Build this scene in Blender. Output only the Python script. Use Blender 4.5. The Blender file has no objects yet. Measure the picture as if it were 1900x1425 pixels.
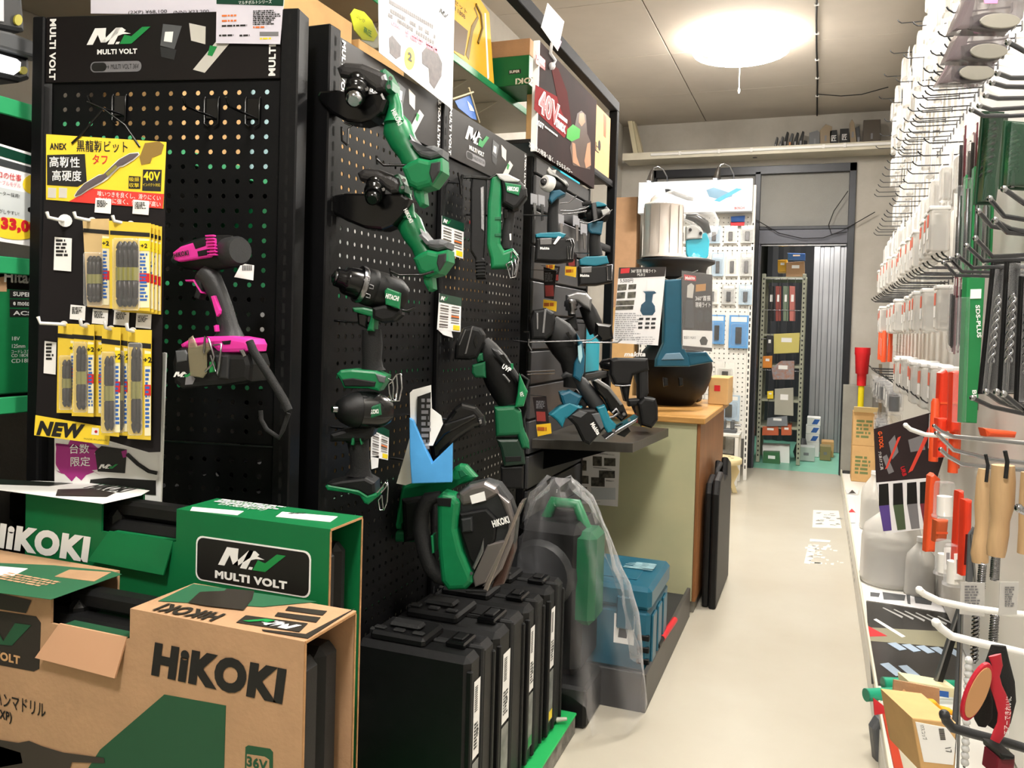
import bpy, bmesh, math, random
from mathutils import Matrix, Vector
random.seed(11)
SC = bpy.context.scene
COL = SC.collection
PI = math.pi

# ------------------------------------------------------------ camera
FPX, CX, CY = 1518.5, 950.0, 640.0            # focal length and optical centre for the 1900x1425 frame
CAM = Vector((0, 0, 1.25))
vY = Vector((1520-CX, -(622-CY), -FPX)).normalized()
vX = -Vector((-3100-CX, -(493-CY), -FPX)).normalized()
vX = (vX - vY*vX.dot(vY)).normalized()
vZ = vX.cross(vY)
ROT = Matrix((vX, vY, vZ))                     # camera space -> world
cam = bpy.data.cameras.new('camera')
cam.sensor_fit = 'HORIZONTAL'; cam.sensor_width = 36; cam.lens = FPX/1900*36
cam.shift_y = -(712.5-CY)/1900
cam.clip_start = .02
camo = bpy.data.objects.new('camera', cam); COL.objects.link(camo)
camo.matrix_world = Matrix.Translation(CAM) @ ROT.to_4x4()
SC.camera = camo

# ------------------------------------------------------------ world, lights, exposure
wd = bpy.data.worlds.new('world'); SC.world = wd; wd.use_nodes = True
wd.node_tree.nodes['Background'].inputs[0].default_value = (.9, .95, 1, 1)
wd.node_tree.nodes['Background'].inputs[1].default_value = .15
vs = SC.view_settings
vs.view_transform = 'Standard'; vs.look = 'None'; vs.gamma = 1; vs.use_curve_mapping = False
vs.exposure = -0.07
LAMP_W = 52.0          # watts of one ceiling lamp
LAMP_COL = (1, .975, .93)

# ------------------------------------------------------------ materials
def lin(h):
    if isinstance(h, str):
        h = h.lstrip('#'); c = [int(h[i:i+2], 16)/255 for i in (0, 2, 4)]
    else: c = h
    return tuple(x/12.92 if x <= .04045 else ((x+.055)/1.055)**2.4 for x in c)+(1,)
MATS = {}
def mat(name, col='#808080', rough=.5, metal=0, bump=0, bscale=150, var=0, vscale=6, trans=0, alpha=1, emit=0, coat=0, col2=None, detail=4, stretch=None, rvar=0, ior=1.45, spec=.5):
    if name in MATS: return MATS[name]
    m = bpy.data.materials.new(name); m.use_nodes = True; MATS[name] = m
    nt = m.node_tree; b = nt.nodes['Principled BSDF']; L = nt.links.new
    b.inputs['Base Color'].default_value = lin(col); b.inputs['Roughness'].default_value = rough
    b.inputs['Metallic'].default_value = metal; b.inputs['Specular IOR Level'].default_value = spec; b.inputs['IOR'].default_value = ior
    b.inputs['Transmission Weight'].default_value = trans; b.inputs['Alpha'].default_value = alpha
    b.inputs['Coat Weight'].default_value = coat; b.inputs['Coat Roughness'].default_value = .15
    if emit:
        b.inputs['Emission Color'].default_value = lin(col); b.inputs['Emission Strength'].default_value = emit
    if var or bump or col2 or rvar:
        tc = nt.nodes.new('ShaderNodeTexCoord'); mp = nt.nodes.new('ShaderNodeMapping'); L(tc.outputs['Object'], mp.inputs[0])
        if stretch: mp.inputs['Scale'].default_value = stretch
        if var or col2 or rvar:
            n = nt.nodes.new('ShaderNodeTexNoise'); n.inputs['Scale'].default_value = vscale; n.inputs['Detail'].default_value = detail
            n.inputs['Roughness'].default_value = .6; L(mp.outputs[0], n.inputs[0])
            r = nt.nodes.new('ShaderNodeValToRGB'); c = lin(col)
            if col2: lo, hi = c, lin(col2)
            else: lo = tuple(x*(1-var) for x in c[:3])+(1,); hi = tuple(min(1, x*(1+var)) for x in c[:3])+(1,)
            r.color_ramp.elements[0].position = .34; r.color_ramp.elements[1].position = .66
            r.color_ramp.elements[0].color = lo; r.color_ramp.elements[1].color = hi
            L(n.outputs[0], r.inputs[0])
            if var or col2: L(r.outputs[0], b.inputs['Base Color'])
            if rvar:
                mr = nt.nodes.new('ShaderNodeMapRange'); mr.inputs['To Min'].default_value = max(.02, rough-rvar); mr.inputs['To Max'].default_value = min(1, rough+rvar)
                L(n.outputs[0], mr.inputs[0]); L(mr.outputs[0], b.inputs['Roughness'])
        if bump:
            n2 = nt.nodes.new('ShaderNodeTexNoise'); n2.inputs['Scale'].default_value = bscale; n2.inputs['Detail'].default_value = 3
            L(mp.outputs[0], n2.inputs[0]); bp = nt.nodes.new('ShaderNodeBump'); bp.inputs['Strength'].default_value = bump; bp.inputs['Distance'].default_value = .01
            L(n2.outputs[0], bp.inputs['Height']); L(bp.outputs[0], b.inputs['Normal'])
    return m

def film(name, col='#ffffff', alpha=.15, rough=.08, bump=0, bscale=40, edge=.5):
    """thin clear plastic: mostly see-through with a glossy surface"""
    if name in MATS: return MATS[name]
    m = bpy.data.materials.new(name); m.use_nodes = True; MATS[name] = m
    nt = m.node_tree; nt.nodes.clear(); L = nt.links.new
    out = nt.nodes.new('ShaderNodeOutputMaterial'); mix = nt.nodes.new('ShaderNodeMixShader')
    tr = nt.nodes.new('ShaderNodeBsdfTransparent'); pb = nt.nodes.new('ShaderNodeBsdfPrincipled')
    pb.inputs['Base Color'].default_value = lin(col); pb.inputs['Roughness'].default_value = rough
    pb.inputs['Specular IOR Level'].default_value = 1.0
    lw = nt.nodes.new('ShaderNodeLayerWeight'); lw.inputs[0].default_value = .35
    ma = nt.nodes.new('ShaderNodeMath'); ma.operation = 'MULTIPLY_ADD'; ma.inputs[1].default_value = edge; ma.inputs[2].default_value = alpha; ma.use_clamp = True
    L(lw.outputs['Facing'], ma.inputs[0]); L(ma.outputs[0], mix.inputs[0]); L(tr.outputs[0], mix.inputs[1]); L(pb.outputs[0], mix.inputs[2]); L(mix.outputs[0], out.inputs[0])
    if bump:
        n2 = nt.nodes.new('ShaderNodeTexNoise'); n2.inputs['Scale'].default_value = bscale
        tc = nt.nodes.new('ShaderNodeTexCoord'); L(tc.outputs['Object'], n2.inputs[0])
        bp = nt.nodes.new('ShaderNodeBump'); bp.inputs['Strength'].default_value = bump; bp.inputs['Distance'].default_value = .02
        L(n2.outputs[0], bp.inputs['Height']); L(bp.outputs[0], pb.inputs['Normal'])
    return m

BLK = mat('black_plastic', '#0f0f10', .45, spec=.35, var=.2, vscale=30, bump=.15, bscale=900)
BLKG = mat('gloss_black_plastic', '#0b0b0c', .18)
RUB = mat('black_rubber', '#131314', .72, bump=.2, bscale=500)
PAINTB = mat('black_powder_paint', '#08080a', .5, spec=.22, var=.15, vscale=8, bump=.08, bscale=700)
GRN = mat('green_plastic', '#0e6f42', .36, var=.08, vscale=20)
GRND = mat('dark_green_plastic', '#0d5a38', .42)
GRY = mat('grey_plastic', '#55575a', .4)
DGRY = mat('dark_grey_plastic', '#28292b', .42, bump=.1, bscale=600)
ALU = mat('cast_aluminium', '#8a8a8c', .33, metal=.85, bump=.15, bscale=300)
DALU = mat('dark_cast_metal', '#4a494a', .34, metal=.7, bump=.1, bscale=300)
CHR = mat('chrome', '#a3a4a8', .14, metal=1)
STL = mat('steel', '#858588', .25, metal=1)
TEAL = mat('teal_plastic', '#1b7488', .35, var=.06, vscale=20)
TEALD = mat('dark_teal_plastic', '#17536a', .38, var=.06, vscale=20)
MAG = mat('magenta_plastic', '#d8309a', .38)
WHT = mat('white_plastic', '#e9e8e6', .4)
PAP = mat('white_paper', '#efeeec', .6)
PAPL = mat('laminated_paper', '#f1f0f2', .2)
INK = mat('black_ink', '#151413', .5)
INKG = mat('grey_ink', '#77767a', .5)
INKW = mat('white_ink', '#f4f3f1', .4)
INKR = mat('red_ink', '#c8202a', .45)
INKO = mat('orange_ink', '#e0702a', .45)
INKY = mat('yellow_ink', '#f0d526', .45)
INKGR = mat('green_ink', '#1d8a45', .4)
INKT = mat('teal_ink', '#1c6f80', .4)
INKB = mat('blue_ink', '#2f62b0', .45)
KRAFT = mat('kraft_cardboard', '#b08b69', .75, var=.06, vscale=14, bump=.1, bscale=120)
KRAFTE = mat('cardboard_edge', '#a67c52', .85, var=.15, vscale=60)
CLR = film('clear_plastic_film', '#ffffff', .06, .06)
CLRB = film('clear_blister', '#e6e6e8', .05, .1, edge=.28)
MILK = film('milky_plastic', '#e8e5df', .5, .25)
YEL = mat('yellow_print', '#f2d233', .42)
WOOD = mat('beech_wood', '#c79b63', .5, var=.12, vscale=4, stretch=(1, 1, 12), bump=.05, bscale=60)
CORK = WOOD

# ------------------------------------------------------------ pixel helpers
def pray(px, py): return ROT @ Vector((px-CX, -(py-CY), -FPX))
def at_depth(px, py, d): return CAM + pray(px, py)*(d/FPX)
def at_x(px, py, x): r = pray(px, py); return CAM + r*((x-CAM.x)/r.x)
def at_y(px, py, y): r = pray(px, py); return CAM + r*((y-CAM.y)/r.y)
def at_z(px, py, z): r = pray(px, py); return CAM + r*((z-CAM.z)/r.z)
def crop(ox, oy, s):
    """a reading from an enlarged crop of the photograph -> photograph pixels"""
    return lambda pts: [((p[0]/s)+ox, (p[1]/s)+oy)+tuple((q/s if i == 0 else q) for i, q in enumerate(p[2:])) for p in pts]

# ------------------------------------------------------------ mesh builder
def perp(d):
    d = d.normalized(); a = Vector((0, 0, 1)) if abs(d.z) < .9 else Vector((1, 0, 0))
    u = d.cross(a).normalized(); return u, d.cross(u).normalized()

class MB:
    def __init__(s): s.v = []; s.f = []; s.sm = []; s.mi = []; s.cur = 0
    def add(s, vs, fs, smooth=False):
        o = len(s.v); s.v += [tuple(v) for v in vs]
        for f in fs: s.f.append(tuple(i+o for i in f)); s.sm.append(smooth); s.mi.append(s.cur)
        return s
    def box(s, x0, x1, y0, y1, z0, z1, M=None):
        vs = [Vector(p) for p in ((x0,y0,z0),(x1,y0,z0),(x1,y1,z0),(x0,y1,z0),(x0,y0,z1),(x1,y0,z1),(x1,y1,z1),(x0,y1,z1))]
        if M: vs = [M @ v for v in vs]
        return s.add(vs, [(0,3,2,1),(4,5,6,7),(0,1,5,4),(1,2,6,5),(2,3,7,6),(3,0,4,7)])
    def rbox(s, x0, x1, y0, y1, z0, z1, b=.004, M=None):
        b = min(b, (x1-x0)*.49, (y1-y0)*.49, (z1-z0)*.49)
        X, Y, Z = (x0, x1), (y0, y1), (z0, z1); vs = []; idx = {}
        for i in (0, 1):
            for j in (0, 1):
                for k in (0, 1):
                    sx, sy, sz = 1-2*i, 1-2*j, 1-2*k
                    for a in range(3):
                        p = [X[i], Y[j], Z[k]]
                        if a != 0: p[0] += sx*b
                        if a != 1: p[1] += sy*b
                        if a != 2: p[2] += sz*b
                        idx[i, j, k, a] = len(vs); vs.append(Vector(p))
        if M: vs = [M @ v for v in vs]
        F = []; g = lambda i, j, k, a: idx[i, j, k, a]
        for i in (0, 1):
            q = [g(i,0,0,0), g(i,1,0,0), g(i,1,1,0), g(i,0,1,0)]; F.append(q if i else q[::-1])
            q = [g(0,i,0,1), g(1,i,0,1), g(1,i,1,1), g(0,i,1,1)]; F.append(q if not i else q[::-1])
            q = [g(0,0,i,2), g(1,0,i,2), g(1,1,i,2), g(0,1,i,2)]; F.append(q if i else q[::-1])
        for i in (0, 1):
            for j in (0, 1):
                q = [g(i,j,0,0), g(i,j,1,0), g(i,j,1,1), g(i,j,0,1)]; F.append(q if i == j else q[::-1])
                q = [g(i,0,j,0), g(i,1,j,0), g(i,1,j,2), g(i,0,j,2)]; F.append(q if i != j else q[::-1])
                q = [g(0,i,j,1), g(1,i,j,1), g(1,i,j,2), g(0,i,j,2)]; F.append(q if i == j else q[::-1])
                for k in (0, 1):
                    q = [g(i,j,k,0), g(i,j,k,1), g(i,j,k,2)]; F.append(q if (i+j+k) % 2 else q[::-1])
        return s.add(vs, F)
    def rings(s, rings, closed=True, caps=(True, True), smooth=True):
        n = len(rings[0]); o = []; F = []
        for r in rings: o += list(r)
        m = len(rings)
        for a in range(m-1):
            for i in range(n if closed else n-1):
                j = (i+1) % n; F.append((a*n+i, a*n+j, (a+1)*n+j, (a+1)*n+i))
        s.add(o, F, smooth)
        if caps[0]: s.add(rings[0], [tuple(range(n))[::-1]])
        if caps[1]: s.add(rings[-1], [tuple(range(n))])
        return s
    def tube(s, pts, r, n=8, caps=(True, True), ry=None, closed=False):
        pts = [Vector(p) for p in pts]; k = len(pts); rs = r if isinstance(r, (list, tuple)) else [r]*k
        R = []; u = None
        for i in range(k):
            if closed: d = pts[(i+1) % k]-pts[i-1]
            else: d = (pts[min(i+1, k-1)]-pts[max(i-1, 0)])
            d.normalize()
            if u is None: u, w = perp(d)
            else: u = (u-d*u.dot(d)).normalized(); w = d.cross(u)
            R.append([pts[i]+u*(rs[i]*math.cos(2*PI*j/n))+w*((ry or 1)*rs[i]*math.sin(2*PI*j/n)) for j in range(n)])
        if closed: R.append(R[0]); caps = (False, False)
        return s.rings(R, caps=caps)
    def lathe(s, p0, p1, prof, n=20, caps=(True, True), smooth=True):
        """prof: (t along p0->p1, radius)"""
        p0, p1 = Vector(p0), Vector(p1); d = p1-p0; u, w = perp(d)
        R = [[p0+d*t+(u*math.cos(2*PI*j/n)+w*math.sin(2*PI*j/n))*max(r, 1e-5) for j in range(n)] for t, r in prof]
        return s.rings(R, caps=caps, smooth=smooth)
    def cyl(s, p0, p1, r0, r1=None, n=16): return s.lathe(p0, p1, [(0, r0), (1, r0 if r1 is None else r1)], n)
    def prism(s, poly, y0, y1, b=0, seg=2, smooth=False):
        """poly in x-z, extruded from y0 (front) to y1 (back) with rounded rims"""
        P = [Vector((p[0], p[1])) for p in poly]
        A = sum(P[i].x*P[(i+1) % len(P)].y-P[(i+1) % len(P)].x*P[i].y for i in range(len(P)))
        if A < 0: P = P[::-1]
        n = len(P); N = []
        for i in range(n):
            e0 = (P[i]-P[i-1]); e1 = (P[(i+1) % n]-P[i])
            if e0.length < 1e-9: e0 = e1
            if e1.length < 1e-9: e1 = e0
            e0 = e0.normalized(); e1 = e1.normalized()
            n0 = Vector((-e0.y, e0.x)); n1 = Vector((-e1.y, e1.x)); m = n0+n1
            if m.length < 1e-6: m = n0
            m.normalize(); N.append(m/max(.5, m.dot(n0)))
        b = min(b, abs(y1-y0)/2.05)
        offs = [(b*(1-math.sin(a*PI/2/seg)), b*(1-math.cos(a*PI/2/seg))) for a in range(seg+1)] if b > 0 else [(0, 0)]
        rr = [(i, y0+d) for i, d in offs]+[(i, y1-d) for i, d in offs[::-1]]
        R = [[(P[i].x+N[i].x*ins, y, P[i].y+N[i].y*ins) for i in range(n)] for ins, y in rr]
        o = []; F = []
        for r in R: o += r
        for a in range(len(R)-1):
            for i in range(n):
                j = (i+1) % n; F.append((a*n+i, a*n+j, (a+1)*n+j, (a+1)*n+i))
        s.add(o, F, smooth)
        s.add(R[0], [tuple(range(n))]); s.add(R[-1], [tuple(range(n))[::-1]])
        return s
    def limb(s, pts, depth=1., yc=0, n=14, caps=True, pw=2.0):
        """rounded body in the x-z plane: (x, z, halfwidth[, depth factor[, y]])"""
        k = len(pts); R = []
        for i in range(k):
            a, b = pts[max(i-1, 0)], pts[min(i+1, k-1)]
            d = Vector((b[0]-a[0], b[1]-a[1])).normalized(); nx, nz = -d.y, d.x
            p = pts[i]; w = p[2]; dp = (p[3] if len(p) > 3 else depth); y = p[4] if len(p) > 4 else yc
            ring = []
            for j in range(n):
                c, q = math.cos(2*PI*j/n), math.sin(2*PI*j/n)
                c = math.copysign(abs(c)**(2/pw), c); q = math.copysign(abs(q)**(2/pw), q)
                ring.append((p[0]+nx*w*c, y+w*dp*q, p[1]+nz*w*c))
            R.append(ring)
        return s.rings(R, caps=(caps, caps))
    def quad(s, poly, y=0): return s.add([(p[0], y, p[1]) for p in poly], [tuple(range(len(poly)))])
    def ball(s, c, r, n=12, m=8, sx=1, sy=1, sz=1):
        R = []
        for a in range(m+1):
            t = PI*a/m; R.append([(c[0]+r*sx*math.sin(t)*math.cos(2*PI*j/n), c[1]+r*sy*math.sin(t)*math.sin(2*PI*j/n), c[2]+r*sz*math.cos(t)) for j in range(n)])
        return s.rings(R[1:-1])
    def mesh(s, name, mats):
        me = bpy.data.meshes.new(name); me.from_pydata(s.v, [], s.f)
        for m in (mats if isinstance(mats, (list, tuple)) else [mats]): me.materials.append(m)
        me.polygons.foreach_set('use_smooth', s.sm); me.polygons.foreach_set('material_index', s.mi)
        me.update(); return me
    def build(s, name, mats, parent=None, label=None, kind=None):
        return link(name, s.mesh(name, mats), parent, label, kind)

def link(name, me, parent=None, label=None, kind=None):
    o = bpy.data.objects.new(name, me); COL.objects.link(o)
    if isinstance(parent, T):
        o.parent = parent.o
        if parent.L is not None: o.matrix_local = parent.L
    elif parent is not None: o.parent = parent
    if label: o['label'] = label
    if kind: o['kind'] = kind
    return o
def tag(o, label, cat, group=None):
    o['label'] = label; o['category'] = cat
    if group: o['group'] = group
    return o
def struct(name, mb, m, parent=None):
    return mb.build(name, m, parent, kind='structure' if parent is None else None)

# ------------------------------------------------------------ things
class T:
    """a top-level Empty with a frame: x right, z up, front towards -y"""
    def __init__(s, name, label, cat, M, group=None, o=None):
        s.M = M; s.Mi = M.inverted(); s.L = None
        s.o = o or bpy.data.objects.new(name, None)
        if o is None:
            COL.objects.link(s.o); s.o.empty_display_size = .05; s.o.matrix_world = M; tag(s.o, label, cat, group)
    def sub(s, M):
        t = T(None, None, None, M, o=s.o); t.L = s.M.inverted() @ M; return t
    def p(s, px, py, y=0):
        """photograph pixel -> local point on the plane local y = y"""
        c = s.Mi @ CAM; d = s.Mi.to_3x3() @ pray(px, py); t = (y-c.y)/d.y; q = c+d*t
        return Vector((q.x, y, q.z))
    def P(s, pts, y=0):
        k = None; out = []
        for a in pts:
            q = s.p(a[0], a[1], y)
            if len(a) > 2:
                if k is None:
                    q2 = s.p(a[0], a[1]+10, y); k = (q2-q).length/10
                out.append((q.x, q.z, a[2]*k)+tuple(a[3:]))
            else: out.append((q.x, q.z))
        return out
    def k(s, px, py): return (s.p(px, py+10)-s.p(px, py)).length/10
    def slab(s, name, pts, y0, y1, m, b=.004, parent=None, label=None, seg=2, sm=False):
        return MB().prism(s.P(pts, 0), y0, y1, b, seg, sm).build(name, m, parent or s, label)
    def limb(s, name, pts, m, depth=1., yc=0, parent=None, label=None, n=14, pw=2.0):
        return MB().limb(s.P(pts, 0), depth, yc, n, pw=pw).build(name, m, parent or s, label)
    def cylp(s, name, a, b, prof, m, parent=None, label=None, n=20):
        """a, b: (px, py, local y); prof radii in pixels"""
        kk = s.k(a[0], a[1]); A = s.p(*a); B = s.p(*b)
        return MB().lathe(A, B, [(t, r*kk) for t, r in prof], n).build(name, m, parent or s, label)
    def wire(s, name, pts, r, m, parent=None, label=None, n=6):
        return MB().tube([s.p(*q) for q in pts], r, n).build(name, m, parent or s, label)
    def text(s, body, px, py, h, m, y=-.001, **kw):
        q = s.p(px, py, 0); k = s.k(px, py)
        if 'w' in kw: kw['w'] = (s.p(px+kw['w'], py)-q).length
        return text(body, q.x, q.z, h*k, m, s, y, **kw)

def camM(px, py, d, yaw=0, roll=0, pitch=0):
    """frame facing the camera at a pixel and depth; yaw>0 turns its right side away"""
    R = ROT @ Matrix.Rotation(-math.radians(yaw), 3, 'Y') @ Matrix.Rotation(math.radians(roll), 3, 'Z') @ Matrix.Rotation(math.radians(pitch), 3, 'X')
    x, up, bk = R.col[0], R.col[1], R.col[2]
    M = Matrix((x, -bk, up)).transposed().to_4x4()
    return Matrix.Translation(at_depth(px, py, d)) @ M
def FX(x, y, z=0, rz=0): return Matrix.Translation((x, y, z)) @ Matrix.Rotation(PI/2+math.radians(rz), 4, 'Z')     # faces the aisle from the left
def GX(x, y, z=0, rz=0): return Matrix.Translation((x, y, z)) @ Matrix.Rotation(-PI/2+math.radians(rz), 4, 'Z')    # faces the aisle from the right
def LZ(x, y, z): return Matrix.Translation((x, y, z)) @ Matrix(((1, 0, 0, 0), (0, 0, 1, 0), (0, -1, 0, 0), (0, 0, 0, 1)))   # lying flat, face up
def FY(x, y, z=0, rz=0): return Matrix.Translation((x, y, z)) @ Matrix.Rotation(math.radians(rz), 4, 'Z')           # faces the camera end

TXT = {}
def text(body, x, z, h, m, parent, y=-.001, w=None, bold=.0, shear=0, align='CENTER', rot=0, name='lettering', ext=0, label=None):
    """flat lettering: cap height h, centred on (x, z) (or left-aligned), squeezed to width w"""
    if any(ord(ch) > 0x2fff for ch in body): bold *= .3
    key = (body, bold, shear)
    if key not in TXT:
        c = bpy.data.curves.new('t', 'FONT'); c.body = body; c.size = 1; c.resolution_u = 2 if any(ord(ch) > 0x2fff for ch in body) else 4; c.offset = bold*.03; c.space_character = 1+bold*.055; c.shear = shear
        o = bpy.data.objects.new('t', c); COL.objects.link(o); bpy.context.view_layer.update()
        dg = bpy.context.evaluated_depsgraph_get()
        me = bpy.data.meshes.new_from_object(o.evaluated_get(dg)); bpy.data.objects.remove(o)
        vv = [tuple(v.co) for v in me.vertices]; ff = [tuple(p.vertices) for p in me.polygons]
        xs = [v[0] for v in vv] or [0]; ys = [v[1] for v in vv] or [0]
        TXT[key] = (vv, ff, min(xs), max(xs), min(ys), max(ys)); bpy.data.meshes.remove(me)
    vv, ff, x0, x1, y0, y1 = TXT[key]
    s = h/max(1e-6, y1-y0); sx = (w/(x1-x0)) if w else s
    ox = (x0+x1)/2 if align == 'CENTER' else x0; oz = (y0+y1)/2
    c, q = math.cos(rot), math.sin(rot); V = []
    for v in vv:
        a, b = (v[0]-ox)*sx, (v[1]-oz)*s
        V.append((x+a*c-b*q, y, z+a*q+b*c))
    return MB().add(V, ff).build(name, m, parent, label)
def fineprint(mb, x0, x1, z0, z1, rows, y=-.001, seed=0, fill=.6, gap=.35):
    """rows of tiny word-like dashes"""
    rn = random.Random(seed); dz = max((z1-z0)/rows, .0025)
    for i in range(rows):
        zt = z1-i*dz; zb = zt-dz*fill; x = x0; end = x1-(x1-x0)*rn.uniform(0, .35)
        while x < end:
            l = rn.uniform(.4, 2.2)*dz; e = min(end, x+l); mb.quad([(x, zb), (e, zb), (e, zt), (x, zt)], y); x = e+dz*gap
    return mb
def rrect(x0, x1, z0, z1, r, n=4):
    out = []
    for cx, cz, a0 in ((x1-r, z0+r, -PI/2), (x1-r, z1-r, 0), (x0+r, z1-r, PI/2), (x0+r, z0+r, PI)):
        for i in range(n+1):
            a = a0+PI/2*i/n; out.append((cx+r*math.cos(a), cz+r*math.sin(a)))
    return out
def circ(x, z, r, n=20, ry=None): return [(x+r*math.cos(2*PI*i/n), z+(ry or r)*math.sin(2*PI*i/n)) for i in range(n)]
def decal(poly, m, parent, y=-.0008, name='printed_patch', label=None, th=.0006):
    return MB().prism(poly, y, y+th).build(name, m, parent, label)
def hang(t, px, py, x, m=None, r=.003):
    """a wire hanger from a hung thing back to the panel plane at world x"""
    a = t.p(px, py, .0); w = t.M @ a; b = t.Mi @ Vector((x, w.y, w.z+.004))
    return MB().tube([a, b], r, 6).build('hanger', m or STL, t)
def dup(root, M=None, label=None, group=None, loc=None):
    r = root.copy(); COL.objects.link(r)
    if M is not None: r.matrix_world = M
    if loc is not None: r.location = loc
    if label: r['label'] = label
    if group: r['group'] = group
    for ch in list(root.children):
        c = ch.copy(); COL.objects.link(c); c.parent = r
        for g in ch.children:
            d = g.copy(); COL.objects.link(d); d.parent = c
    return r

# multi volt logo drawn in a box of width w (height .3 w), centred
def mv_logo(parent, x, z, w, y=-.0012, wm=None, gm=None, sub=None):
    wm = wm or INKW; gm = gm or INKGR; h = w*.27; sh = .55
    def q(pts): return [(x+(a-.5)*w+(b-.5)*h*sh, z+(b-.5)*h) for a, b in pts]
    mb = MB()
    for p in ([(.0,0),(.11,0),(.11,1),(.0,1)], [(.11,1),(.11,.6),(.24,.12),(.33,.12),(.25,.6),(.2,1)], [(.24,.12),(.33,.12),(.46,.62),(.46,1),(.38,1)], [(.38,0),(.49,0),(.49,1),(.38,1)], [(.49,.5),(.49,1),(.58,.84),(.56,.74),(.7,.62),(.56,.6)], [(.52,0),(.58,0),(.58,.14),(.52,.14)]): mb.prism(q(p), y, y+.0003)
    mb.build('logo_initials', wm, parent, kind='stuff')
    mb = MB()
    mb.prism(q([(.6,0),(.81,0),(1,1),(.85,1),(.74,.45),(.6,.56),(.6,.3)]), y-.0003, y)
    mb.build('logo_initials', gm, parent, kind='stuff')
    if sub: text(sub, x-.02*w, z-h*.95, w*.085, wm, parent, y, w=w*.72, bold=1.2)
# ============================================================ structure
ZC = 3.235; XL, XR, YB, YN = -2.0, .72, 7.9, -2.2
FLOOR = mat('floor_vinyl', '#bdb8aa', .32, col2='#b2ab9b', vscale=1.1, detail=8)
def floor_mat():
    nt = FLOOR.node_tree
    n = nt.nodes.new('ShaderNodeTexNoise'); n.inputs['Scale'].default_value = 2.2; n.inputs['Detail'].default_value = 3
    return FLOOR
struct('floor', MB().box(XL-.1, XR+.1, YN-.1, YB+.02, -.06, 0), floor_mat())
PLAST = mat('painted_plaster', '#bcb8b0', .8, col2='#aba69d', vscale=2.5, detail=8, bump=.08, bscale=80)
PLASTD = mat('painted_plaster_low', '#a8a69c', .8, col2='#94928a', vscale=4, detail=8)
CEIL = mat('ceiling_board', '#bcb4aa', .85, var=.05, vscale=2, bump=.05, bscale=200)
GAPM = mat('ceiling_joint', '#5a5147', .9)
cl = struct('ceiling', MB().box(XL-.1, XR+.1, YN-.1, YB+.1, ZC+.008, ZC+.08), GAPM)
cw, ch = .985, 1.02
for i in range(-3, 2):
    for j in range(0, 11):
        x0 = max(-.082+i*cw, XL-.1); x1 = min(-.082+(i+1)*cw, XR+.1); y1 = YB+.05-j*ch; y0 = max(y1-ch, YN-.1)
        if x1-x0 < .05 or y1-y0 < .05: continue
        struct('ceiling_board', MB().rbox(x0+.0035, x1-.0035, y0+.002, y1-.002, ZC, ZC+.012, .002), CEIL, cl)
# walls
struct('wall_left', MB().box(XL-.12, XL, YN-.1, YB+.1, 0, ZC+.08).box(XL, -1.86, 7.35, YB, 0, ZC), PLAST)
struct('wall_right', MB().box(XR, XR+.12, YN-.1, YB+.1, 0, ZC+.08), PLAST)
struct('wall_near', MB().box(XL-.1, XR+.1, YN-.12, YN, 0, ZC+.08), PLAST)
wb = MB(); DL, DR, DT = -1.575, .262, 2.79
wb.box(XL-.1, DL, YB, YB+.14, 0, ZC+.08).box(DR, XR+.1, YB, YB+.14, 0, ZC+.08).box(DL, DR, YB, YB+.14, DT, ZC+.08)
struct('wall_back', wb, PLAST)
struct('wall_back_low', MB().rbox(.215, .46, YB-.1, YB, 0, .82, .004), PLASTD)
# door frame with transom panes
FRM = mat('dark_bronze_frame', '#25272c', .35, metal=.3, var=.1, vscale=10)
FRG = mat('grey_bronze_frame', '#4c4d55', .4, metal=.3)
dr = MB(); y0, y1 = YB-.03, YB+.1
dr.rbox(DL, DL+.06, y0, y1, 0, DT, .003).rbox(.205, DR, y0, y1, 0, DT, .003).rbox(DL, DR, y0, y1, DT-.075, DT, .003)
dr.rbox(-.60, -.55, y0, y1, 0, DT-.05, .003).rbox(-.55, .215, y0, y1, 2.205, 2.235, .003)
door = struct('door_1', dr, FRM)
MB().rbox(-.56, .21, y0+.01, y1-.01, 2.075, 2.205, .003).build('door_rail', FRG, door)
MB().rbox(-.56, -.535, y0+.02, y1, 0, 2.08, .003).build('door_jamb', FRG, door)
FROST = mat('frosted_glass', '#8d8c88', .55, var=.06, vscale=3, bump=.25, bscale=220)
MB().box(-.55, .205, YB+.02, YB+.028, 2.235, DT-.075).build('pane', FROST, door, 'frosted grey glass pane above the doorway')
MB().box(DL+.06, -.60, YB+.02, YB+.028, 2.235, DT-.075).build('pane', FROST, door)
MB().box(DL+.06, -.60, YB+.02, YB+.03, .0, 2.205).build('pane', FROST, door)
MB().rbox(DL+.06, -.60, YB+.0, YB+.06, 2.205, 2.235, .003).build('door_rail', FRM, door)
MB().rbox(-.53, .2, YB+.02, YB+.06, 2.06, 2.075, .002).build('head_track', STL, door)
# back room behind the doorway
MINT = mat('mint_floor_paint', '#7fc4ac', .35, var=.06, vscale=3)
struct('floor_storeroom', MB().box(-1.7, .7, YB+.02, 10.4, -.06, -.004), MINT)
DKW = mat('storeroom_wall', '#4b4a46', .8)
struct('wall_storeroom', MB().box(-1.7, .7, 10.4, 10.5, 0, 2.9).box(-1.8, -1.7, YB+.14, 10.5, 0, 2.9).box(.7, .8, YB+.14, 10.5, 0, 2.9).box(-1.8, .8, YB+.14, 10.5, 2.7, 2.8), DKW)
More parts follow.
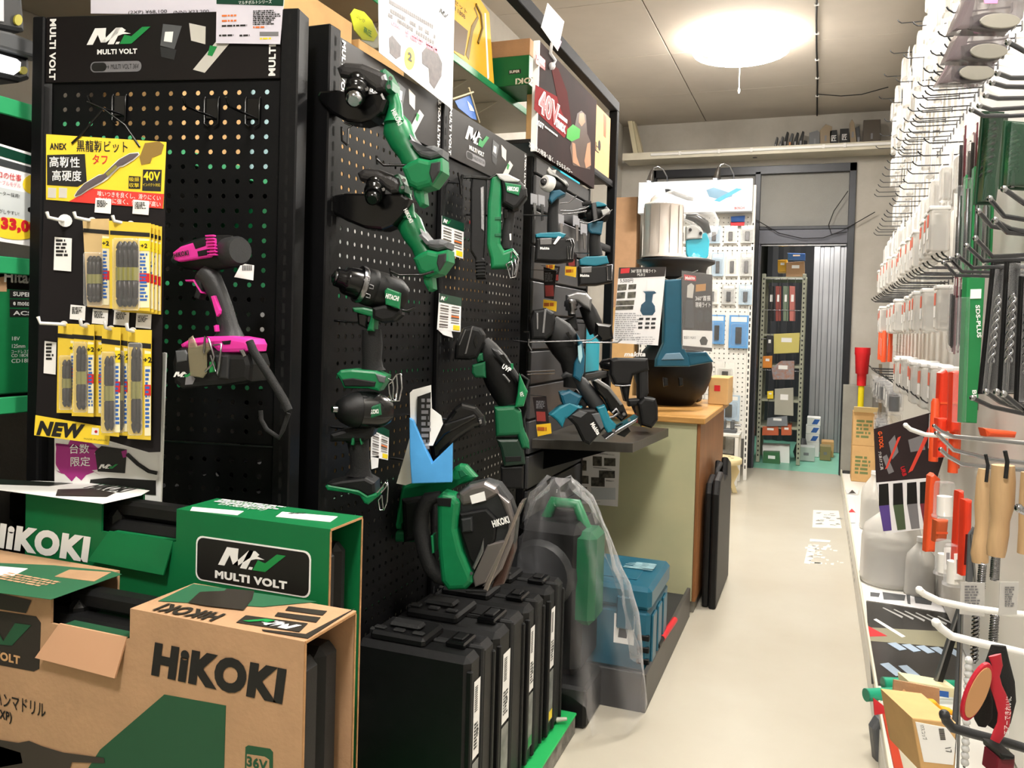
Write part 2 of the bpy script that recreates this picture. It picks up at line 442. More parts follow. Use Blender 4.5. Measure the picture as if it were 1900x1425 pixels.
# folding metal partition behind the doorway
FOLD = mat('folding_metal', '#9b9ca0', .38, metal=.5, stretch=(6, 6, .4), var=.1, vscale=3)
part = T('folding_partition', 'grey folding metal partition with tall ribs in the back doorway', 'partition', FY(-.06, 9.4))
xx = -.02
for i in range(6):
    w = .1
    mb = MB().prism([(0, -.016+.03), (w*.4, .03), (w, -.0+.008), (w, .0), (w*.4, .02), (0, .006)], 0, 0) if False else MB()
    mb.rbox(xx, xx+w*.62, -.03+.012*(i % 2), -.012+.012*(i % 2), .0, 2.2, .004)
    mb.rbox(xx+w*.62, xx+w, -.012, .02, .0, 2.2, .004)
    mb.build('rib', FOLD, part); xx += w
MB().rbox(-.04, xx+.02, -.035, .03, 2.2, 2.24, .003).build('top_track', FRM, part)
# black corrugated part further back
part2 = T('corrugated_sheet', 'dark corrugated sheet standing behind the folding partition', 'sheet', FY(-.2, 10.1))
mb = MB(); pts = []
for i in range(41):
    pts.append((-.4+i*.03, .025*math.cos(i*PI/2)))
R = [[(x, y, z) for x, y in pts] for z in (0, 2.5)]
mb.rings(R, closed=False, caps=(False, False), smooth=False); mb.build('corrugated_panel', mat('dark_sheet', '#55565a', .45, metal=.4), part2)

# long white shelf on the back wall
shm = mat('ivory_shelf_paint', '#cfc9b8', .5, var=.05, vscale=6)
sh = T('wall_shelf', 'long ivory shelf with a lamp track across the back wall above the door', 'shelf', FY(0, 7.6, 2.845))
MB().rbox(-1.79, .70, 0, .29, 0, .022, .003).build('board', shm, sh)
MB().rbox(-1.79, .70, -.012, .0, -.005, .062, .003).build('front_lip', shm, sh)
tr = MB().rbox(-1.52, .6, -.03, -.0125, .022, .046, .003).build('lamp_track', WHT, sh)
for x in (-1.25, -.9, -.62, -.02, .15): MB().rbox(x-.012, x+.012, -.036, -.029, .016, .05, .002).build('track_clip', WHT, tr)
MB().cyl((-.6, .14, -.004), (-.6, .14, 0), .02).build('bolt_head', STL, sh)

# ------------------------------------------------------------ ceiling lamps
LIT = mat('lit_tube', '#fff6e8', .4, emit=38)
LITL = mat('lamp_housing', '#e8ddd2', .5)
def ceiling_lamp(x, y, label, real=True, rz=0, W=LAMP_W):
    t = T('ceiling_lamp', label, 'lamp', FY(x, y, ZC, rz), 'ceiling lamps')
    MB().rbox(-.09, .09, -.16, .16, -.035, 0, .006).build('base_plate', LITL, t)
    for dx, dy, r, zz in ((0, 0, .3, -.085), (0, 0, .2, -.1)):
        pts = [(dx+r*math.cos(a*PI/14), dy+r*math.sin(a*PI/14), zz) for a in range(28)]
        MB().tube(pts, 0.018, 8, closed=True).build('ring_tube', LIT, t)
    for a in (0, PI/2, PI, 3*PI/2):
        MB().tube([(.08*math.cos(a), .08*math.sin(a), -.03), (.3*math.cos(a), .3*math.sin(a), -.07)], .006, 6).build('tube_holder', LITL, t)
    MB().rbox(-.05, .05, -.05, .05, -.125, -.035, .01).build('ballast', LITL, t)
    MB().tube([(.0, -.03, -.12), (.001, -.03, -.34)], .0025, 5).build('pull_cord', WHT, t)
    MB().lathe((.001, -.03, -.34), (.001, -.03, -.38), [(0, .003), (.5, .008), (1, .004)], 8).build('cord_knob', WHT, t)
    l = bpy.data.lights.new('lamp_light', 'AREA'); l.shape = 'DISK'; l.size = .42; l.energy = W; l.color = LAMP_COL
    lo = bpy.data.objects.new('lamp_light', l); COL.objects.link(lo); lo.parent = t.o; lo.location = (0, 0, -.14)
    l2 = bpy.data.lights.new('lamp_glow', 'POINT'); l2.energy = W*.4; l2.color = LAMP_COL; l2.shadow_soft_size = .12
    lo = bpy.data.objects.new('lamp_glow', l2); COL.objects.link(lo); lo.parent = t.o; lo.location = (0, 0, -.17)
    return t
ceiling_lamp(-.56, 5.72, 'lit ring-tube ceiling lamp with a pull cord above the far aisle')
ceiling_lamp(.0, 1.5, 'ring-tube ceiling lamp over the near aisle', W=LAMP_W*.8)
ceiling_lamp(.1, 3.95, 'ring-tube ceiling lamp over the middle of the aisle', W=LAMP_W*.9)
ceiling_lamp(-.3, -.5, 'ceiling lamp behind the camera position', W=LAMP_W*1.0)
ceiling_lamp(-.1, 8.75, 'small ceiling lamp in the storeroom behind the door', W=26).o.location.z = 2.7
# cable with clips along the ceiling
cb = T('ceiling_cable', 'thin dark cable clipped along the ceiling beside the lamp', 'cable', Matrix())
MB().tube([(-.082+.004*math.sin(i*2), 2.5+i*.6, ZC-.006) for i in range(10)], .006, 6).build('cord', RUB, cb)
for y in (5.25, 5.75, 6.3, 6.75, 7.25): MB().rbox(-.096, -.068, y-.008, y+.008, ZC-.014, ZC, .002).build('clip', WHT, cb)
MB().tube([(-.082, 7.2, ZC-.006), (.1, 7.16, ZC-.045), (.25, 7.1, ZC-.06), (.44, 7.05, ZC-.03)], .004, 6).build('cord', RUB, cb)
# loose black wire hanging across the door transom
wr = T('loose_wire', 'loose black wire drooping across the glass above the back door', 'cable', Matrix())
f = crop(1380, 300, 2.3)
pp = [at_y(x, y, 7.84) for x, y in f([(0, 230), (60, 252), (150, 305), (250, 328), (340, 325), (420, 295), (560, 215)])]
MB().tube(pp, .004, 6).build('cord', RUB, wr)
pp = [at_y(x, y, 7.84) for x, y in f([(445, 125), (385, 210), (362, 270), (375, 310), (440, 300)])]
MB().tube(pp, .004, 6).build('cord', RUB, wr)
# worn white patches on the floor
WORN = mat('worn_white_paint', '#e9e6dd', .35)
mk = T('floor_patch', 'worn white sticker patch stuck on the floor by the base rail, farther one', 'patch', FY(0, 0))
c4 = [at_z(*q, .0) for q in crop(1220, 780, 3.393)([(980, 565), (1140, 570), (1160, 680), (975, 675)])]
MB().add([(p.x, p.y, .0015) for p in c4]+[(p.x, p.y, .0002) for p in c4], [(0, 1, 2, 3), (7, 6, 5, 4), (0, 3, 7, 4), (1, 0, 4, 5), (2, 1, 5, 6), (3, 2, 6, 7)]).build('sticker_sheet', WORN, mk)
mb = MB(); rn = random.Random(3)
for i in range(22):
    x, y = rn.uniform(990, 1130), rn.uniform(580, 660)
    q = [at_z(a, b, .0019) for a, b in crop(1220, 780, 3.393)([(x, y), (x+rn.uniform(15, 40), y+rn.uniform(-6, 6)), (x+rn.uniform(15, 40), y+5), (x, y+4)])]
    mb.add(q, [(0, 1, 2, 3)])
mb.build('worn_marks', mat('patch_grime', '#8f8f88', .5), mk, kind='stuff')
mk = T('floor_patch', 'torn white sticker remains on the floor, nearer of the two patches', 'patch', FY(0, 0))
mb = MB()
for i in range(34):
    a = rn.random(); x = 925+a*260*rn.random()+rn.uniform(0, 20); y = 780+rn.random()*125
    w = rn.uniform(15, 70)*(1.3-a); h = rn.uniform(4, 14)
    q = crop(1220, 780, 3.393)([(x, y), (x+w, y+rn.uniform(-3, 3)), (x+w*.9, y+h), (x+w*.1, y+h*.8)])
    mb.add([at_z(u, v, .0012) for u, v in q], [(0, 1, 2, 3)])
for q in ([(960, 745), (1090, 755), (1085, 768), (958, 762)], [(950, 780), (1005, 790), (960, 905), (922, 900)]): mb.add([at_z(u, v, .0012) for u, v in crop(1220, 780, 3.393)(q)], [(0, 1, 2, 3)])
mb.build('sticker_scraps', WORN, mk, kind='stuff')
# ============================================================ storage shelf along the left wall
SHX = -1.6
EDGE = mat('green_edge_strip', '#2b9a62', .4)
SHB = mat('dark_shelf_board', '#2a2a2c', .5)
SHL = mat('light_shelf_board', '#b8b2a2', .5, var=.06, vscale=5)
st = T('storage_shelf', 'tall storage shelving with green front edges behind the black tool panels', 'shelving', Matrix())
LEVELS = (.18, .62, 1.07, 1.365, 1.695, 2.08, 2.485)
for z in LEVELS:
    b = MB().rbox(XL+.005, SHX-.003, .25, 4.78, z-.03, z, .002).build('shelf_board', SHL if z > 2 else SHB, st)
    MB().rbox(SHX-.003, SHX+.004, .25, 4.78, z-.034, z+.002, .002).build('edge_strip', EDGE, b)
for y in (.27, 1.35, 2.5, 3.6, 4.76):
    MB().rbox(XL+.004, XL+.04, y-.02, y+.02, 0, 2.6, .003).build('upright', PAINTB, st)
for y in (2.9, 3.3, 3.7, 4.1):
    MB().prism([(0, 0), (.33, 0), (0, -.16)], -.006, .006).build('bracket', SHL, st).matrix_local = Matrix.Translation((XL+.01, y, 2.453))

def carton(name, x0, x1, y0, y1, z0, z1, m, label, group=None, tape=True, cat='box', rz=0):
    t = T(name, label, cat, FY((x0+x1)/2, (y0+y1)/2, z0, rz), group); w, d, h = (x1-x0)/2, (y1-y0)/2, z1-z0
    MB().rbox(-w, w, -d, d, 0, h, .003).build('carton_body', m, t)
    if tape:
        MB().rbox(-w-.0006, w+.0006, -.02, .02, h-.001, h+.0008, .0003).build('packing_tape', mat('packing_tape', '#c2a878', .25), t)
    else:
        MB().rbox(-w*.98, w*.98, -.0015, .0015, h-.001, h+.0006, .0003).build('flap_seam', KRAFTE, t)
    return t
GBOX = mat('green_carton', '#0d6a3b', .45, spec=.35, var=.05, vscale=10)
KB2 = mat('pale_cardboard', '#c8a06a', .75, var=.06, vscale=12)
TBOX = mat('pale_teal_carton', '#7fa5a0', .5)
YBOX = mat('yellow_carton', '#dba92c', .5, var=.05, vscale=8)
# left strip, seen beside panel one: green boxed tool, price card, dark cases
g1 = T('tool_carton', 'green tool box lettered in white on the shelf left of the first panel', 'box', FX(SHX-.02, 1.0, 1.075))
MB().rbox(-.1, .46, 0, .28, 0, .225, .003).build('carton_body', GBOX, g1)
g1.text('Hitachi', 45, 515, 22, INKW, -.001, w=70, bold=1)
for y in (546, 563, 581):
    q = [g1.p(a, b) for a, b in ((18, y-8), (64, y-7), (64, y+7), (18, y+7))]
    decal([(v.x, v.z) for v in q], INK, g1, name='printed_label')
    g1.text({546: 'SUPER', 563: 'e motor', 581: 'ACS'}[y], 41, y, 8, INKW, -.0016, w=34, bold=1)
for s_, y, w in (('18V', 628, 14), ('125mm', 642, 24), ('コードレスタップソー', 652, 54), ('CD 18DBL(NN)', 660, 52), ('CD18DBL', 669, 48)): g1.text(s_, 22+w/2, y, 7, INKW, -.001, w=w)
mb = MB(); q0 = g1.p(-2, 590); 
decal([(v.x, v.z) for v in (g1.p(-5, 515), g1.p(12, 512), g1.p(12, 541), g1.p(-5, 541))], KRAFT, g1, name='printed_label')
carton('tool_carton', SHX-.33, SHX-.04, 1.5, 1.95, 1.075, 1.3, GBOX, 'green tool box half hidden behind the first black panel', 'boxes on the storage shelf', False)
# price card for the impact driver
pc = T('price_card', 'white price card with red 33,000 on a yellow burst at the left edge', 'sign', FX(SHX+.02, 1.0))
V = lambda t, pts: [(v.x, v.z) for v in (t.p(*a) for a in pts)]
f4 = crop(0, 140, 3.958)
MB().prism(V(pc, f4([(-250, 425), (345, 605), (330, 1270), (-250, 1180)])), 0, .003).build('card', PAPL, pc)
decal(V(pc, f4([(-250, 440), (340, 625), (340, 690), (-250, 520)])), mat('deep_green_ink', '#0e3b2c', .3), pc, name='printed_band')
decal(V(pc, f4([(-250, 540), (338, 705), (338, 750), (-250, 600)])), mat('dark_grey_ink', '#3c3f42', .35), pc, name='printed_band')
decal(V(pc, f4([(-250, 770), (335, 890), (332, 1200), (-250, 1150)])), mat('pale_grey_ink', '#ccd2d4', .35), pc, name='printed_band')
decal(V(pc, [(a, b) for a, b in f4([(165+75*(1+math.cos(i*PI/8)), 800+72*math.sin(i*PI/8)) for i in range(16)])]), YEL, pc, y=-.0012, name='printed_burst')
decal(V(pc, f4([(150+190*math.cos(i*PI/10)-60, 1125+80*math.sin(i*PI/10)+18*math.cos(i*PI/10)) for i in range(20)])), YEL, pc, y=-.0012, name='printed_burst')
pc.text('33,000', 42, 421, 26, INKR, -.002, w=76, bold=2.2)
pc.text('ロの仕事', 17, 327, 13, INKR, -.0016, w=42, bold=1)
pc.text('ーブルモデル', 17, 341, 9, mat('pink_ink', '#d86a80', .4), -.0016, w=40)
pc.text('ーター採用!', 16, 361, 8, INK, -.0016, w=38)
pc.text('がしやすい!', 16, 394, 8, INK, -.0016, w=36)
MB().limb(pc.P(f4([(200, 985, 12), (240, 990, 32), (300, 990, 20)])), .02, -.0016).limb(pc.P(f4([(265, 1005, 14), (275, 1080, 12), (300, 1120, 18)])), .02, -.0016).build('printed_driver', INK, pc)
# lanterns on the shelf above
for i, (zb, y0, yy) in enumerate(((1.77, 1.02, 1.36), (1.93, .98, 1.30))):
    t = T('work_light', ('black work light with a lit white panel, lower one at the left edge', 'black work light with a dim panel, upper one at the left edge')[i], 'lamp', FX(SHX-.02, 1.0))
    f = crop(0, 0, 10.18)
    if i == 0:
        MB().prism(V(t, f([(-200, 880), (100, 940), (570, 1080), (590, 1500), (400, 1560), (-200, 1430)])), 0, .2, .01).build('housing', DGRY, t)
        MB().prism(V(t, f([(-150, 980), (300, 1110), (385, 1180), (365, 1340), (250, 1420), (-150, 1330)])), -.004, .002, .003).build('light_panel', mat('lamp_panel', '#f4f4f6', .3, emit=1.6), t)
        MB().prism(V(t, f([(-200, 560), (110, 630), (520, 790), (560, 940), (680, 1000), (740, 1140), (600, 1120), (-200, 900)])), -.02, .03, .006).build('handle', GRY, t)
        MB().prism(V(t, f([(425+65*math.cos(j*PI/8), 1335+75*math.sin(j*PI/8)) for j in range(16)])), -.005, .0).build('badge', mat('dull_yellow', '#a39a3a', .5), t)
    else:
        MB().prism(V(t, f([(-200, -200), (440, -60), (490, 600), (400, 620), (-200, 500)])), 0, .2, .01).build('housing', DGRY, t)
        MB().prism(V(t, f([(-200, -200), (60, -150), (60, 420), (-200, 380)])), -.004, .002, .003).build('light_panel', mat('dim_panel', '#b9bcc2', .4), t)
        MB().prism(V(t, f([(320+75*math.cos(j*PI/8), 380+105*math.sin(j*PI/8)) for j in range(16)])), -.005, .0).build('badge', mat('dull_yellow', '#a39a3a', .5), t)
# grey boxes under, behind the price card
MB_ = lambda: MB()
def flatcase(name, label, y0, y1, z0, z1, m=BLK, group='cases on the storage shelf'):
    t = T(name, label, 'case', FX(SHX-.03, (y0+y1)/2, z0), group); w = (y1-y0)/2; h = z1-z0
    MB().rbox(-w, w, 0, .3, 0, h*.48, .012).build('lower_shell', m, t); MB().rbox(-w, w, .0, .3, h*.5, h, .012).build('upper_shell', m, t)
    for x in (-w*.6, w*.6): MB().rbox(x-.02, x+.02, -.012, 0, h*.35, h*.65, .003).build('latch', DGRY, t)
    MB().tube([(-.06, 0, h*.5), (-.06, -.03, h*.5), (.06, -.03, h*.5), (.06, 0, h*.5)], .009, 8).build('handle', m, t)
    return t
flatcase('tool_case', 'dark grey tool case behind the yellow-burst price card', .75, 1.2, 1.37, 1.6, DGRY)
flatcase('tool_case', 'black tool case lying on the shelf under the green tool box', .8, 1.25, .625, .78)
flatcase('tool_case', 'second black tool case stacked under the green tool box', .8, 1.25, .785, .94)
flatcase('tool_case', 'black tool case low on the shelf behind the first panel', 1.5, 1.95, .625, .8)
# seen through the gap between the first two posts and through the peg holes
TEALW = mat('pale_blue_carton', '#8fb3b8', .5)
bl = T('tool_carton', 'pale blue carton with a barcode seen through the gap between the posts', 'box', FX(SHX-.02, 2.2, 1.70)); MB().rbox(-.16, .2, 0, .25, 0, .3, .003).build('carton_body', TEALW, bl)
mb = MB()
for i in range(14): mb.quad([(.0, .05+i*.004), (.05, .05+i*.004), (.05, .0525+i*.004), (.0, .0525+i*.004)], -.001)
for i in range(20): mb.quad([(.0, .15+i*.004), (.06, .15+i*.004), (.06, .1525+i*.004), (.0, .1525+i*.004)], -.001)
mb.build('barcode', INK, bl, kind='stuff')
carton('carton', SHX-.3, SHX-.03, 2.42, 2.8, 1.70, 1.99, KB2, 'plain cardboard box behind the second black panel', 'boxes on the storage shelf')
carton('carton', SHX-.3, SHX-.03, 1.75, 2.02, 1.70, 1.95, KB2, 'cardboard box behind the top of the first black panel', 'boxes on the storage shelf')
carton('carton', SHX-.3, SHX-.03, 2.05, 2.6, 2.085, 2.34, KB2, 'cardboard box on the upper shelf above the gap between the posts', 'boxes on the storage shelf')
carton('carton', SHX-.3, SHX-.03, 1.62, 2.03, 2.085, 2.36, KRAFT, 'brown carton on the upper shelf above the first panel', 'boxes on the storage shelf')
carton('carton', SHX-.3, SHX-.03, 2.65, 3.0, 2.085, 2.30, KB2, 'cardboard box on the upper shelf above the second panel', 'boxes on the storage shelf')
carton('tool_carton', SHX-.3, SHX-.03, 2.1, 2.5, 1.37, 1.6, GBOX, 'green carton behind the posts at chest height', 'boxes on the storage shelf', False)
carton('carton', SHX-.3, SHX-.03, 2.1, 2.55, 1.075, 1.30, PAP, 'white carton behind the posts at waist height', 'boxes on the storage shelf')
carton('carton', SHX-.3, SHX-.03, 2.62, 3.2, 1.37, 1.62, PAP, 'white carton behind the grinders panel', 'boxes on the storage shelf')
carton('carton', SHX-.3, SHX-.03, 2.62, 3.2, .625, .95, KB2, 'cardboard box behind the lower half of the grinders panel', 'boxes on the storage shelf')
carton('carton', SHX-.3, SHX-.03, 3.3, 3.9, 1.37, 1.66, KB2, 'cardboard box behind the nail gun panel', 'boxes on the storage shelf')
flatcase('tool_case', 'black case on the shelf behind the posts', 2.1, 2.5, .625, .8)
# top shelf: yellow carton, green carton, brown carton
yb = T('tool_carton', 'yellow carton with a picture of a spray nozzle on the top green-edged shelf', 'box', FX(SHX+.0, 3.4, 2.485))
f2 = crop(780, 0, 3.75)
MB().prism(V(yb, f2([(150, -60), (380, -60), (480, 90), (515, 600), (235, 365)])), -.0, .3, .002).build('carton_body', YBOX, yb)
MB().prism(V(yb, f2([(235, 135), (330, 215), (305, 390), (232, 350)])), -.001, 0).build('printed_panel', mat('brown_ink', '#5c4526', .5), yb)
MB().limb(yb.P(f2([(375, 50, 14), (400, 120, 14), (360, 200, 24), (350, 260, 22), (325, 400, 30)])), .02, -.0014).build('printed_picture', mat('olive_ink', '#7b6530', .5), yb)
MB().tube([yb.p(*q, -.0016) for q in f2([(385, 30), (420, 100), (430, 200), (400, 300)])], .008, 6).build('printed_picture', mat('olive_ink', '#7b6530', .5), yb)
decal(V(yb, f2([(445, 90), (455, 92), (478, 540), (466, 560)])), INKW, yb, name='printed_stripe')
yb.text('RGH 180B', 847, 18, 8, INK, -.0012, w=30); yb.text('ソーセット', 846, 5, 9, INK, -.0012, w=38)
gb = T('tool_carton', 'green carton with upside-down white letters on the top shelf by the poster', 'box', FY(-1.7, 3.95, 2.487))
MB().rbox(-.19, .27, 0, .3, 0, .15, .002).build('carton_body', GBOX, gb)
MB().rbox(-.192, .272, .001, .301, .15, .235, .002).build('carton_lid', KRAFT, gb)
decal(V(gb, f2([(615, 490), (700, 480), (700, 510), (615, 518)])), INK, gb, name='printed_label'); gb.text('SUPER', 955, 133, 5, INKW, -.0016, w=19, bold=1)
gb.text('HiKOKI', 985, 149, 11, INKW, -.0012, w=58, bold=1.5, rot=PI)
# tall black steel rack behind the poster
rk = T('steel_rack', 'tall black steel frame rack behind the red power tool poster', 'rack', Matrix())
MB().rbox(-1.225, -1.175, 2.3, 4.87, 2.56, 2.62, .003).build('beam', mat('matt_navy_paint', '#15161b', .8), rk)
for x, y in ((-1.2, 4.845), (-1.55, 4.845)): MB().rbox(x-.025, x+.025, y-.025, y+.025, 0, 2.56, .003).build('upright_post', PAINTB, rk)
for x in (-1.2, -1.55):
    for z in (2.14, 1.75, 1.0, .3): MB().rbox(x-.012, x+.012, 3.66, 4.82, z-.04, z-.02, .003).build('side_rail', PAINTB, rk)
MB().rbox(-1.575, -1.525, 4.82, 4.87, 2.56, 2.62, .003).build('end_beam', PAINTB, rk)
for z in (2.14, 1.75, 1.0, .3): MB().rbox(-1.55, -1.19, 3.66, 4.82, z-.02, z, .002).build('shelf_board', SHB, rk)
kb = T('carton', 'brown carton with black printed symbols on the rack behind the poster', 'box', FX(-1.2, 4.4, 2.14))
MB().rbox(-.28, .36, 0, .3, 0, .36, .003).build('carton_body', KB2, kb)
f3 = crop(780, 0, 3.75)
MB().prism(V(kb, f3([(1275, 790), (1293, 815), (1290, 960), (1275, 945)])), -.001, 0).build('printed_stripe', mat('orange_red_ink', '#c8552f', .5), kb)
kb.text('上', 1106, 272, 17, INK, -.0014, w=10, bold=1.5)
decal(circ(kb.p(1112, 270).x, kb.p(1112, 270).z, .03, 12), INK, kb, name='printed_symbol')
kb.text('電動工具', 1101, 215, 24, mat('brown_ink', '#5c4526', .5), -.0014, w=10)
tb = T('tool_carton', 'bright teal carton on the rack below the brown carton', 'box', FX(-1.21, 4.3, 1.755)); MB().rbox(-.45, -.02, 0, .28, 0, .17, .003).build('carton_body', mat('bright_teal_carton', '#1f9fb5', .4), tb); MB().rbox(-.4, -.05, .02, .26, .1705, .3, .003).build('carton_lid', mat('bright_teal_carton', '#1f9fb5', .4), tb)
tb2 = T('tool_carton', 'teal carton with a shaped lid on the rack near the cordless drill', 'box', FX(-1.21, 4.4, 1.005)); MB().rbox(-.35, .3, 0, .28, 0, .3, .003).build('carton_body', mat('bright_teal_carton', '#1f9fb5', .4), tb2)
carton('carton', -1.5, -1.22, 3.72, 3.98, 1.002, 1.3, KB2, 'cardboard box on the rack beside the cordless grinder')
carton('carton', -1.5, -1.22, 4.15, 4.7, .305, .62, KB2, 'cardboard box low on the rack beside the desk')
# small blue sign on the shelf edge with a stick
bs = T('shelf_sign', 'small blue and white card on a bamboo stick above the third panel', 'sign', FX(-1.016, 2.2))
f5 = crop(560, 100, 3.0975)
MB().prism(V(bs, f5([(880, 270), (975, 235), (1005, 380), (975, 370), (900, 310)])), 0, .002).build('card', INKB, bs)
MB().prism(V(bs, f5([(950, 270), (975, 300), (990, 330), (965, 325)])), -.001, 0).build('printed_patch', INKW, bs)
MB().tube([bs.p(*q, -.002) for q in f5([(865, 260), (985, 220)])], .003).tube([bs.p(*q, -.002) for q in f5([(960, 195), (1020, 395)])], .003).build('stick', mat('bamboo', '#b3a585', .6), bs)

# ============================================================ black peg panels
def pegboard(name, m, parent, w, z0, z1, pitch=.03, r=.0052, th=.0016, mx=None, mz=None, y=0):
    nx = int((w-.03)/pitch); nz = int((z1-z0-.02)/pitch); ox = (w-nx*pitch)/2; oz = z0+(z1-z0-nz*pitch)/2
    mb = MB(); h = pitch/2; V0 = []; F0 = []
    for i in range(nx):
        for j in range(nz):
            cx, cz = ox+(i+.5)*pitch, oz+(j+.5)*pitch; o = len(V0)
            for a in range(8):
                t = a*PI/4; V0.append((cx+r*math.cos(t), y, cz+r*math.sin(t)))
            for a in range(8):
                t = a*PI/4; V0.append((cx+r*math.cos(t), y+th, cz+r*math.sin(t)))
            for sx, sz in ((1, 0), (1, 1), (0, 1), (-1, 1), (-1, 0), (-1, -1), (0, -1), (1, -1)): V0.append((cx+sx*h, y, cz+sz*h))
            for a in range(8):
                b = (a+1) % 8; F0.append((o+a, o+16+a, o+16+b, o+b)); F0.append((o+a, o+b, o+8+b, o+8+a))
    mb.add(V0, F0)
    x1, zz1 = ox+nx*pitch, oz+nz*pitch
    for a in ((0, ox, z0, z1), (x1, w, z0, z1), (ox, x1, z0, oz), (ox, x1, zz1, z1)): mb.quad([(a[0], a[2]), (a[1], a[2]), (a[1], a[3]), (a[0], a[3])], y)
    # folded return edges
    mb.box(0, .004, y, y+.02, z0, z1).box(w-.004, w, y, y+.02, z0, z1).box(0, w, y, y+.02, z1-.003, z1).box(0, w, y, y+.02, z0, z0+.003)
    return mb.build(name, m, parent)
HDR = mat('header_print', '#181415', .35, spec=.3, var=.12, vscale=4)
def post(t, x0, x1, z0, z1, y0=-.012, y1=.04):
    p = MB().rbox(x0, x1, y0, y1, z0, z1, .003).build('upright_post', PAINTB, t)
    mb = MB(); xm = (x0+x1)/2; z = z0+.03
    while z < z1-.03:
        mb.quad([(xm-.003, z), (xm+.003, z), (xm+.003, z+.02), (xm-.003, z+.02)], y0-.0004); z += .032
    mb.build('slots', mat('slot_black', '#050505', .9), p, kind='stuff')
def header(t, x0, x1, z0, z1, y=-.006, logo=True):
    h = MB().rbox(x0, x1, y, y+.008, z0, z1, .001).build('header_board', HDR, t)
    w = x1-x0; zc = (z0+z1)/2; hh = z1-z0
    text('MULTI VOLT', x0+.017, zc, .015, INKW, h, y-.001, w=hh*.93, bold=1.3, rot=-PI/2)
    text('MULTI VOLT', x1-.017, zc, .015, INKW, h, y-.001, w=hh*.93, bold=1.3, rot=PI/2)
    mv_logo(h, x0+w*.32, z0+hh*.68, w*.24, y-.001, sub='MULTI VOLT')
    decal(rrect(x0+w*.2, x0+w*.42, z0+hh*.14, z0+hh*.3, hh*.07), INKG, h, y-.0006, 'printed_badge')
    decal(rrect(x0+w*.205, x0+w*.27, z0+hh*.155, z0+hh*.285, hh*.06), INK, h, y-.001, 'printed_badge')
    text('10.8V → MULTI VOLT 36V', x0+w*.32, z0+hh*.22, hh*.07, INK, h, y-.0014, w=w*.18)
    # printed battery pictures
    mb = MB().quad([(x0+w*.50, z0+hh*.52), (x0+w*.56, z0+hh*.46), (x0+w*.59, z0+hh*.8), (x0+w*.51, z0+hh*.84)], y-.0008); mb.build('printed_battery', GRY, h)
    MB().quad([(x0+w*.515, z0+hh*.58), (x0+w*.55, z0+hh*.56), (x0+w*.555, z0+hh*.72), (x0+w*.52, z0+hh*.72)], y-.0012).build('printed_battery', INKW, h)
    MB().quad([(x0+w*.505, z0+hh*.35), (x0+w*.56, z0+hh*.3), (x0+w*.57, z0+hh*.45), (x0+w*.5, z0+hh*.5)], y-.0008).build('printed_battery', DGRY, h)
    MB().quad([(x0+w*.63, z0+hh*.58), (x0+w*.69, z0+hh*.52), (x0+w*.69, z0+hh*.78), (x0+w*.62, z0+hh*.84)], y-.0008).build('printed_battery', mat('pale_print', '#c9c6bf', .4), h)
    MB().quad([(x0+w*.64, z0+hh*.15), (x0+w*.69, z0+hh*.1), (x0+w*.79, z0+hh*.52), (x0+w*.74, z0+hh*.58)], y-.0008).build('printed_battery', mat('pale_print', '#c9c6bf', .4), h)
    MB().quad([(x0+w*.70, z0+hh*.36), (x0+w*.72, z0+hh*.34), (x0+w*.74, z0+hh*.48), (x0+w*.71, z0+hh*.5)], y-.0012).build('printed_battery', INKGR, h)
    return h
PY1, PA = 1.28, 11.9
P1 = T('pegboard_stand', 'black perforated panel facing the camera, with the pink impact driver', 'display panel', FY(-1.53, PY1, 0, PA))
pegboard('peg_sheet', PAINTB, P1, .51, .995, 1.735); pegboard('peg_sheet', PAINTB, P1, .51, .42, .99)
header(P1, -.012, .51, 1.735, 1.872)
post(P1, .512, .55, .05, 1.872); MB().rbox(-.04, -.012, -.012, .04, .05, 1.872, .003).build('upright_post', PAINTB, P1)
P2 = T('pegboard_stand', 'black perforated panel along the aisle with the two green grinders', 'display panel', FX(-1.0, 1.535))
pegboard('peg_sheet', PAINTB, P2, .515, .35, 1.725)
header(P2, .0, .515, 1.725, 1.868); post(P2, -.045, -.002, .05, 1.88, -.012, .06); post(P2, .517, .545, .05, 1.862)
P3 = T('pegboard_stand', 'black perforated panel with the nail gun, third from the camera', 'display panel', FX(-1.0, 2.09))
pegboard('peg_sheet', PAINTB, P3, .66, .30, 1.725)
header(P3, .0, .66, 1.725, 1.866)
# green base deck
bd = T('base_deck', 'low base deck with bright green top under the black cases', 'base', FX(-.66, 1.6))
MB().rbox(-1.4, .82, -.0, .42, .058, .066, .002).build('deck_top', mat('green_deck', '#22a356', .4), bd)
MB().rbox(-1.4, .82, .004, .4, 0, .057, .002).build('deck_plinth', mat('dirty_white_strip', '#55534e', .6, col2='#8d8a82', vscale=20), bd)
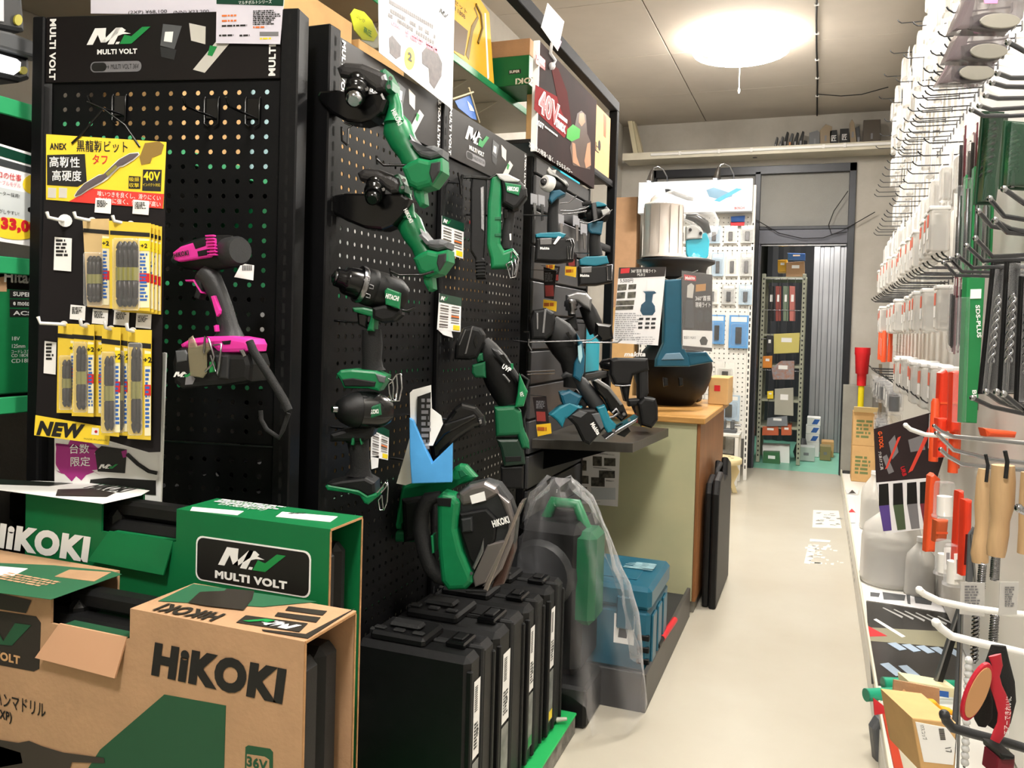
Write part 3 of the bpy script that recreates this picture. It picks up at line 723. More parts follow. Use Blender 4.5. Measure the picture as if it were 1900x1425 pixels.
# ============================================================ cardboard sleeves round tool cases, front left
def hollow_case(t, x0, x1, y0, y1, z0, z1, n0, n1):
    """black case inside a sleeve: two shells and a handle bridging the notch (x n0..n1)"""
    ym = (y0+y1)/2
    MB().rbox(x0, x1, y0, ym-.002, z0, z1, .012).build('case_shell', BLK, t); MB().rbox(x0, x1-.004, ym+.002, y1, z0, z1, .012).build('case_shell', BLK, t)
    MB().rbox(x0+.006, x1-.01, ym-.003, ym+.003, z0+.006, z1-.006, .003).build('seal_rib', RUB, t)
def sleeve(t, W, D, z0, z1, n0, n1, nd, m, mt, me, flap_m):
    """local frame: right front edge at x=0, y=0; notch n0<n1 (negative x)"""
    th = .004
    front = [(0, z0), (0, z1), (n1, z1), (n1, z1-nd), (n0, z1-nd), (n0, z1), (-W, z1), (-W, z0)]
    MB().prism(front, 0, th).build('front_sheet', m, t)
    MB().prism(front, D-th, D).build('back_sheet', m, t)
    MB().box(n1, 0, 0, D, z1, z1+th).build('top_sheet', mt, t); MB().box(-W, n0, 0, D, z1, z1+th).build('top_sheet', mt, t)
    MB().box(-W, 0, th, D-th, z0, z0+th).build('bottom_sheet', m, t)
    # raw edge
    MB().box(-.0005, .0012, .0005, th, z0, z1).box(-.0005, .0012, D-th, D-.0005, z0, z1).box(-.0005, .0012, .002, D-.002, z1+.0004, z1+th-.0004).build('cut_edge', KRAFTE, t)
    # folded flap hanging in front of the notch
    q = MB(); x0, x1 = n0+.004, n1-.006; zt = z1-nd+.002
    v = [(x0+.012, .0, zt), (x1, .0, zt), (x1-.004, -.016, zt-.052), (x0-.018, -.014, zt-.05)]
    q.add(v+[(a, b+.003, c) for a, b, c in v], [(0, 1, 2, 3), (7, 6, 5, 4), (0, 4, 5, 1), (1, 5, 6, 2), (2, 6, 7, 3), (3, 7, 4, 0)]); q.build('front_flap', flap_m[0], t)
    MB().prism([(x0+.02, 0), (x1, 0), (x1, .002), (x0+.02, .002)], .002, D*.62).build('inner_flap', flap_m[1], t).matrix_local = Matrix.Translation((0, 0, zt-.002))
    hollow_case(t, -W+.02, -.012, .012, D-.012, z0+.008, z1-.032 if False else z1-.004-.03, n0, n1)
    ym = D/2; zh = z1-.018
    MB().rbox(n0-.02, n1+.03, ym-.016, ym+.016, zh-.014, zh+.014, .006).build('handle', BLK, t)
    for a, b in ((n0-.012, n0+.016),): MB().rbox(a, b, ym-.03, ym+.03, z1-.07, zh, .01).build('handle_mount', BLK, t)
KGRN = mat('kraft_green_print', '#1f4f34', .55, var=.04, vscale=10)
KT = T('boxed_rotary_hammer', 'brown cardboard sleeve box with black brand lettering at the bottom left', 'box', FY(-.60, .878, 0, 0))
sleeve(KT, .72, .125, .44, .838, -.436, -.287, .04, KRAFT, KRAFT, KRAFTE, (mat('pale_kraft_inside', '#c79a78', .75), KGRN))
f = crop(0, 860, 2.5214)
decal(V(KT, f([(770, 1080), (1058, 1132), (1040, 1750), (300, 1600), (470, 1338)])), KGRN, KT, name='printed_panel')
KT.text('HiKOKI', *f([(1015, 975)])[0], 66, INK, -.0012, w=266, bold=2.2, shear=.12)
decal(V(KT, f([(1150, 1325), (1162, 1318), (1265, 1334), (1278, 1350), (1278, 1520), (1145, 1500)])), KGRN, KT, name='printed_battery')
decal(V(KT, f([(1158, 1358), (1240, 1370), (1262, 1385), (1262, 1500), (1155, 1480)])), KRAFT, KT, y=-.0014, name='printed_battery')
KT.text('36V', *f([(1207, 1400)])[0], 20, KGRN, -.002, w=38, bold=1.2)
KT.text('ハンマドリル', *f([(95, 1125)])[0], 26, INK, -.0012, w=96, bold=1.2); KT.text('(2XP)', *f([(15, 1180)])[0], 22, INK, -.0012, w=34, bold=1)
lg = decal(V(KT, f([(-200, 660), (170, 715), (192, 745), (185, 960), (160, 972), (-200, 905)])), mat('print_black', '#2b2520', .5), KT, name='printed_badge')
KT.text('VOLT', *f([(35, 905)])[0], 16, mat('kraft_ink', '#c79a6c', .6), -.0016, w=50, bold=1.6)
MB().quad(V(KT, f([(0, 790), (20, 830), (75, 745), (150, 755), (60, 850), (-60, 840)])), -.0016).build('logo_initials', KGRN, KT)
MB().quad(V(KT, f([(-200, 560), (150, 640), (125, 700), (-200, 650)])), -.0012).build('printed_band', mat('print_black', '#2b2520', .5), KT)
# printed rotary hammer picture
for nm, pl, m_ in (('printed_tool', [(0, 1290), (90, 1305), (140, 1295), (200, 1320), (300, 1350), (490, 1375), (495, 1400), (340, 1395), (330, 1425), (390, 1450), (0, 1520)], mat('tool_print', '#3a332c', .5)), ('printed_tool', [(0, 1320), (100, 1350), (110, 1400), (0, 1420)], mat('tool_print_light', '#8f7a62', .5))):
    MB().quad(V(KT, f(pl)), -.0014 if nm == 'x' else -.0015).build(nm, m_, KT)
# prints on its top
kt = KT.sub(LZ(-.60, .878, .8425))
VV = lambda t, pts: [(v.x, v.z) for v in (t.p(*a) for a in pts)]
decal(VV(kt, f([(905, 565), (1480, 648), (1230, 672), (740, 645)])), mat('print_green_top', '#2e6446', .5), kt, name='printed_panel')
MB().quad(VV(kt, f([(935, 605), (1050, 600), (1060, 590), (1190, 600), (1180, 640), (1140, 690), (960, 670), (880, 655)])), -.0016).build('printed_tool', mat('print_black', '#2b2520', .5), kt)
kt.text('HiKOKI', *f([(885, 698)])[0], 14, mat('print_black', '#2b2520', .5), -.0012, w=140, bold=1.5, rot=PI)
decal(VV(kt, f([(1150, 712), (1440, 750), (1400, 790), (1105, 745)])), mat('print_black', '#2b2520', .5), kt, name='printed_badge'); mv_logo(kt, kt.p(*f([(1275, 750)])[0]).x, kt.p(*f([(1275, 752)])[0]).z, -.07, -.0016)
decal(VV(kt, f([(1300, 698), (1500, 722), (1480, 745), (1285, 715)])), mat('print_black', '#2b2520', .5), kt, name='printed_badge'); decal(VV(kt, f([(1350, 670), (1530, 692), (1510, 712), (1335, 688)])), mat('print_black', '#2b2520', .5), kt, name='printed_badge')
decal(VV(kt, f([(1225, 778), (1430, 800), (1640, 690), (1660, 680), (1440, 820), (1230, 785)])), mat('print_black', '#2b2520', .5), kt, name='printed_band')
decal(VV(kt, f([(-60, 465), (250, 478), (520, 505), (570, 520), (240, 638), (-60, 600)])), mat('print_green_top', '#2e6446', .5), kt, name='printed_panel')
decal(VV(kt, f([(325, 500), (520, 512), (440, 555), (255, 532)])), KRAFT, kt, y=-.0014, name='printed_label')
decal(VV(kt, f([(-50, 480), (130, 495), (60, 530), (-50, 525)])), PAP, kt, y=-.0014, name='printed_label')
mb = MB(); p0 = kt.p(*f([(120, 555)])[0]); fineprint(mb, p0.x-.06, p0.x+.08, p0.z-.012, p0.z+.02, 4, -.0015, 5); mb.build('fine_print', mat('pale_kraft_inside', '#c79a78', .75), kt, kind='stuff')

GT = T('boxed_tool_case', 'green cardboard sleeve box with white multi volt badge beside the first panel', 'box', FY(-.67, 1.039, 0, 0))
sleeve(GT, .62, .094, .45, .938, -.445, -.287, .05, GBOX, GBOX, KRAFTE, (GBOX, GBOX))
decal(rrect(*(lambda a, b: (a.x, b.x, b.z, a.z))(Vector((GT.p(364, 1035).x, 0, GT.p(470, 1008).z)), Vector((GT.p(577, 1065).x, 0, GT.p(470, 1093).z))), .012), INKW, GT, name='printed_badge')
a_, b_ = Vector((GT.p(367, 1035).x, 0, GT.p(470, 1011).z)), Vector((GT.p(574, 1065).x, 0, GT.p(470, 1090).z))
decal(rrect(a_.x, b_.x, b_.z, a_.z, .011), INK, GT, y=-.0014, name='printed_badge')
mv_logo(GT, GT.p(468, 1042).x, GT.p(468, 1039).z, .11, -.002, sub=None)
GT.text('MULTI VOLT', 466, 1075, 15, INKW, -.002, w=138, bold=1.8)
GT.text('HiKOKI', 68, 1004, 48, INKW, -.0012, w=208, bold=2.2, shear=.12)
gt = GT.sub(LZ(-.67, 1.039, .942))
decal(VV(gt, f([(900, 205), (1140, 225), (1110, 243), (890, 222)])), PAP, gt, name='sticker'); decal(VV(gt, f([(1320, 228), (1580, 250), (1545, 275), (1290, 250)])), PAP, gt, name='sticker')
mb = MB()
for i in range(9):
    p0 = gt.p(*f([(1350+i*9, 235)])[0]); mb.quad([(p0.x, p0.z-.006), (p0.x+.001+.0008*(i % 3), p0.z-.006), (p0.x+.001+.0008*(i % 3), p0.z+.002), (p0.x, p0.z+.002)], -.0016)
mb.build('barcode', INK, gt, kind='stuff')
mb = MB(); p0 = gt.p(*f([(1180, 195)])[0]); fineprint(mb, p0.x-.07, p0.x+.07, p0.z-.014, p0.z+.012, 3, -.0012, 8); mb.build('fine_print', INKW, gt, kind='stuff')
gt.text('DH 36DPB (2XP)', *f([(1135, 205)])[0], 6, INKW, -.0013, w=105)
decal(VV(gt, f([(0, 80), (380, 88), (700, 128), (660, 150), (480, 190), (-60, 118)])), PAP, gt, name='printed_panel')
MB().quad(VV(gt, f([(270, 125), (420, 120), (540, 140), (500, 160), (260, 155)])), -.0016).build('printed_tool', mat('print_black', '#2b2520', .5), gt)
gt.text('HiKOKI', *f([(520, 118)])[0], 9, INK, -.0014, w=95, bold=1.5); 
decal(VV(gt, f([(-30, 75), (340, 95), (230, 108), (-30, 100)])), INK, gt, y=-.0013, name='printed_band')
# what the boxes stand on: a stack of plain black cases below the picture
ft = T('tool_case', 'black tool case lying under the cardboard sleeve boxes', 'case', FY(-1.0, 1.0, .066))
MB().rbox(-.34, .38, -.14, .14, 0, .182, .01).build('lower_shell', BLK, ft); MB().rbox(-.34, .38, -.14, .14, .185, .372, .01).build('upper_shell', BLK, ft); MB().rbox(-.1, .1, -.16, -.14, .17, .2, .006).build('handle', BLK, ft)

# ============================================================ black cases on the green deck
def standing_case(i, y0, y1, h, x1, label):
    L = .292; t = T('tool_case', label, 'case', FX(x1, (y0+y1)/2, .066), 'black cases standing on the green deck'); w = (y1-y0)/2-.002
    # local: x along aisle (thickness), y into the rack (length), z up
    MB().rbox(-w, -.006, 0, L, 0, h, .014).build('shell_half', BLK, t); MB().rbox(.002, w, 0, L, 0, h, .014).build('shell_half', BLK, t)
    MB().rbox(-.009, .005, -.004, L+.003, .006, h+.003, .004).build('rim', RUB, t)
    # corner ribs on the end
    for s_ in (-1, 1): MB().rbox(s_*w*.86-.006, s_*w*.86+.006, -.005, .01, .01, h-.03, .003).build('corner_rib', BLK, t)
    # top: raised handle block, handle, latches
    hb = MB().rbox(-w*.8, w*.6, .12, L-.03, h-.004, h+.02, .007).build('handle_block', BLK, t)
    MB().rbox(-w*.35, w*.15, .15, L-.06, h+.02, h+.033, .006).build('handle', RUB, hb)
    for y in (.1, .15, .2): MB().rbox(-w*.62, -w*.42, y+.03, y+.06, h+.019, h+.026, .003).build('grip_rib', RUB, hb)
    for y in (.03, L-.075):
        l = MB().rbox(-w*.45, w*.45, y, y+.05, h-.002, h+.014, .004).build('latch', BLKG, t)
        MB().rbox(-w*.25, w*.25, y+.012, y+.038, h+.013, h+.019, .002).build('latch_tab', BLK, l)
    lb = MB().quad([(-w*.62, h*.46), (-.012, h*.46), (-.012, h*.86), (-w*.62, h*.86)], -.0012).build('label_sticker', PAP, t)
    mb = MB(); 
    for k in range(12): mb.quad([(-w*.55, h*.70+k*.005), (-w*.35, h*.70+k*.005), (-w*.35, h*.70+k*.005+.0025), (-w*.55, h*.70+k*.005+.0025)], -.0018)
    fineprint(mb, -w*.55, -w*.2, h*.5, h*.64, 8, -.0018, i); mb.build('barcode', INK, lb, kind='stuff')
    text(('BE', '4C', '36', '18')[i % 4], -w*.3, h*.58, .011, INK, lb, -.002, rot=-PI/2)
    s2 = MB().quad([(-w*.62, h*.1), (-.012, h*.1), (-.012, h*.44), (-w*.62, h*.44)], -.0012).build('picture_sticker', mat('grey_sticker', '#8d8f8c', .35, col2='#4d5450', vscale=14), t)
    MB().quad([(-w*.6, h*.11), (-.014, h*.11), (-.014, h*.17), (-w*.6, h*.17)], -.0018).build('sticker_stripe', (INKY, INKGR, INKGR, INKY)[i % 4], s2)
    return t
standing_case(0, 1.652, 1.812, .445, -.70, 'nearest of the four black tool cases standing on the green deck')
standing_case(1, 1.826, 2.025, .440, -.70, 'second black tool case from the camera on the green deck')
standing_case(2, 2.04, 2.19, .435, -.70, 'third black tool case from the camera on the green deck')
standing_case(3, 2.205, 2.36, .435, -.695, 'farthest of the four black tool cases, beside the plastic-wrapped machine')
fl = T('cone_nut', 'small grey plastic cone lying on the green deck edge', 'cone', Matrix()); p0 = at_z(1032, 1336, .078); MB().lathe(p0, p0+Vector((.03, .012, .004)), [(0, .008), (1, .005)], 10).build('cone_shell', mat('grey_cone', '#a9a79b', .5), fl)

# ============================================================ slatwall tower with the big poster
XM = -1.0; YM0, YM1 = 2.875, 3.62
tw = T('slatwall_tower', 'dark slatwall display tower holding the teal cordless tools', 'display panel', FX(XM, YM0))
SLAT = mat('dark_slat_laminate', '#3a3a3c', .4, var=.08, vscale=6)
W_ = YM1-YM0
MB().rbox(-.004, W_+.004, .014, .09, 0, 1.885, .003).build('tower_core', PAINTB, tw)
zz = .12
while zz < 1.84:
    MB().rbox(0, W_, 0, .0135, zz, min(zz+.122, 1.88), .003).build('slat', SLAT, tw); zz += .131
MB().rbox(W_-.012, W_+.006, -.004, .02, .1, 1.885, .003).build('edge_trim', BLK, tw)
po = T('poster_board', 'dark red poster board reading 40V max above the slatwall tower', 'sign', FX(-.985, YM0))
MB().rbox(-.045, W_+.02, 0, .022, 1.89, 2.29, .001).build('board', mat('poster_print', '#1c1010', .75, spec=.15, col2='#2c1817', vscale=3), po)
MB().rbox(-.053, -.045, -.0005, .022, 1.89, 2.29, .0005).build('board_edge', WHT, po)
f = crop(780, 0, 3.75)
decal(V(po, f([(800, 355), (868, 420), (866, 490), (802, 440)])), mat('brand_red', '#cc2027', .35), po, name='printed_badge')
po.text('Makita', *f([(835, 425)])[0], 10, INKW, -.0016, w=14, bold=1)
decal(V(po, f([(800, 590), (1000, 700), (1045, 880), (1000, 960), (860, 830), (790, 760)])), mat('glow_red_print', '#7e2226', .8, spec=.1), po, name='printed_glow')
decal(V(po, f([(900, 430), (960, 480), (1020, 640), (1050, 860), (1030, 900), (960, 720)])), mat('dark_red_print', '#4c1a1a', .8, spec=.1), po, y=-.001, name='printed_glow')
po.text('40V', *f([(895, 755)])[0], 46, INKW, -.0024, w=36, bold=2.4, shear=.1); po.text('40V', *f([(895, 755)])[0], 42, INKR, -.003, w=32, bold=1, shear=.1)
po.text('max', *f([(975, 880)])[0], 16, INKW, -.0024, w=17, bold=1.6); decal(V(po, f([(958, 785), (1020, 835), (1018, 860), (958, 812)])), INKW, po, y=-.002, name='printed_strip')
po.text('XGT', *f([(830, 865)])[0], 11, INKW, -.0024, w=14, bold=2, shear=.2); mb = MB(); p0 = po.p(*f([(930, 935)])[0])
fineprint(mb, p0.x-.12, p0.x+.12, p0.z-.006, p0.z+.006, 1, -.002, 2); mb.build('fine_print', INKW, po, kind='stuff')
po.text('次世代の現場へ届く、さらなるパワー', *f([(915, 1110)])[0], 10, INKW, -.0024, w=69)
# the poster's photograph: a person in shadow with gloved hands, kept plain
decal(V(po, f([(1040, 1030), (1060, 940), (1090, 790), (1120, 770), (1150, 800), (1160, 930), (1185, 990), (1180, 1180), (1060, 1150)])), mat('poster_figure', '#4b3a33', .4), po, name='printed_figure')
decal(V(po, f([(1105, 790), (1135, 785), (1145, 850), (1120, 880), (1100, 850)])), mat('poster_skin', '#a5795c', .45), po, y=-.0012, name='printed_figure')
for q in ([(1055, 990), (1075, 1000), (1085, 1090), (1110, 1160), (1060, 1130)], [(1160, 1000), (1180, 990), (1185, 1150), (1150, 1170), (1140, 1120)]): decal(V(po, f(q)), mat('poster_skin', '#a5795c', .45), po, y=-.0012, name='printed_figure')
decal(V(po, f([(1020, 900), (1060, 865), (1110, 900), (1105, 960), (1050, 985), (1015, 960)])), mat('poster_green', '#2f9a35', .4), po, y=-.0014, name='printed_glow')
# clip card holder on top
ck = T('card_holder', 'clear clip holding a white card above the red poster', 'sign', FX(-.98, YM0))
MB().prism(V(ck, f([(890, 20), (1005, 150), (960, 355), (845, 190)])), .002, .0035).build('card', mat('shiny_white_card', '#f6f4f8', .12), ck)
decal(V(ck, f([(940, 240), (985, 290), (965, 340), (940, 310)])), mat('pink_print', '#d987b5', .4), ck, y=.0012, name='printed_patch')
MB().tube([ck.p(*q, -.002) for q in f([(915, 300), (905, 370), (940, 420), (915, 470)])], .006, 8).ball(ck.p(*f([(915, 460)])[0], -.004), .014).build('clip', film('clip_plastic', '#f4f4f6', .35, .1), ck)

# ============================================================ dark shelf board under the teal tools
ms = T('display_shelf', 'dark wood-look shelf board carrying the teal circular saw', 'shelf', LZ(0, 0, .83))
q = [at_z(*a, .83) for a in ((985, 806), (1175, 822), (1240, 793))]
poly = [(XM+.002, 2.905), (-.634, 3.0), (-.595, 3.54), (XM+.002, 3.56)]
MB().prism([(a, b) for a, b in poly], 0, .036, .002).build('board', mat('dark_wood_laminate', '#37342f', .38, var=.2, vscale=5, stretch=(2, 1, 20)), ms)
for y in (3.05, 3.45): MB().prism([(XM+.002, 0), (-.72, 0), (XM+.002, .1)], y, y+.006).build('bracket', PAINTB, ms).matrix_local = Matrix(((1, 0, 0, 0), (0, 0, 1, .037), (0, 1, 0, 0), (0, 0, 0, 1)))

# ============================================================ dark plinth, makpac
pl = T('floor_plinth', 'low dark display plinth on the floor under the teal case', 'base', FX(-.49, 2.64))
PLM = mat('plinth_laminate', '#45423f', .45, var=.1, vscale=5)
MB().rbox(0, .98, 0, .015, 0, .128, .002).build('front_board', PLM, pl); MB().rbox(0, .015, .015, .5, 0, .128, .002).build('end_board', SHB, pl); MB().rbox(.015, .98, .015, .5, .08, .095, .002).build('deck', SHB, pl)
mk = T('stacking_case', 'teal stacking tool case with a raised brand name and black handle', 'case', FY(-.50, 2.72, .096))
D_, H_ = .36, .29
TC = mat('teal_case', '#1d5a70', .33, var=.05, vscale=10)
MB().rbox(-.37, 0, 0, D_, 0, H_*.72, .012).build('body', TC, mk); ld = MB().rbox(-.375, .005, -.005, D_+.005, H_*.73, H_, .014).build('lid', TC, mk)
MB().rbox(-.3, -.06, .07, D_-.07, H_, H_+.004, .003).build('lid_panel', TC, ld)
mt = mk.sub(LZ(-.50, 2.72, .096+H_+.005)); mt.text('Makita', 1188, 1050, 16, mat('pale_teal_ink', '#8fb4bd', .4), -.0015, w=44, bold=1.6, rot=PI/2*.0+PI/2)
MB().tube([(-.33, .1, H_-.01), (-.33, .1, H_+.05), (-.33, .26, H_+.05), (-.33, .26, H_-.01)], .014, 8).build('handle', BLK, mk)
for x in (-.28, -.08): MB().rbox(x-.03, x+.03, -.016, -.003, H_*.5, H_*.88, .004).build('latch', TEALD, mk)
for k in range(3): MB().rbox(.0, .008, .03+k*.1, .1+k*.1, .02, H_*.66, .004).build('side_rib', TC, mk)
for k in range(3): MB().rbox(-.04, .002, -.003, .012, .03+k*.04, .05+k*.04, .003).build('stack_foot', BLK, mk)
decal([(-.12, .09), (-.05, .09), (-.05, .19), (-.12, .19)], PAP, mk, y=-.0015, name='sticker'); decal([(-.105, .11), (-.075, .11), (-.07, .17), (-.1, .17)], DGRY, mk, y=-.002, name='printed_tool')
rd = T('red_marker', 'red and black stick lying on the plinth beside the teal case', 'stick', Matrix()); a_, b_ = at_z(1228, 1185, .14), at_z(1252, 1150, .14); MB().tube([a_, a_.lerp(b_, .5), b_], .012, 8).build('barrel', INKR, rd); MB().tube([a_.lerp(b_, -.35), a_], .011, 8).build('cap', BLK, rd)

# ============================================================ desk
DK = T('counter_desk', 'cream counter desk with wooden top and brown side', 'desk', FY(-.482, 3.66, 0))
CREAM = mat('cream_laminate', '#b9b793', .45, var=.05, vscale=3, col2='#aeb08e')
BRN = mat('brown_veneer', '#8a5a33', .45, var=.18, vscale=3, stretch=(8, 8, 1))
MB().rbox(-.54, -.008, 0, .02, .055, .845, .002).build('front_panel', CREAM, DK); MB().rbox(-.007, .008, -.002, .95, .055, .845, .002).build('side_panel', BRN, DK)
MB().rbox(-.54, -.01, .925, .945, .055, .845, .002).rbox(-.54, -.525, .02, .925, .055, .845, .002).build('inner_panel', CREAM, DK)
MB().rbox(-.53, .0, .02, .93, 0, .055, .002).build('kick_base', mat('grey_kick', '#77736a', .6), DK)
MB().rbox(-.56, .03, -.03, .98, .846, .875, .004).build('desk_top', mat('oak_edge', '#b98a4c', .4, var=.12, vscale=3, stretch=(2, 20, 20)), DK)
MB().rbox(-.05, -.03, -.012, 0, .0, .06, .002).build('levelling_foot', STL, DK)
f = crop(960, 700, 4.75)
dp = T('notice_sheet', 'white instruction sheet with small photos taped to the cream desk', 'poster', FY(-.9, 3.655))
MB().prism(V(dp, f([(548, 640), (905, 650), (885, 1140), (550, 1110)])), -.001, 0).build('sheet', PAP, dp)
PH = mat('photo_print', '#6f6c60', .4, col2='#2c2b2a', vscale=40)
for k, (x0, y0, x1, y1) in enumerate(((665, 695, 745, 780), (765, 710, 865, 780), (560, 730, 610, 820), (720, 820, 860, 885), (560, 865, 628, 935), (650, 880, 770, 960), (560, 965, 615, 1010), (650, 970, 865, 1075))):
    decal(V(dp, f([(x0, y0), (x1, y0+4), (x1, y1+4), (x0, y1)])), PH if k < 7 else mat('pale_grey_ink', '#ccd2d4', .35), dp, y=-.0018, name='printed_photo')
mb = MB()
for x0, y0, w in ((560, 655, 300), (670, 790, 170), (780, 905, 80), (560, 1080, 180)): a_ = dp.p(*f([(x0, y0)])[0]); b_ = dp.p(*f([(x0+w, y0+20)])[0]); fineprint(mb, a_.x, b_.x, b_.z, a_.z, 2, -.0018, w)
mb.build('fine_print', INK, dp, kind='stuff')
lc = T('leaning_case', 'large black case standing on edge against the brown desk side', 'case', FX(-.395, 3.76))
MB().prism([(0, 0), (.55, 0), (.55, .5), (.5, .6), (.36, .64), (.34, .56), (.2, .56), (.16, .6), (.03, .58), (0, .52)], 0, .034, .01).build('shell_half', BLK, lc); MB().prism([(.01, .005), (.54, .005), (.54, .49), (.5, .585), (.37, .62), (.34, .545), (.2, .545), (.16, .585), (.03, .565), (.01, .52)], .035, .065, .01).build('shell_half', BLK, lc)
MB().tube([(.17, .033, .57), (.19, .033, .6), (.33, .033, .61), (.35, .033, .6)], .011, 8).build('handle', RUB, lc)
# ============================================================ things on the first panel
def dX(px, py, x): return -(ROT.transposed() @ (at_x(px, py, x)-CAM)).z
def V2(t, c, pts): return t.P(c(pts))
def loop(t, name, pts, m=CHR, r=.0022, y=0, parent=None): return MB().tube([t.p(*q[:2], (q[2] if len(q) > 2 else y)) for q in pts], r, 6).build(name, m, parent or t)
# hooks on panel 1
def peghook(t, px, py, L=.1, m=BLKG, label='', group=None, drop=True):
    q = t.p(px, py); h = T('peg_hook', label, 'hook', t.M @ Matrix.Translation((q.x, 0, q.z)), group)
    MB().rbox(-.014, .014, -.004, -.0002, -.04, .002, .001).build('back_plate', m, h)
    for s_ in (-1, 1): MB().tube([(s_*.015, -.003, .004), (s_*.015, -.006, .0), (s_*.015, -.006, -.05), (s_*.005, -.006, -.056)], .0022, 6).build('wire', m, h)
    MB().tube([(0, -.004, -.035), (0, -L*.5, -.038), (0, -L, -.04), (0, -L-.012, -.026)], .0025, 6).build('prong', m, h)
peghook(P1, 395, 185, .1, label='empty black peg hook left of the right-hand one on the first panel')
peghook(P1, 471, 185, .1, label='empty black peg hook near the right post of the first panel')
peghook(P1, 224, 180, .09, label='black peg hook from which the yellow-headed card board hangs')
# --- hanging display card board with bit packs
f = crop(0, 0, 2.969)
CB = T('bit_display_board', 'black hanging board with yellow header full of screwdriver bit packs', 'display board', camM(190, 530, 1.44, yaw=-6))
CBW = mat('black_card', '#151113', .6, spec=.25)
MB().prism(V2(CB, f, [(258, 742), (915, 785), (880, 2040+450), (820, 2492), (197, 2310)]), 0, .004).build('board', CBW, CB)
hd = MB().prism(V2(CB, f, [(256, 740), (917, 783), (900, 1150), (255, 1100)]), -.0012, 0).build('yellow_header', YEL, CB)
decal(V2(CB, f, [(510, 1040), (905, 1070), (898, 1150), (380, 1112)]), mat('orange_red_print', '#d8392f', .45), CB, y=-.002, name='printed_band')
decal(V2(CB, f, [(262, 855), (470, 850), (480, 1000), (430, 1030), (262, 1020)]), INK, CB, y=-.002, name='printed_brush_patch')
decal(V2(CB, f, [(790, 935), (893, 937), (888, 1055), (785, 1052)]), INK, CB, y=-.002, name='printed_patch'); decal(V2(CB, f, [(712, 970), (776, 974), (774, 1042), (710, 1040)]), INK, CB, y=-.002, name='printed_patch')
CB.text('40V', *f([(840, 972)])[0], 17, INKY, -.003, w=31, bold=1); CB.text('インパクト対応', *f([(838, 1020)])[0], 6, INKY, -.003, w=32)
CB.text('吸振', *f([(743, 990)])[0], 8, INKY, -.003, w=18); CB.text('収撃', *f([(742, 1022)])[0], 8, INKY, -.003, w=18)
CB.text('ANEX', *f([(323, 808)])[0], 12, INK, -.002, w=31, bold=1.4); CB.text('黒龍靭ビット', *f([(565, 808)])[0], 22, INK, -.002, w=94, bold=1.2)
CB.text('タフ', *f([(553, 880)])[0], 18, INKR, -.002, w=28, bold=1.4)
CB.text('高靭性', *f([(360, 895)])[0], 20, INKW, -.003, w=56, bold=1); CB.text('高硬度', *f([(372, 970)])[0], 20, INKW, -.003, w=54, bold=1)
CB.text('喰いつきを良くし、滑りにくい', *f([(715, 1080)])[0], 10, INKW, -.003, w=116, rot=-.06); CB.text('曲がりに強く、伝達力が高い', *f([(715, 1115)])[0], 10, INKW, -.003, w=116, rot=-.06)
MB().limb(V2(CB, f, [(415, 1085, 6), (440, 1065, 16), (480, 1030, 22), (560, 985, 24), (585, 975, 18), (650, 910, 18), (670, 900, 24), (730, 865, 22), (770, 848, 8)]), .05, -.003).build('printed_bit', INKW, CB)
MB().limb(V2(CB, f, [(420, 1082, 3), (442, 1063, 12), (480, 1030, 17), (555, 986, 18), (585, 970, 12), (650, 910, 12), (672, 897, 18), (728, 865, 17), (766, 850, 4)]), .05, -.0045).build('printed_bit', mat('bit_grey_print', '#5d5358', .4), CB)
MB().quad(V2(CB, f, [(590, 960), (645, 912), (655, 925), (600, 975)]), -.0065).build('printed_bit', mat('olive_gold', '#8c8436', .5), CB)
MB().quad(V2(CB, f, [(770, 870), (800, 790), (880, 780), (905, 800), (890, 850), (840, 870), (830, 900), (780, 910)]), -.002).build('printed_dragon', mat('dragon_print', '#8a6d2c', .6), CB)
for x in (290, 350): decal(V2(CB, f, [(x-22, 1035), (x+22, 1037), (x+20, 1092), (x-24, 1090)]), mat('pale_print', '#c9c6bf', .4), CB, y=-.002, name='printed_patch')
loop(CB, 'hanging_cord', f([(395, 790), (450, 740), (560, 610)]), BLKG, .002, -.003); loop(CB, 'hanging_cord', f([(770, 810), (690, 690), (570, 600), (480, 560)]), BLKG, .002, -.003)
# yellow NEW strip
g = crop(0, 440, 2.969)
MB().prism(V2(CB, g, [(200, 980), (560, 1040), (608, 1098), (602, 1145), (192, 1090)]), -.003, -.0015).build('new_strip', YEL, CB)
CB.text('NEW', *g([(340, 1060)])[0], 27, INK, -.004, w=88, bold=2, shear=.2, rot=-.1)
decal(V2(CB, g, [(512, 1048), (550, 1052), (548, 1090), (508, 1086)]), INKW, CB, y=-.0038, name='printed_flag'); decal(V2(CB, g, [(534+8*math.cos(a), 1070+8*math.sin(a)) for a in [i*PI/6 for i in range(12)]]), INKR, CB, y=-.0046, name='printed_flag')
CB.text('MADE IN JAPAN', *g([(530, 1115)])[0], 4, mat('olive_gold', '#8c8436', .5), -.004, w=42, rot=-.1)
# price stickers on the board
for k, (x, y, w, h) in enumerate(((300, 0, 100, 190), (388, 372, 88, 88), (510, 395, 90, 88), (628, 402, 88, 88), (750, 418, 88, 88), (245, 572, 70, 185), (525, -215, 92, 88), (733, -205, 92, 85))):
    s_ = MB().prism(V2(CB, g, [(x+6, y), (x+w, y+8), (x+w-4, y+h), (x, y+h-8)]), -.0035, -.0025).build('price_sticker', PAP, CB)
    mb = MB(); a_ = CB.p(*g([(x+14, y+14)])[0]); b_ = CB.p(*g([(x+w-14, y+h*.6)])[0]); fineprint(mb, a_.x, b_.x, b_.z, a_.z, 5, -.0044, k); mb.build('fine_print', INK, s_, kind='stuff')
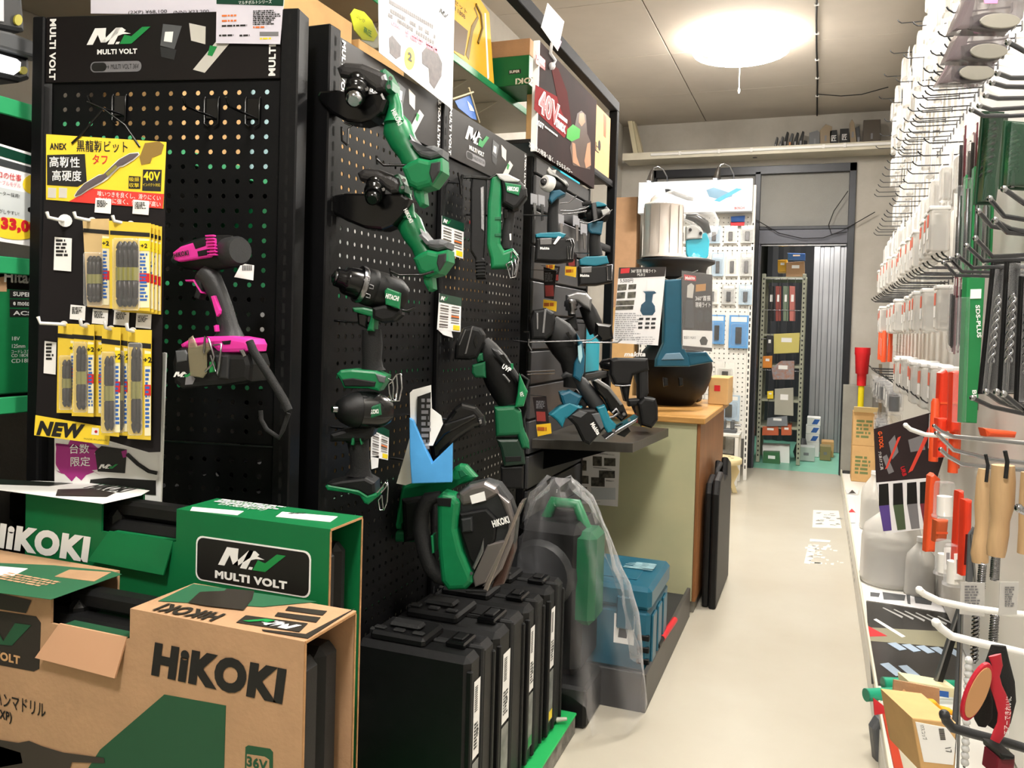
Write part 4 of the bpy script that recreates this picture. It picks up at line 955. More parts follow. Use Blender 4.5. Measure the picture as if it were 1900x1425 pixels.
# white plastic arms
for k, (x, y) in enumerate(((350, 1215), (500, 1215), (712, 1235))):
    a_ = f([(x, y)])[0]; h = T('white_hook', ('white plastic hook at the left of the board, below the yellow header', 'white plastic hook holding the first upper bit pack', 'white plastic hook holding the stack of upper bit packs')[k], 'hook', CB.M)
    MB().tube([h.p(a_[0], a_[1], -.005), h.p(a_[0]-12, a_[1]-2, -.03), h.p(a_[0]-28, a_[1]-6, -.04), h.p(a_[0]-31, a_[1]-16, -.04)], .003, 7).build('prong', WHT, h)
    MB().cyl(h.p(a_[0]+3, a_[1], -.007), h.p(a_[0]+3, a_[1], -.0005), .011 if k == 0 else .006, None, 14).build('mount', WHT, h)
for k, (x, y) in enumerate(((340, 480), (465, 490), (600, 505), (720, 515))):
    a_ = g([(x, y)])[0]; h = T('white_hook', ('leftmost white plastic hook of the lower bit row', 'second white plastic hook of the lower bit row', 'third white plastic hook of the lower bit row', 'rightmost white plastic hook of the lower bit row')[k], 'hook', CB.M)
    MB().tube([h.p(a_[0]+8, a_[1]+2, -.005), h.p(a_[0], a_[1], -.03), h.p(a_[0]-(40 if k == 0 else 6), a_[1]-2, -.04), h.p(a_[0]-(44 if k == 0 else 8), a_[1]-14, -.04)], .003, 7).build('prong', WHT, h)
    MB().cyl(h.p(a_[0]+4, a_[1], -.007), h.p(a_[0]+4, a_[1], -.0005), .006, None, 14).build('mount', WHT, h)
BITM = mat('blackened_steel', '#1f1a19', .35, metal=.3); OLV = mat('olive_sleeve', '#7d7a38', .5)
PKY = mat('pack_yellow', '#e3c33c', .45); PKT = mat('pack_tan', '#cdb07c', .5)
def bitpack(t_label, poly, y, bits, stripe=True, face=PKY, red=None, band=None, group='screwdriver bit packs on the black board', edge=0):
    t = T('bit_pack', t_label, 'package', CB.M @ Matrix.Translation((0, y, 0)), group)
    MB().prism(t.P(poly, 0), 0, .0015).build('card', face, t)
    P_ = t.P(poly, 0); zt = max(p[1] for p in P_); zb = min(p[1] for p in P_); xl = min(p[0] for p in P_); xr = max(p[0] for p in P_); w = xr-xl; h = zt-zb
    decal([(xl+w*.03, zt-h*.155), (xr-w*.02, zt-h*.175), (xr-w*.02, zt-h*.13), (xl+w*.03, zt-h*.11)], INK, t, name='printed_band')
    decal([(xr-w*.28, zb+h*.04), (xr-w*.03, zb+h*.04), (xr-w*.03, zt-h*.2), (xr-w*.28, zt-h*.19)], mat('cream_print', '#efe6c0', .5), t, y=-.001, name='printed_panel')
    if red: decal([(xr-w*.28, zb+h*red), (xr-w*.02, zb+h*red), (xr-w*.02, zb+h*(red+.1)), (xr-w*.28, zb+h*(red+.1))], INKR, t, y=-.0016, name='printed_patch')
    decal([(xr-w*.28, zt-h*.33), (xr-w*.02, zt-h*.33), (xr-w*.02, zt-h*.22), (xr-w*.28, zt-h*.22)], INKY, t, y=-.0016, name='printed_patch')
    text('+2', xr-w*.15, zt-h*.275, h*.05, INK, t, -.0024, bold=1)
    mb = MB(); fineprint(mb, xr-w*.25, xr-w*.05, zb+h*.1, zt-h*.36, 14, -.0017, int(w*9999)); mb.build('fine_print', INKB, t, kind='stuff')
    for (x, yt, yb, r) in bits:
        a_ = t.p(x, yt, -.004); b_ = t.p(x, yb, -.004); k = t.k(x, yt)
        b = MB().lathe(a_, b_, [(0, r*.25*k), (.05, r*.8*k), (.1, r*k), (.12, r*.7*k), (.15, r*k), (.38, r*k), (.40, r*.65*k), (.6, r*.65*k), (.62, r*k), (.85, r*k), (.88, r*.7*k), (.9, r*k), (.95, r*.8*k), (1, r*.25*k)], 8).build('screwdriver_bit', BITM, t)
        MB().lathe(a_.lerp(b_, .4), a_.lerp(b_, .6), [(0, r*1.06*k), (1, r*1.06*k)], 8, (False, False)).build('sleeve', OLV, b)
    bx = [b[0] for b in bits]; rr = bits[0][3]*1.5
    MB().prism(rrect(*[(t.p(min(bx)-rr, bits[0][1]-6).x), (t.p(max(bx)+rr, 0).x), t.p(0, bits[0][2]+6).z, t.p(0, bits[0][1]-8).z], .004), -.011, -.0016, .003).build('blister', CLR, t)
    return t
# upper row
for k in range(4):
    dx = (3-k)*16/2.969*1.0
    bitpack(('rearmost of the stacked upper bit packs', 'second rear pack of the stacked upper bit packs', 'middle pack of the stacked upper bit packs', 'front upper bit pack with five black bits')[k], [(x+dx+(3-k)*1.5, y+(3-k)*2) for x, y in f([(600, 1215), (830, 1230), (825, 1715), (605, 1700)])], -.006-.009*k, [(f([(x, 0)])[0][0]+dx, f([(0, 1330)])[0][1], f([(0, 1690)])[0][1], 8.5*.9) for x in ((662, 688, 714, 740) if k == 3 else (700,))], red=.32)
bitpack('tan bit pack at the left of the upper row', f([(455, 1205), (600, 1205), (607, 1700), (480, 1690)]), -.012, [(f([(x, 0)])[0][0], f([(0, 1410)])[0][1], f([(0, 1665)])[0][1], 7) for x in (500, 520, 542)], face=PKT, red=.32)
# lower row
LOW = [('two-bit pack at the left end of the lower row', [(320, 475), (420, 478), (415, 970), (312, 968)], (358, 380), 675, 935, 6, -.012, .4),
       ('rear long bit pack beside the second lower hook', [(500, 480), (572, 484), (560, 990), (470, 985)], (490,), 600, 950, 6, -.008, .36),
       ('front long bit pack on the second lower hook', [(410, 478), (520, 484), (515, 990), (395, 985)], (438, 460), 600, 950, 7, -.02, .36),
       ('rear bit pack between the third and fourth lower hooks', [(640, 495), (705, 500), (700, 1095), (625, 1090)], (668,), 650, 1065, 6, -.009, .4),
       ('front long bit pack on the third lower hook', [(562, 490), (665, 498), (655, 1100), (556, 1090)], (592, 614), 655, 1065, 7, -.021, .4),
       ('long bit pack at the right end of the lower row', [(705, 508), (835, 512), (830, 1118), (702, 1110)], (740, 763), 605, 1080, 7, -.015, .4),
       ]
for lb, poly, xs, yt, yb, r, y, red in LOW:
    bitpack(lb, g(poly), y, [(g([(x, 0)])[0][0], g([(0, yt)])[0][1], g([(0, yb)])[0][1], r*.85) for x in xs], red=red)
# --- magenta splash poster behind
mp = T('event_poster', 'white poster with a magenta splash and white Japanese characters behind the bit board', 'poster', camM(200, 800, 1.5, yaw=-6))
MB().prism(V2(mp, g, [(300, 1090), (860, 630), (915, 640), (885, 1500), (300, 1360)]), 0, .003).build('sheet', PAP, mp)
MB().prism(V2(mp, g, [(905, 635), (917, 638), (888, 1500), (873, 1500)]), -.004, .004).build('frame_edge', WHT, mp)
rn = random.Random(5); cx_, cy_ = 420, 1220
pts = [(cx_+(150+rn.uniform(-50, 40))*math.cos(a*PI/16), cy_+(125+rn.uniform(-45, 30))*math.sin(a*PI/16)) for a in range(32)]
pts = [(max(308, x), max(1095, min(1345, y))) for x, y in pts]
decal(V2(mp, g, pts), mat('magenta_ink', '#a3267f', .5), mp, name='printed_splash')
mp.text('台数', *g([(440, 1165)])[0], 18, INKW, -.0018, w=36, bold=.8); mp.text('限定', *g([(445, 1235)])[0], 18, INKW, -.0018, w=36, bold=.8)
decal(V2(mp, g, [(525, 1180), (560, 1150), (700, 1170), (690, 1300), (540, 1290)]), INK, mp, y=-.0016, name='printed_tool'); mv_logo(mp, mp.p(*g([(600, 1260)])[0]).x, mp.p(*g([(600, 1262)])[0]).z, .03, -.003)
decal(V2(mp, g, [(670, 1180), (700, 1170), (700, 1210), (680, 1215)]), mat('magenta_ink', '#a3267f', .5), mp, y=-.002, name='printed_tool')
loop(mp, 'printed_strap', g([(700, 1195), (760, 1250), (820, 1290), (865, 1300)]), INK, .0035, -.0016)
decal(V2(mp, g, [(860, 720), (880, 725), (875, 930), (850, 925)]), mat('ochre_splash', '#c9a03a', .5), mp, y=-.0012, name='printed_splash')
decal(V2(mp, g, [(500, 1335), (600, 1325), (700, 1330), (860, 1340), (860, 1420), (490, 1390)]), INK, mp, y=-.0016, name='printed_band')

# --- magenta impact driver
IM = T('impact_driver', 'magenta and black cordless impact driver hanging on the first panel', 'power tool', camM(400, 600, 1.47, yaw=10))
IM.limb('motor_housing', g([(975, 120, 40), (1010, 112, 66), (1080, 98, 86), (1180, 88, 98), (1260, 80, 92), (1290, 76, 84)]), BLK, .55, 0)
IM.cylp('rear_cap', (*g([(1262, 82)])[0], -.002), (*g([(1325, 74)])[0], -.02), [(0, 27), (.8, 27), (1, 23)], DGRY)
IM.limb('nose', g([(950, 133, 14), (962, 128, 26), (985, 120, 40)]), DGRY, .7)
sp = IM.slab('side_panel', g([(1008, 95), (1050, 62), (1130, 38), (1200, 18), (1232, 20), (1228, 95), (1205, 120), (1040, 145), (1015, 135)]), -.034, -.02, MAG, .004)
IM.slab('panel_band', g([(1120, 40), (1195, 20), (1190, 60), (1135, 78)]), -.036, -.03, BLK, .002, parent=sp); IM.slab('panel_band', g([(1145, 90), (1212, 75), (1208, 108), (1150, 118)]), -.036, -.03, BLK, .002, parent=sp)
for k in range(7): IM.slab('vent_rib', g([(1195+k*2, 5+k*17), (1240+k*2, 2+k*17), (1240+k*2, 10+k*17), (1195+k*2, 13+k*17)]), -.04, -.03, MAG, .001)
IM.text('HiKOKI', *g([(1062, 105)])[0], 9, INK, -.0365, w=27, bold=1.5, rot=.16)
IM.limb('grip', g([(1120, 190, 60, .8), (1165, 240, 62, .7), (1200, 310, 56, .7), (1235, 400, 54, .7), (1258, 490, 58, .7), (1262, 530, 78, .6), (1262, 548, 90, .6)]), DGRY)
IM.slab('grip_stripe', g([(1195, 330), (1213, 325), (1243, 405), (1240, 425), (1226, 440)]), -.021, -.012, MAG, .001); IM.slab('grip_stripe', g([(1215, 490), (1228, 485), (1232, 520), (1220, 522)]), -.024, -.012, MAG, .001)
IM.slab('trigger', g([(1090, 235), (1125, 238), (1130, 300), (1112, 345), (1085, 335), (1098, 290)]), -.012, .012, RUB, .003); IM.slab('trigger_rim', g([(1040, 238), (1090, 236), (1135, 310), (1125, 312), (1085, 247), (1045, 248)]), -.014, .014, MAG, .002)
IM.slab('foot', g([(1048, 590), (1095, 562), (1190, 548), (1330, 545), (1415, 560), (1430, 590), (1425, 628), (1395, 635), (1260, 640), (1225, 605), (1100, 615), (1058, 612)]), -.036, .036, MAG, .008)
IM.slab('foot_recess', g([(1280, 575), (1330, 568), (1325, 590), (1290, 592)]), -.0375, -.034, BLK, .001)
bt = IM.slab('battery', g([(1030, 622), (1060, 602), (1225, 610), (1330, 640), (1425, 640), (1442, 700), (1432, 790), (1300, 812), (1060, 830), (1020, 800), (1010, 690)]), -.04, .04, BLK, .01)
IM.slab('release_button', g([(1037, 625), (1090, 620), (1105, 640), (1100, 680), (1045, 690)]), -.042, -.036, GRY, .003, parent=bt)
a_ = IM.p(*g([(1082, 752)])[0]); mv_logo(bt, a_.x, a_.z, .034, -.0412)
decal(V2(IM, g, [(1222, 685), (1248, 680), (1255, 700), (1254, 738), (1222, 742)]), INKGR, bt, y=-.0412, name='printed_badge'); decal(V2(IM, g, [(1095, 765), (1125, 755), (1145, 775), (1130, 805), (1090, 808)]), INKG, bt, y=-.041, name='printed_badge')
IM.slab('battery_rib', g([(1255, 650), (1330, 650), (1325, 775), (1275, 770)]), -.044, -.036, DGRY, .003, parent=bt)
bh = IM.slab('bit_holder', g([(1120, 560), (1140, 545), (1165, 600), (1240, 575), (1235, 620), (1215, 640), (1215, 745), (1195, 770), (1130, 760), (1118, 640)]), -.05, -.042, film('smoky_clip', '#8d8468', .5, .12), .003)
loop(IM, 'bit_clip', g([(1122, 640), (1130, 545), (1150, 560), (1180, 660), (1170, 700), (1130, 740)]), STL, .002, -.052)
loop(IM, 'bit_clip', g([(1160, 650), (1175, 700), (1200, 760), (1215, 640), (1220, 590), (1175, 595)]), STL, .002, -.052)
h2 = crop(260, 600, 3.958)
loop(IM, 'wrist_strap', [(x, y, -.03-.0*i) for i, (x, y) in enumerate(h2([(800, 130), (830, 200), (880, 280), (940, 370), (1000, 470), (1060, 570), (1090, 640)]))], RUB, .0075)
loop(IM, 'wrist_strap', [(x, y, -.02) for x, y in h2([(885, 640), (890, 710), (930, 780), (1020, 840), (1050, 780), (1090, 660)])], RUB, .004)
IM.slab('strap_clip', h2([(805, 195), (840, 190), (862, 235), (835, 245)]), -.04, -.032, CHR, .002)
tg = T('price_tag', 'small white barcode tag behind the pink impact driver', 'tag', camM(455, 503, 1.55, yaw=-10)); MB().prism(V2(tg, g, [(1330, 145), (1400, 155), (1395, 238), (1290, 220)]), 0, .001).build('tag_sheet', PAP, tg); mb = MB()
for k in range(7): a_ = tg.p(*g([(1335+k*8, 155)])[0]); mb.quad([(a_.x, a_.z-.01), (a_.x+.0015, a_.z-.01), (a_.x+.0015, a_.z), (a_.x, a_.z)], -.001)
mb.build('barcode', INK, tg, kind='stuff')
# --- price cards above the header
h3 = crop(100, 20, 3.958)
for lb, poly, d in (('white price card with the multi volt list clipped on the first header', [(1195, -90), (1690, -90), (1660, 245), (1190, 238)], .0), ('wide white price card standing behind the first header', [(270, -90), (1200, -90), (1200, 30), (270, 20)], .02)):
    t = T('price_card', lb, 'sign', P1.M @ Matrix.Translation((0, -.012+d, 0)))
    MB().prism(V2(t, h3, poly), 0, .0015).build('sheet', mat('lilac_white_card', '#d9d5e2', .25), t)
    if d == 0:
        decal(V2(t, h3, [(1195, -90), (1690, -90), (1685, -35), (1195, -50)]), mat('deep_green_ink', '#0e3b2c', .3), t, name='printed_band'); t.text('マルチボルトシリーズ', *h3([(1480, -62)])[0], 7, INKW, -.0016, w=62)
        for x, y, w, m_ in ((1235, 40, 150, INKO), (1235, 78, 150, INKO), (1235, 115, 190, INK), (1215, 185, 130, INK), (1365, 185, 110, INK), (1465, 125, 90, INKO), (1515, 208, 125, INKY)):
            mb = MB(); a_ = t.p(*h3([(x, y-8)])[0]); b_ = t.p(*h3([(x+w, y+8)])[0]); fineprint(mb, a_.x, b_.x, a_.z-.0055, a_.z, 1, -.0012, w); mb.build('fine_print', m_, t, kind='stuff')
        mb = MB(); a_ = t.p(*h3([(1465, 0)])[0]); fineprint(mb, a_.x, a_.x+.06, a_.z-.03, a_.z, 8, -.0012, 77); mb.build('fine_print', INK, t, kind='stuff')
        decal(V2(t, h3, [(1512, 155), (1650, 155), (1650, 185), (1512, 185)]), INKG, t, name='printed_band')
    else:
        t.text('(2XP) ¥68,100', *h3([(690, 12)])[0], 8, INK, -.0012, w=72); t.text('(NN) ¥23,200', *h3([(1010, 12)])[0], 8, INK, -.0012, w=66)
# --- tall white hanging notice above the grinders
nt_ = T('hanging_notice', 'tall white notice with two black batteries and a yellow number badge above the grinders', 'poster', FX(-.975, 1.8))
f = crop(440, 0, 3.393)
MB().prism(V2(nt_, f, [(890, -120), (1372, -120), (1355, 690), (895, 330)]), 0, .0015).build('sheet', PAPL, nt_)
for poly in ([(955, 240), (975, 222), (1030, 290), (1028, 355), (1000, 372), (960, 335)], [(1162, 330), (1195, 290), (1260, 330), (1290, 400), (1285, 480), (1240, 560), (1210, 520), (1205, 430), (1165, 400)]): decal(V2(nt_, f, poly), mat('battery_print', '#55494a', .4, col2='#2b2628', vscale=50), nt_, name='printed_battery')
decal(V2(nt_, f, [(1085+33*math.cos(a*PI/10), 368+72*math.sin(a*PI/10)) for a in range(20)]), YEL, nt_, name='printed_badge'); nt_.text('2', *f([(1085, 358)])[0], 16, INK, -.0016, w=7, bold=2)
for k, (x, y, dx, dy, m_) in enumerate(((955, -10, 280, 165, INK), (950, 40, 300, 180, INK), (950, 75, 320, 200, INK), (955, 115, 320, 190, INKR), (1040, 190, 220, 120, INKR))):
    mb = MB(); rn = random.Random(k); n_ = 22
    for i in range(n_):
        if rn.random() < .25: continue
        u = i/n_; a_ = nt_.p(*f([(x+dx*u, y+dy*u)])[0]); mb.quad([(a_.x, a_.z-.011), (a_.x+.010, a_.z-.011), (a_.x+.010, a_.z-.001), (a_.x, a_.z-.001)], -.001)
    mb.build('fine_print', mat('soft_ink', '#6a6668', .5) if m_ is INK else mat('pink_ink', '#d86a80', .4), nt_, kind='stuff')
a_ = nt_.p(*f([(1300, 85)])[0]); mv_logo(nt_, a_.x, a_.z, .05, -.0012, INK, INK)
sp_ = T('shelf_talker', 'round yellow shelf talker card hanging over the second header', 'sign', FX(-1.05, 1.75))
MB().prism(V2(sp_, f, [(715, 90), (740, 55), (800, 75), (850, 130), (885, 220), (860, 260), (790, 250), (740, 190)]), 0, .002).build('card', mat('lemon_card', '#e9ee3a', .4), sp_); MB().prism(V2(sp_, f, [(850, 130), (900, 220), (890, 300), (860, 300), (780, 250), (860, 260), (885, 220)]), .001, .003).build('card_edge', PAP, sp_)
sp_.text('高圧', *f([(820, 200)])[0], 12, INKGR, -.001, w=14, bold=1); sp_.text('コレが', *f([(775, 115)])[0], 8, mat('olive_gold', '#8c8436', .5), -.001, w=16)
# ============================================================ tools on the second panel
def grinder(label, c, d, guard, sc=1., yaw=20):
    a0 = c([(480, 300)])[0]
    t = T('angle_grinder', label, 'power tool', camM(a0[0], a0[1], d, yaw=14), 'green cordless grinders')
    t.slab('gear_case', c([(252, 118), (300, 86), (400, 94), (480, 125), (532, 150), (548, 190), (525, 245), (475, 252), (430, 220), (400, 195), (270, 168)]), -.05, .0, DALU, .012, seg=3)
    t.slab('gear_flange', c([(470, 140), (520, 120), (560, 190), (560, 240), (530, 250)]), -.045, .01, GRND, .006)
    for x, y in ((510, 140), (500, 188), (372, 200)): t.cylp('screw', (*c([(x, y)])[0], -.056), (*c([(x, y)])[0], -.045), [(0, 4*sc), (1, 4*sc)], ALU, n=8)
    A, B = c([(330, 160)])[0], c([(300, 262)])[0]
    t.cylp('spindle_collar', (*A, -.03), (*B, -.075), [(0, 22*sc), (.2, 22*sc), (.22, 19*sc), (.35, 19*sc), (.37, 22*sc), (.55, 22*sc), (.57, 18*sc), (.85, 18*sc)], BLKG)
    A2 = c([(304, 250)])[0]; B2 = c([(298, 272)])[0]
    t.cylp('spindle_nut', (*A2, -.07), (*B2, -.082), [(0, 15*sc), (.7, 15*sc), (1, 10*sc)], CHR if sc == 1 else BLKG, n=12)
    gd = MB().prism(t.P(guard), -.04, .012, .006); gd.build('wheel_guard', BLKG, t)
    t.limb('neck', c([(530, 250, 40), (548, 310, 42), (545, 370, 52), (545, 400, 66)]), GRN, .8, -.01)
    t.limb('body_grip', c([(530, 372, 60, .8), (548, 430, 88, .75), (580, 500, 82, .75), (620, 570, 68, .8), (655, 640, 72, .8), (690, 705, 92, .7), (705, 745, 92, .7)]), GRN, .8, 0, n=18)
    t.slab('tail', c([(600, 670), (640, 640), (700, 612), (760, 625), (828, 612), (832, 690), (772, 772), (690, 795), (640, 770)]), -.035, .03, GRN, .012, seg=3)
    t.slab('tail_cover', c([(640, 470), (665, 500), (705, 548), (780, 540), (830, 562), (826, 602), (765, 622), (705, 605), (662, 560)]), -.03, .028, GRY, .01, seg=3)
    t.slab('battery_slot', c([(775, 648), (826, 640), (822, 695), (782, 760), (764, 705)]), -.037, -.028, DGRY, .003)
    t.slab('paddle_switch', c([(650, 775), (712, 790), (720, 868), (690, 885), (660, 830)]), -.018, .018, GRN, .005)
    t.text('HiKOKI', *c([(597, 400)])[0], 9*sc, INKW, -.05, w=30*sc, bold=1.4, rot=-1.1)
    return t
z5 = crop(560, 100, 3.0975)
D2 = dX(690, 260, -.90)
grinder('green cordless angle grinder with black guard, upper one on the second panel', z5, D2, z5([(135, 272), (150, 242), (250, 236), (380, 262), (505, 250), (526, 292), (500, 362), (440, 408), (380, 425), (300, 415), (220, 372), (160, 312)]))
S_ = .86
z5b = lambda pts: z5([(492+S_*(p[0]-400), 752+S_*(p[1]-170))+tuple((q*S_ if i == 0 else q) for i, q in enumerate(p[2:])) for p in pts])
grinder('green cordless angle grinder with black guard, lower one on the second panel', z5b, dX(720, 430, -.88), z5([(188, 892), (205, 832), (300, 816), (615, 822), (655, 850), (625, 930), (560, 1000), (500, 1024), (400, 1015), (300, 975), (210, 925)]), sc=S_)
for k, (p0, p1) in enumerate((([(430, 605), (470, 640), (600, 640), (700, 605)], 0), ([(510, 1250), (560, 1272), (690, 1270), (760, 1250)], 0))):
    h = T('peg_hook', ('black wire hook under the upper green grinder', 'black wire hook under the lower green grinder')[k], 'hook', camM(*z5([p0[1]])[0], D2-.03)); loop(h, 'prong', z5(p0), BLKG, .003); loop(h, 'back_wire', z5([(p0[0][0], p0[0][1]-20), (p0[0][0]+5, p0[0][1]+30)]), BLKG, .003, .02)
h = T('peg_hook', 'bent chrome-tipped hook beside the upper grinder guard', 'hook', camM(640, 240, D2)); loop(h, 'prong', z5([(245, 395), (290, 415), (270, 430), (265, 520)]), STL, .0025); loop(h, 'back_wire', z5([(228, 420), (232, 500), (262, 525)]), BLKG, .0025)
# drill driver
z6 = crop(560, 470, 2.97)
DR_ = T('drill_driver', 'black and green cordless drill driver with a large keyless chuck', 'power tool', camM(680, 560, dX(690, 580, -.90)))
ax = lambda t_: tuple(z6([(185+(560-185)*t_, 130+(245-130)*t_)])[0])+(-.05+.075*t_,)
def seg(nm, t0, t1, prof, m, par=None): return DR_.cylp(nm, ax(t0), ax(t1), prof, m, parent=par)
seg('motor_housing', .52, 1.0, [(0, 34.22), (.3, 35.4), (.8, 31.86), (1, 23.6)], BLK); ch_ = seg('chuck_sleeve', .0, .36, [(0, 12.98), (.02, 16.52), (.28, 17.7), (.36, 23.6), (.45, 25.96), (.98, 29.5), (1, 29.5)], BLKG)
seg('chuck_jaws', -.05, .03, [(0, 3.54), (.3, 8.26), (.35, 11.8), (1, 12.98)], STL, ch_); seg('chuck_collar', .33, .40, [(0, 34.22), (.5, 35.4), (1, 34.22)], STL); seg('torque_ring', .39, .56, [(0, 31.86), (.1, 34.22), (.9, 35.4), (1, 33.04)], BLK)
for x, y in ((365, 140), (383, 185), (365, 235)): loop(DR_, 'torque_window', z6([(x-10, y-14), (x+12, y-6), (x+10, y+12), (x-12, y+6)]), ALU, .001, -.055)
bd_ = DR_.slab('side_badge', z6([(475, 215), (490, 198), (560, 225), (553, 312), (480, 288)]), -.05, -.03, GRN, .003); DR_.text('HITACHI', *z6([(518, 250)])[0], 9, INKW, -.051, w=24, bold=1.2, rot=-.25)
DR_.slab('body_lower', z6([(400, 300), (470, 285), (560, 310), (560, 340), (520, 375), (455, 385), (400, 360)]), -.035, .03, BLK, .008)
DR_.slab('trigger_guard', z6([(290, 302), (350, 298), (460, 322), (472, 342), (412, 368), (408, 430), (370, 428), (392, 352), (300, 325)]), -.03, .03, GRN, .005)
DR_.slab('trigger', z6([(308, 328), (368, 332), (362, 418), (315, 395)]), -.012, .012, BLKG, .004)
DR_.limb('grip', z6([(385, 420, 52, .7), (388, 500, 58, .7), (386, 580, 54, .7), (390, 632, 60, .7), (392, 650, 72, .6)]), RUB, .7)
DR_.slab('foot', z6([(208, 662), (230, 640), (292, 634), (420, 645), (482, 672), (476, 700), (440, 756), (380, 742), (250, 740), (232, 700)]), -.036, .036, GRN, .006); DR_.slab('battery_slot', z6([(240, 690), (300, 684), (425, 704), (418, 730), (255, 728)]), -.038, -.03, BLK, .002)
DR_.slab('release_button', z6([(420, 660), (480, 675), (470, 710), (440, 705)]), -.039, -.034, GRY, .003)
loop(DR_, 'belt_hook', z6([(475, 692), (500, 700), (522, 668), (545, 664), (551, 740), (536, 812), (495, 816), (482, 770), (478, 722), (500, 705)]), CHR, .0022, -.042); loop(DR_, 'belt_hook', z6([(500, 705), (505, 740), (500, 800), (520, 815), (527, 740), (522, 670)]), CHR, .0022, -.042)
loop(DR_, 'side_lever', z6([(480, 300), (580, 318), (628, 298)]), BLKG, .004, -.02)
# impact wrench
IW = T('impact_wrench', 'black and green cordless impact wrench with square drive below the drill', 'power tool', camM(670, 780, dX(680, 800, -.90)))
ax = lambda t_: tuple(z6([(168+(470-168)*t_, 860+(868-860)*t_)])[0])+(-.06+.07*t_,)
seg2 = lambda nm, t0, t1, prof, m: IW.cylp(nm, ax(t0), ax(t1), prof, m)
seg2('square_drive', .0, .2, [(0, 6), (.5, 7), (1, 8)], STL); seg2('hammer_case', .08, .5, [(0, 9), (.05, 16), (.25, 24), (.6, 31), (1, 34)], BLK); seg2('motor_housing', .45, 1.02, [(0, 34), (.5, 35), (.8, 31), (1, 24)], BLKG)
seg2('steel_ring', .16, .24, [(0, 17), (.5, 20), (1, 21)], DALU)
IW.slab('side_badge', z6([(365, 848), (450, 820), (457, 880), (375, 908)]), -.052, -.035, GRND, .003); IW.text('HiKOKI', *z6([(415, 862)])[0], 8, INKW, -.053, w=20, bold=1.2, rot=.1)
IW.slab('lower_body', z6([(170, 985), (260, 960), (380, 940), (440, 900), (400, 1000), (360, 1030), (170, 1030)]), -.03, .03, BLK, .008)
IW.slab('trigger', z6([(240, 1000), (290, 1000), (285, 1050), (245, 1040)]), -.012, .012, BLKG, .004); IW.slab('trigger_trim', z6([(290, 995), (308, 995), (300, 1048), (284, 1048)]), -.03, .03, GRN, .002); IW.slab('trigger_trim', z6([(328, 1000), (338, 1000), (346, 1045), (338, 1048)]), -.03, .03, GRN, .002)
IW.limb('grip', z6([(310, 1030, 62, .65), (318, 1110, 55, .7), (322, 1190, 56, .7), (318, 1230, 75, .6)]), RUB, .7)
IW.slab('foot_top', z6([(155, 1255), (230, 1238), (365, 1222), (416, 1250), (420, 1305), (380, 1330), (330, 1300), (165, 1268)]), -.036, .036, BLK, .006); IW.slab('foot', z6([(148, 1268), (165, 1258), (330, 1288), (378, 1318), (440, 1300), (436, 1325), (382, 1368), (360, 1360), (330, 1312), (160, 1290)]), -.037, .037, GRN, .004)
for dx in (0, 22): loop(IW, 'belt_hook', z6([(412+dx, 1318), (440+dx, 1290), (462+dx*.5, 1262), (474, 1290), (468, 1370), (452, 1412), (428+dx, 1416), (420+dx, 1360), (440, 1335)]), CHR, .0022, -.042)
# price card behind the wrench
def pricecard(t, poly, rows=True, label_m=mat('deep_green_ink', '#0e3b2c', .3)):
    P_ = t.P(poly); MB().prism(P_, 0, .0012).build('sheet', PAPL, t)
    L = lambda u, v: ((P_[0][0]*(1-u)+P_[1][0]*u)*(1-v)+(P_[3][0]*(1-u)+P_[2][0]*u)*v, (P_[0][1]*(1-u)+P_[1][1]*u)*(1-v)+(P_[3][1]*(1-u)+P_[2][1]*u)*v)
    decal([L(0, 0), L(1, 0), L(1, .24), L(0, .24)], label_m, t, name='printed_band'); a_ = L(.2, .12); w = abs(P_[1][0]-P_[0][0]); mv_logo(t, a_[0], a_[1], w*.28, -.0014)
    decal([L(.66, .82), L(.95, .82), L(.95, .96), L(.66, .96)], INKY, t, name='printed_patch')
    mb = MB()
    for r in range(9):
        for u0 in (.06, .55):
            v = .3+r*.075; 
            if u0 > .5 and v > .78: continue
            q = [L(u0, v), L(u0+.36, v), L(u0+.36, v+.022+.02*(r % 3 == 1)), L(u0, v+.022+.02*(r % 3 == 1))]; mb.quad(q, -.001)
    mb.build('fine_print', mat('print_grey', '#5b5552', .5), t, kind='stuff')
    mb = MB().quad([L(.55, .56), L(.9, .56), L(.9, .6), L(.55, .6)], -.0014); mb.build('fine_print', INKO, t)
t = T('price_card', 'white price card half hidden behind the impact wrench', 'sign', FX(-.985, 1.75)); pricecard(t, z6([(385, 925), (482, 975), (475, 1140), (380, 1120)])); MB().prism(t.P(z6([(380, 1120), (425, 1115), (420, 1180), (385, 1190)])), 0, .001).build('card_tail', PAPL, t)
# leaflet pocket
LP = T('leaflet_pocket', 'blue cardboard pocket stuffed with white and black leaflets on the second panel', 'leaflet holder', camM(785, 830, dX(790, 830, -.90)))
LP.slab('pocket', z6([(598, 905), (620, 918), (675, 1048), (722, 1150), (832, 1045), (830, 1255), (610, 1262), (600, 1100)]), -.02, .012, mat('sky_blue_card', '#4b9ad8', .5, var=.06, vscale=8), .002)
LP.slab('white_leaflet', z6([(595, 770), (612, 752), (712, 726), (716, 855), (768, 895), (778, 940), (722, 1060), (640, 1060), (598, 905)]), .0, .003, PAP, 0); LP.slab('black_leaflet', z6([(638, 790), (712, 764), (704, 1040), (676, 1046), (632, 950)]), -.004, -.001, INK, 0)
mb = MB(); a_ = LP.p(*z6([(660, 800)])[0]); fineprint(mb, a_.x, a_.x+.025, a_.z-.13, a_.z, 9, -.0048, 4); mb.build('fine_print', INKG, LP, kind='stuff')
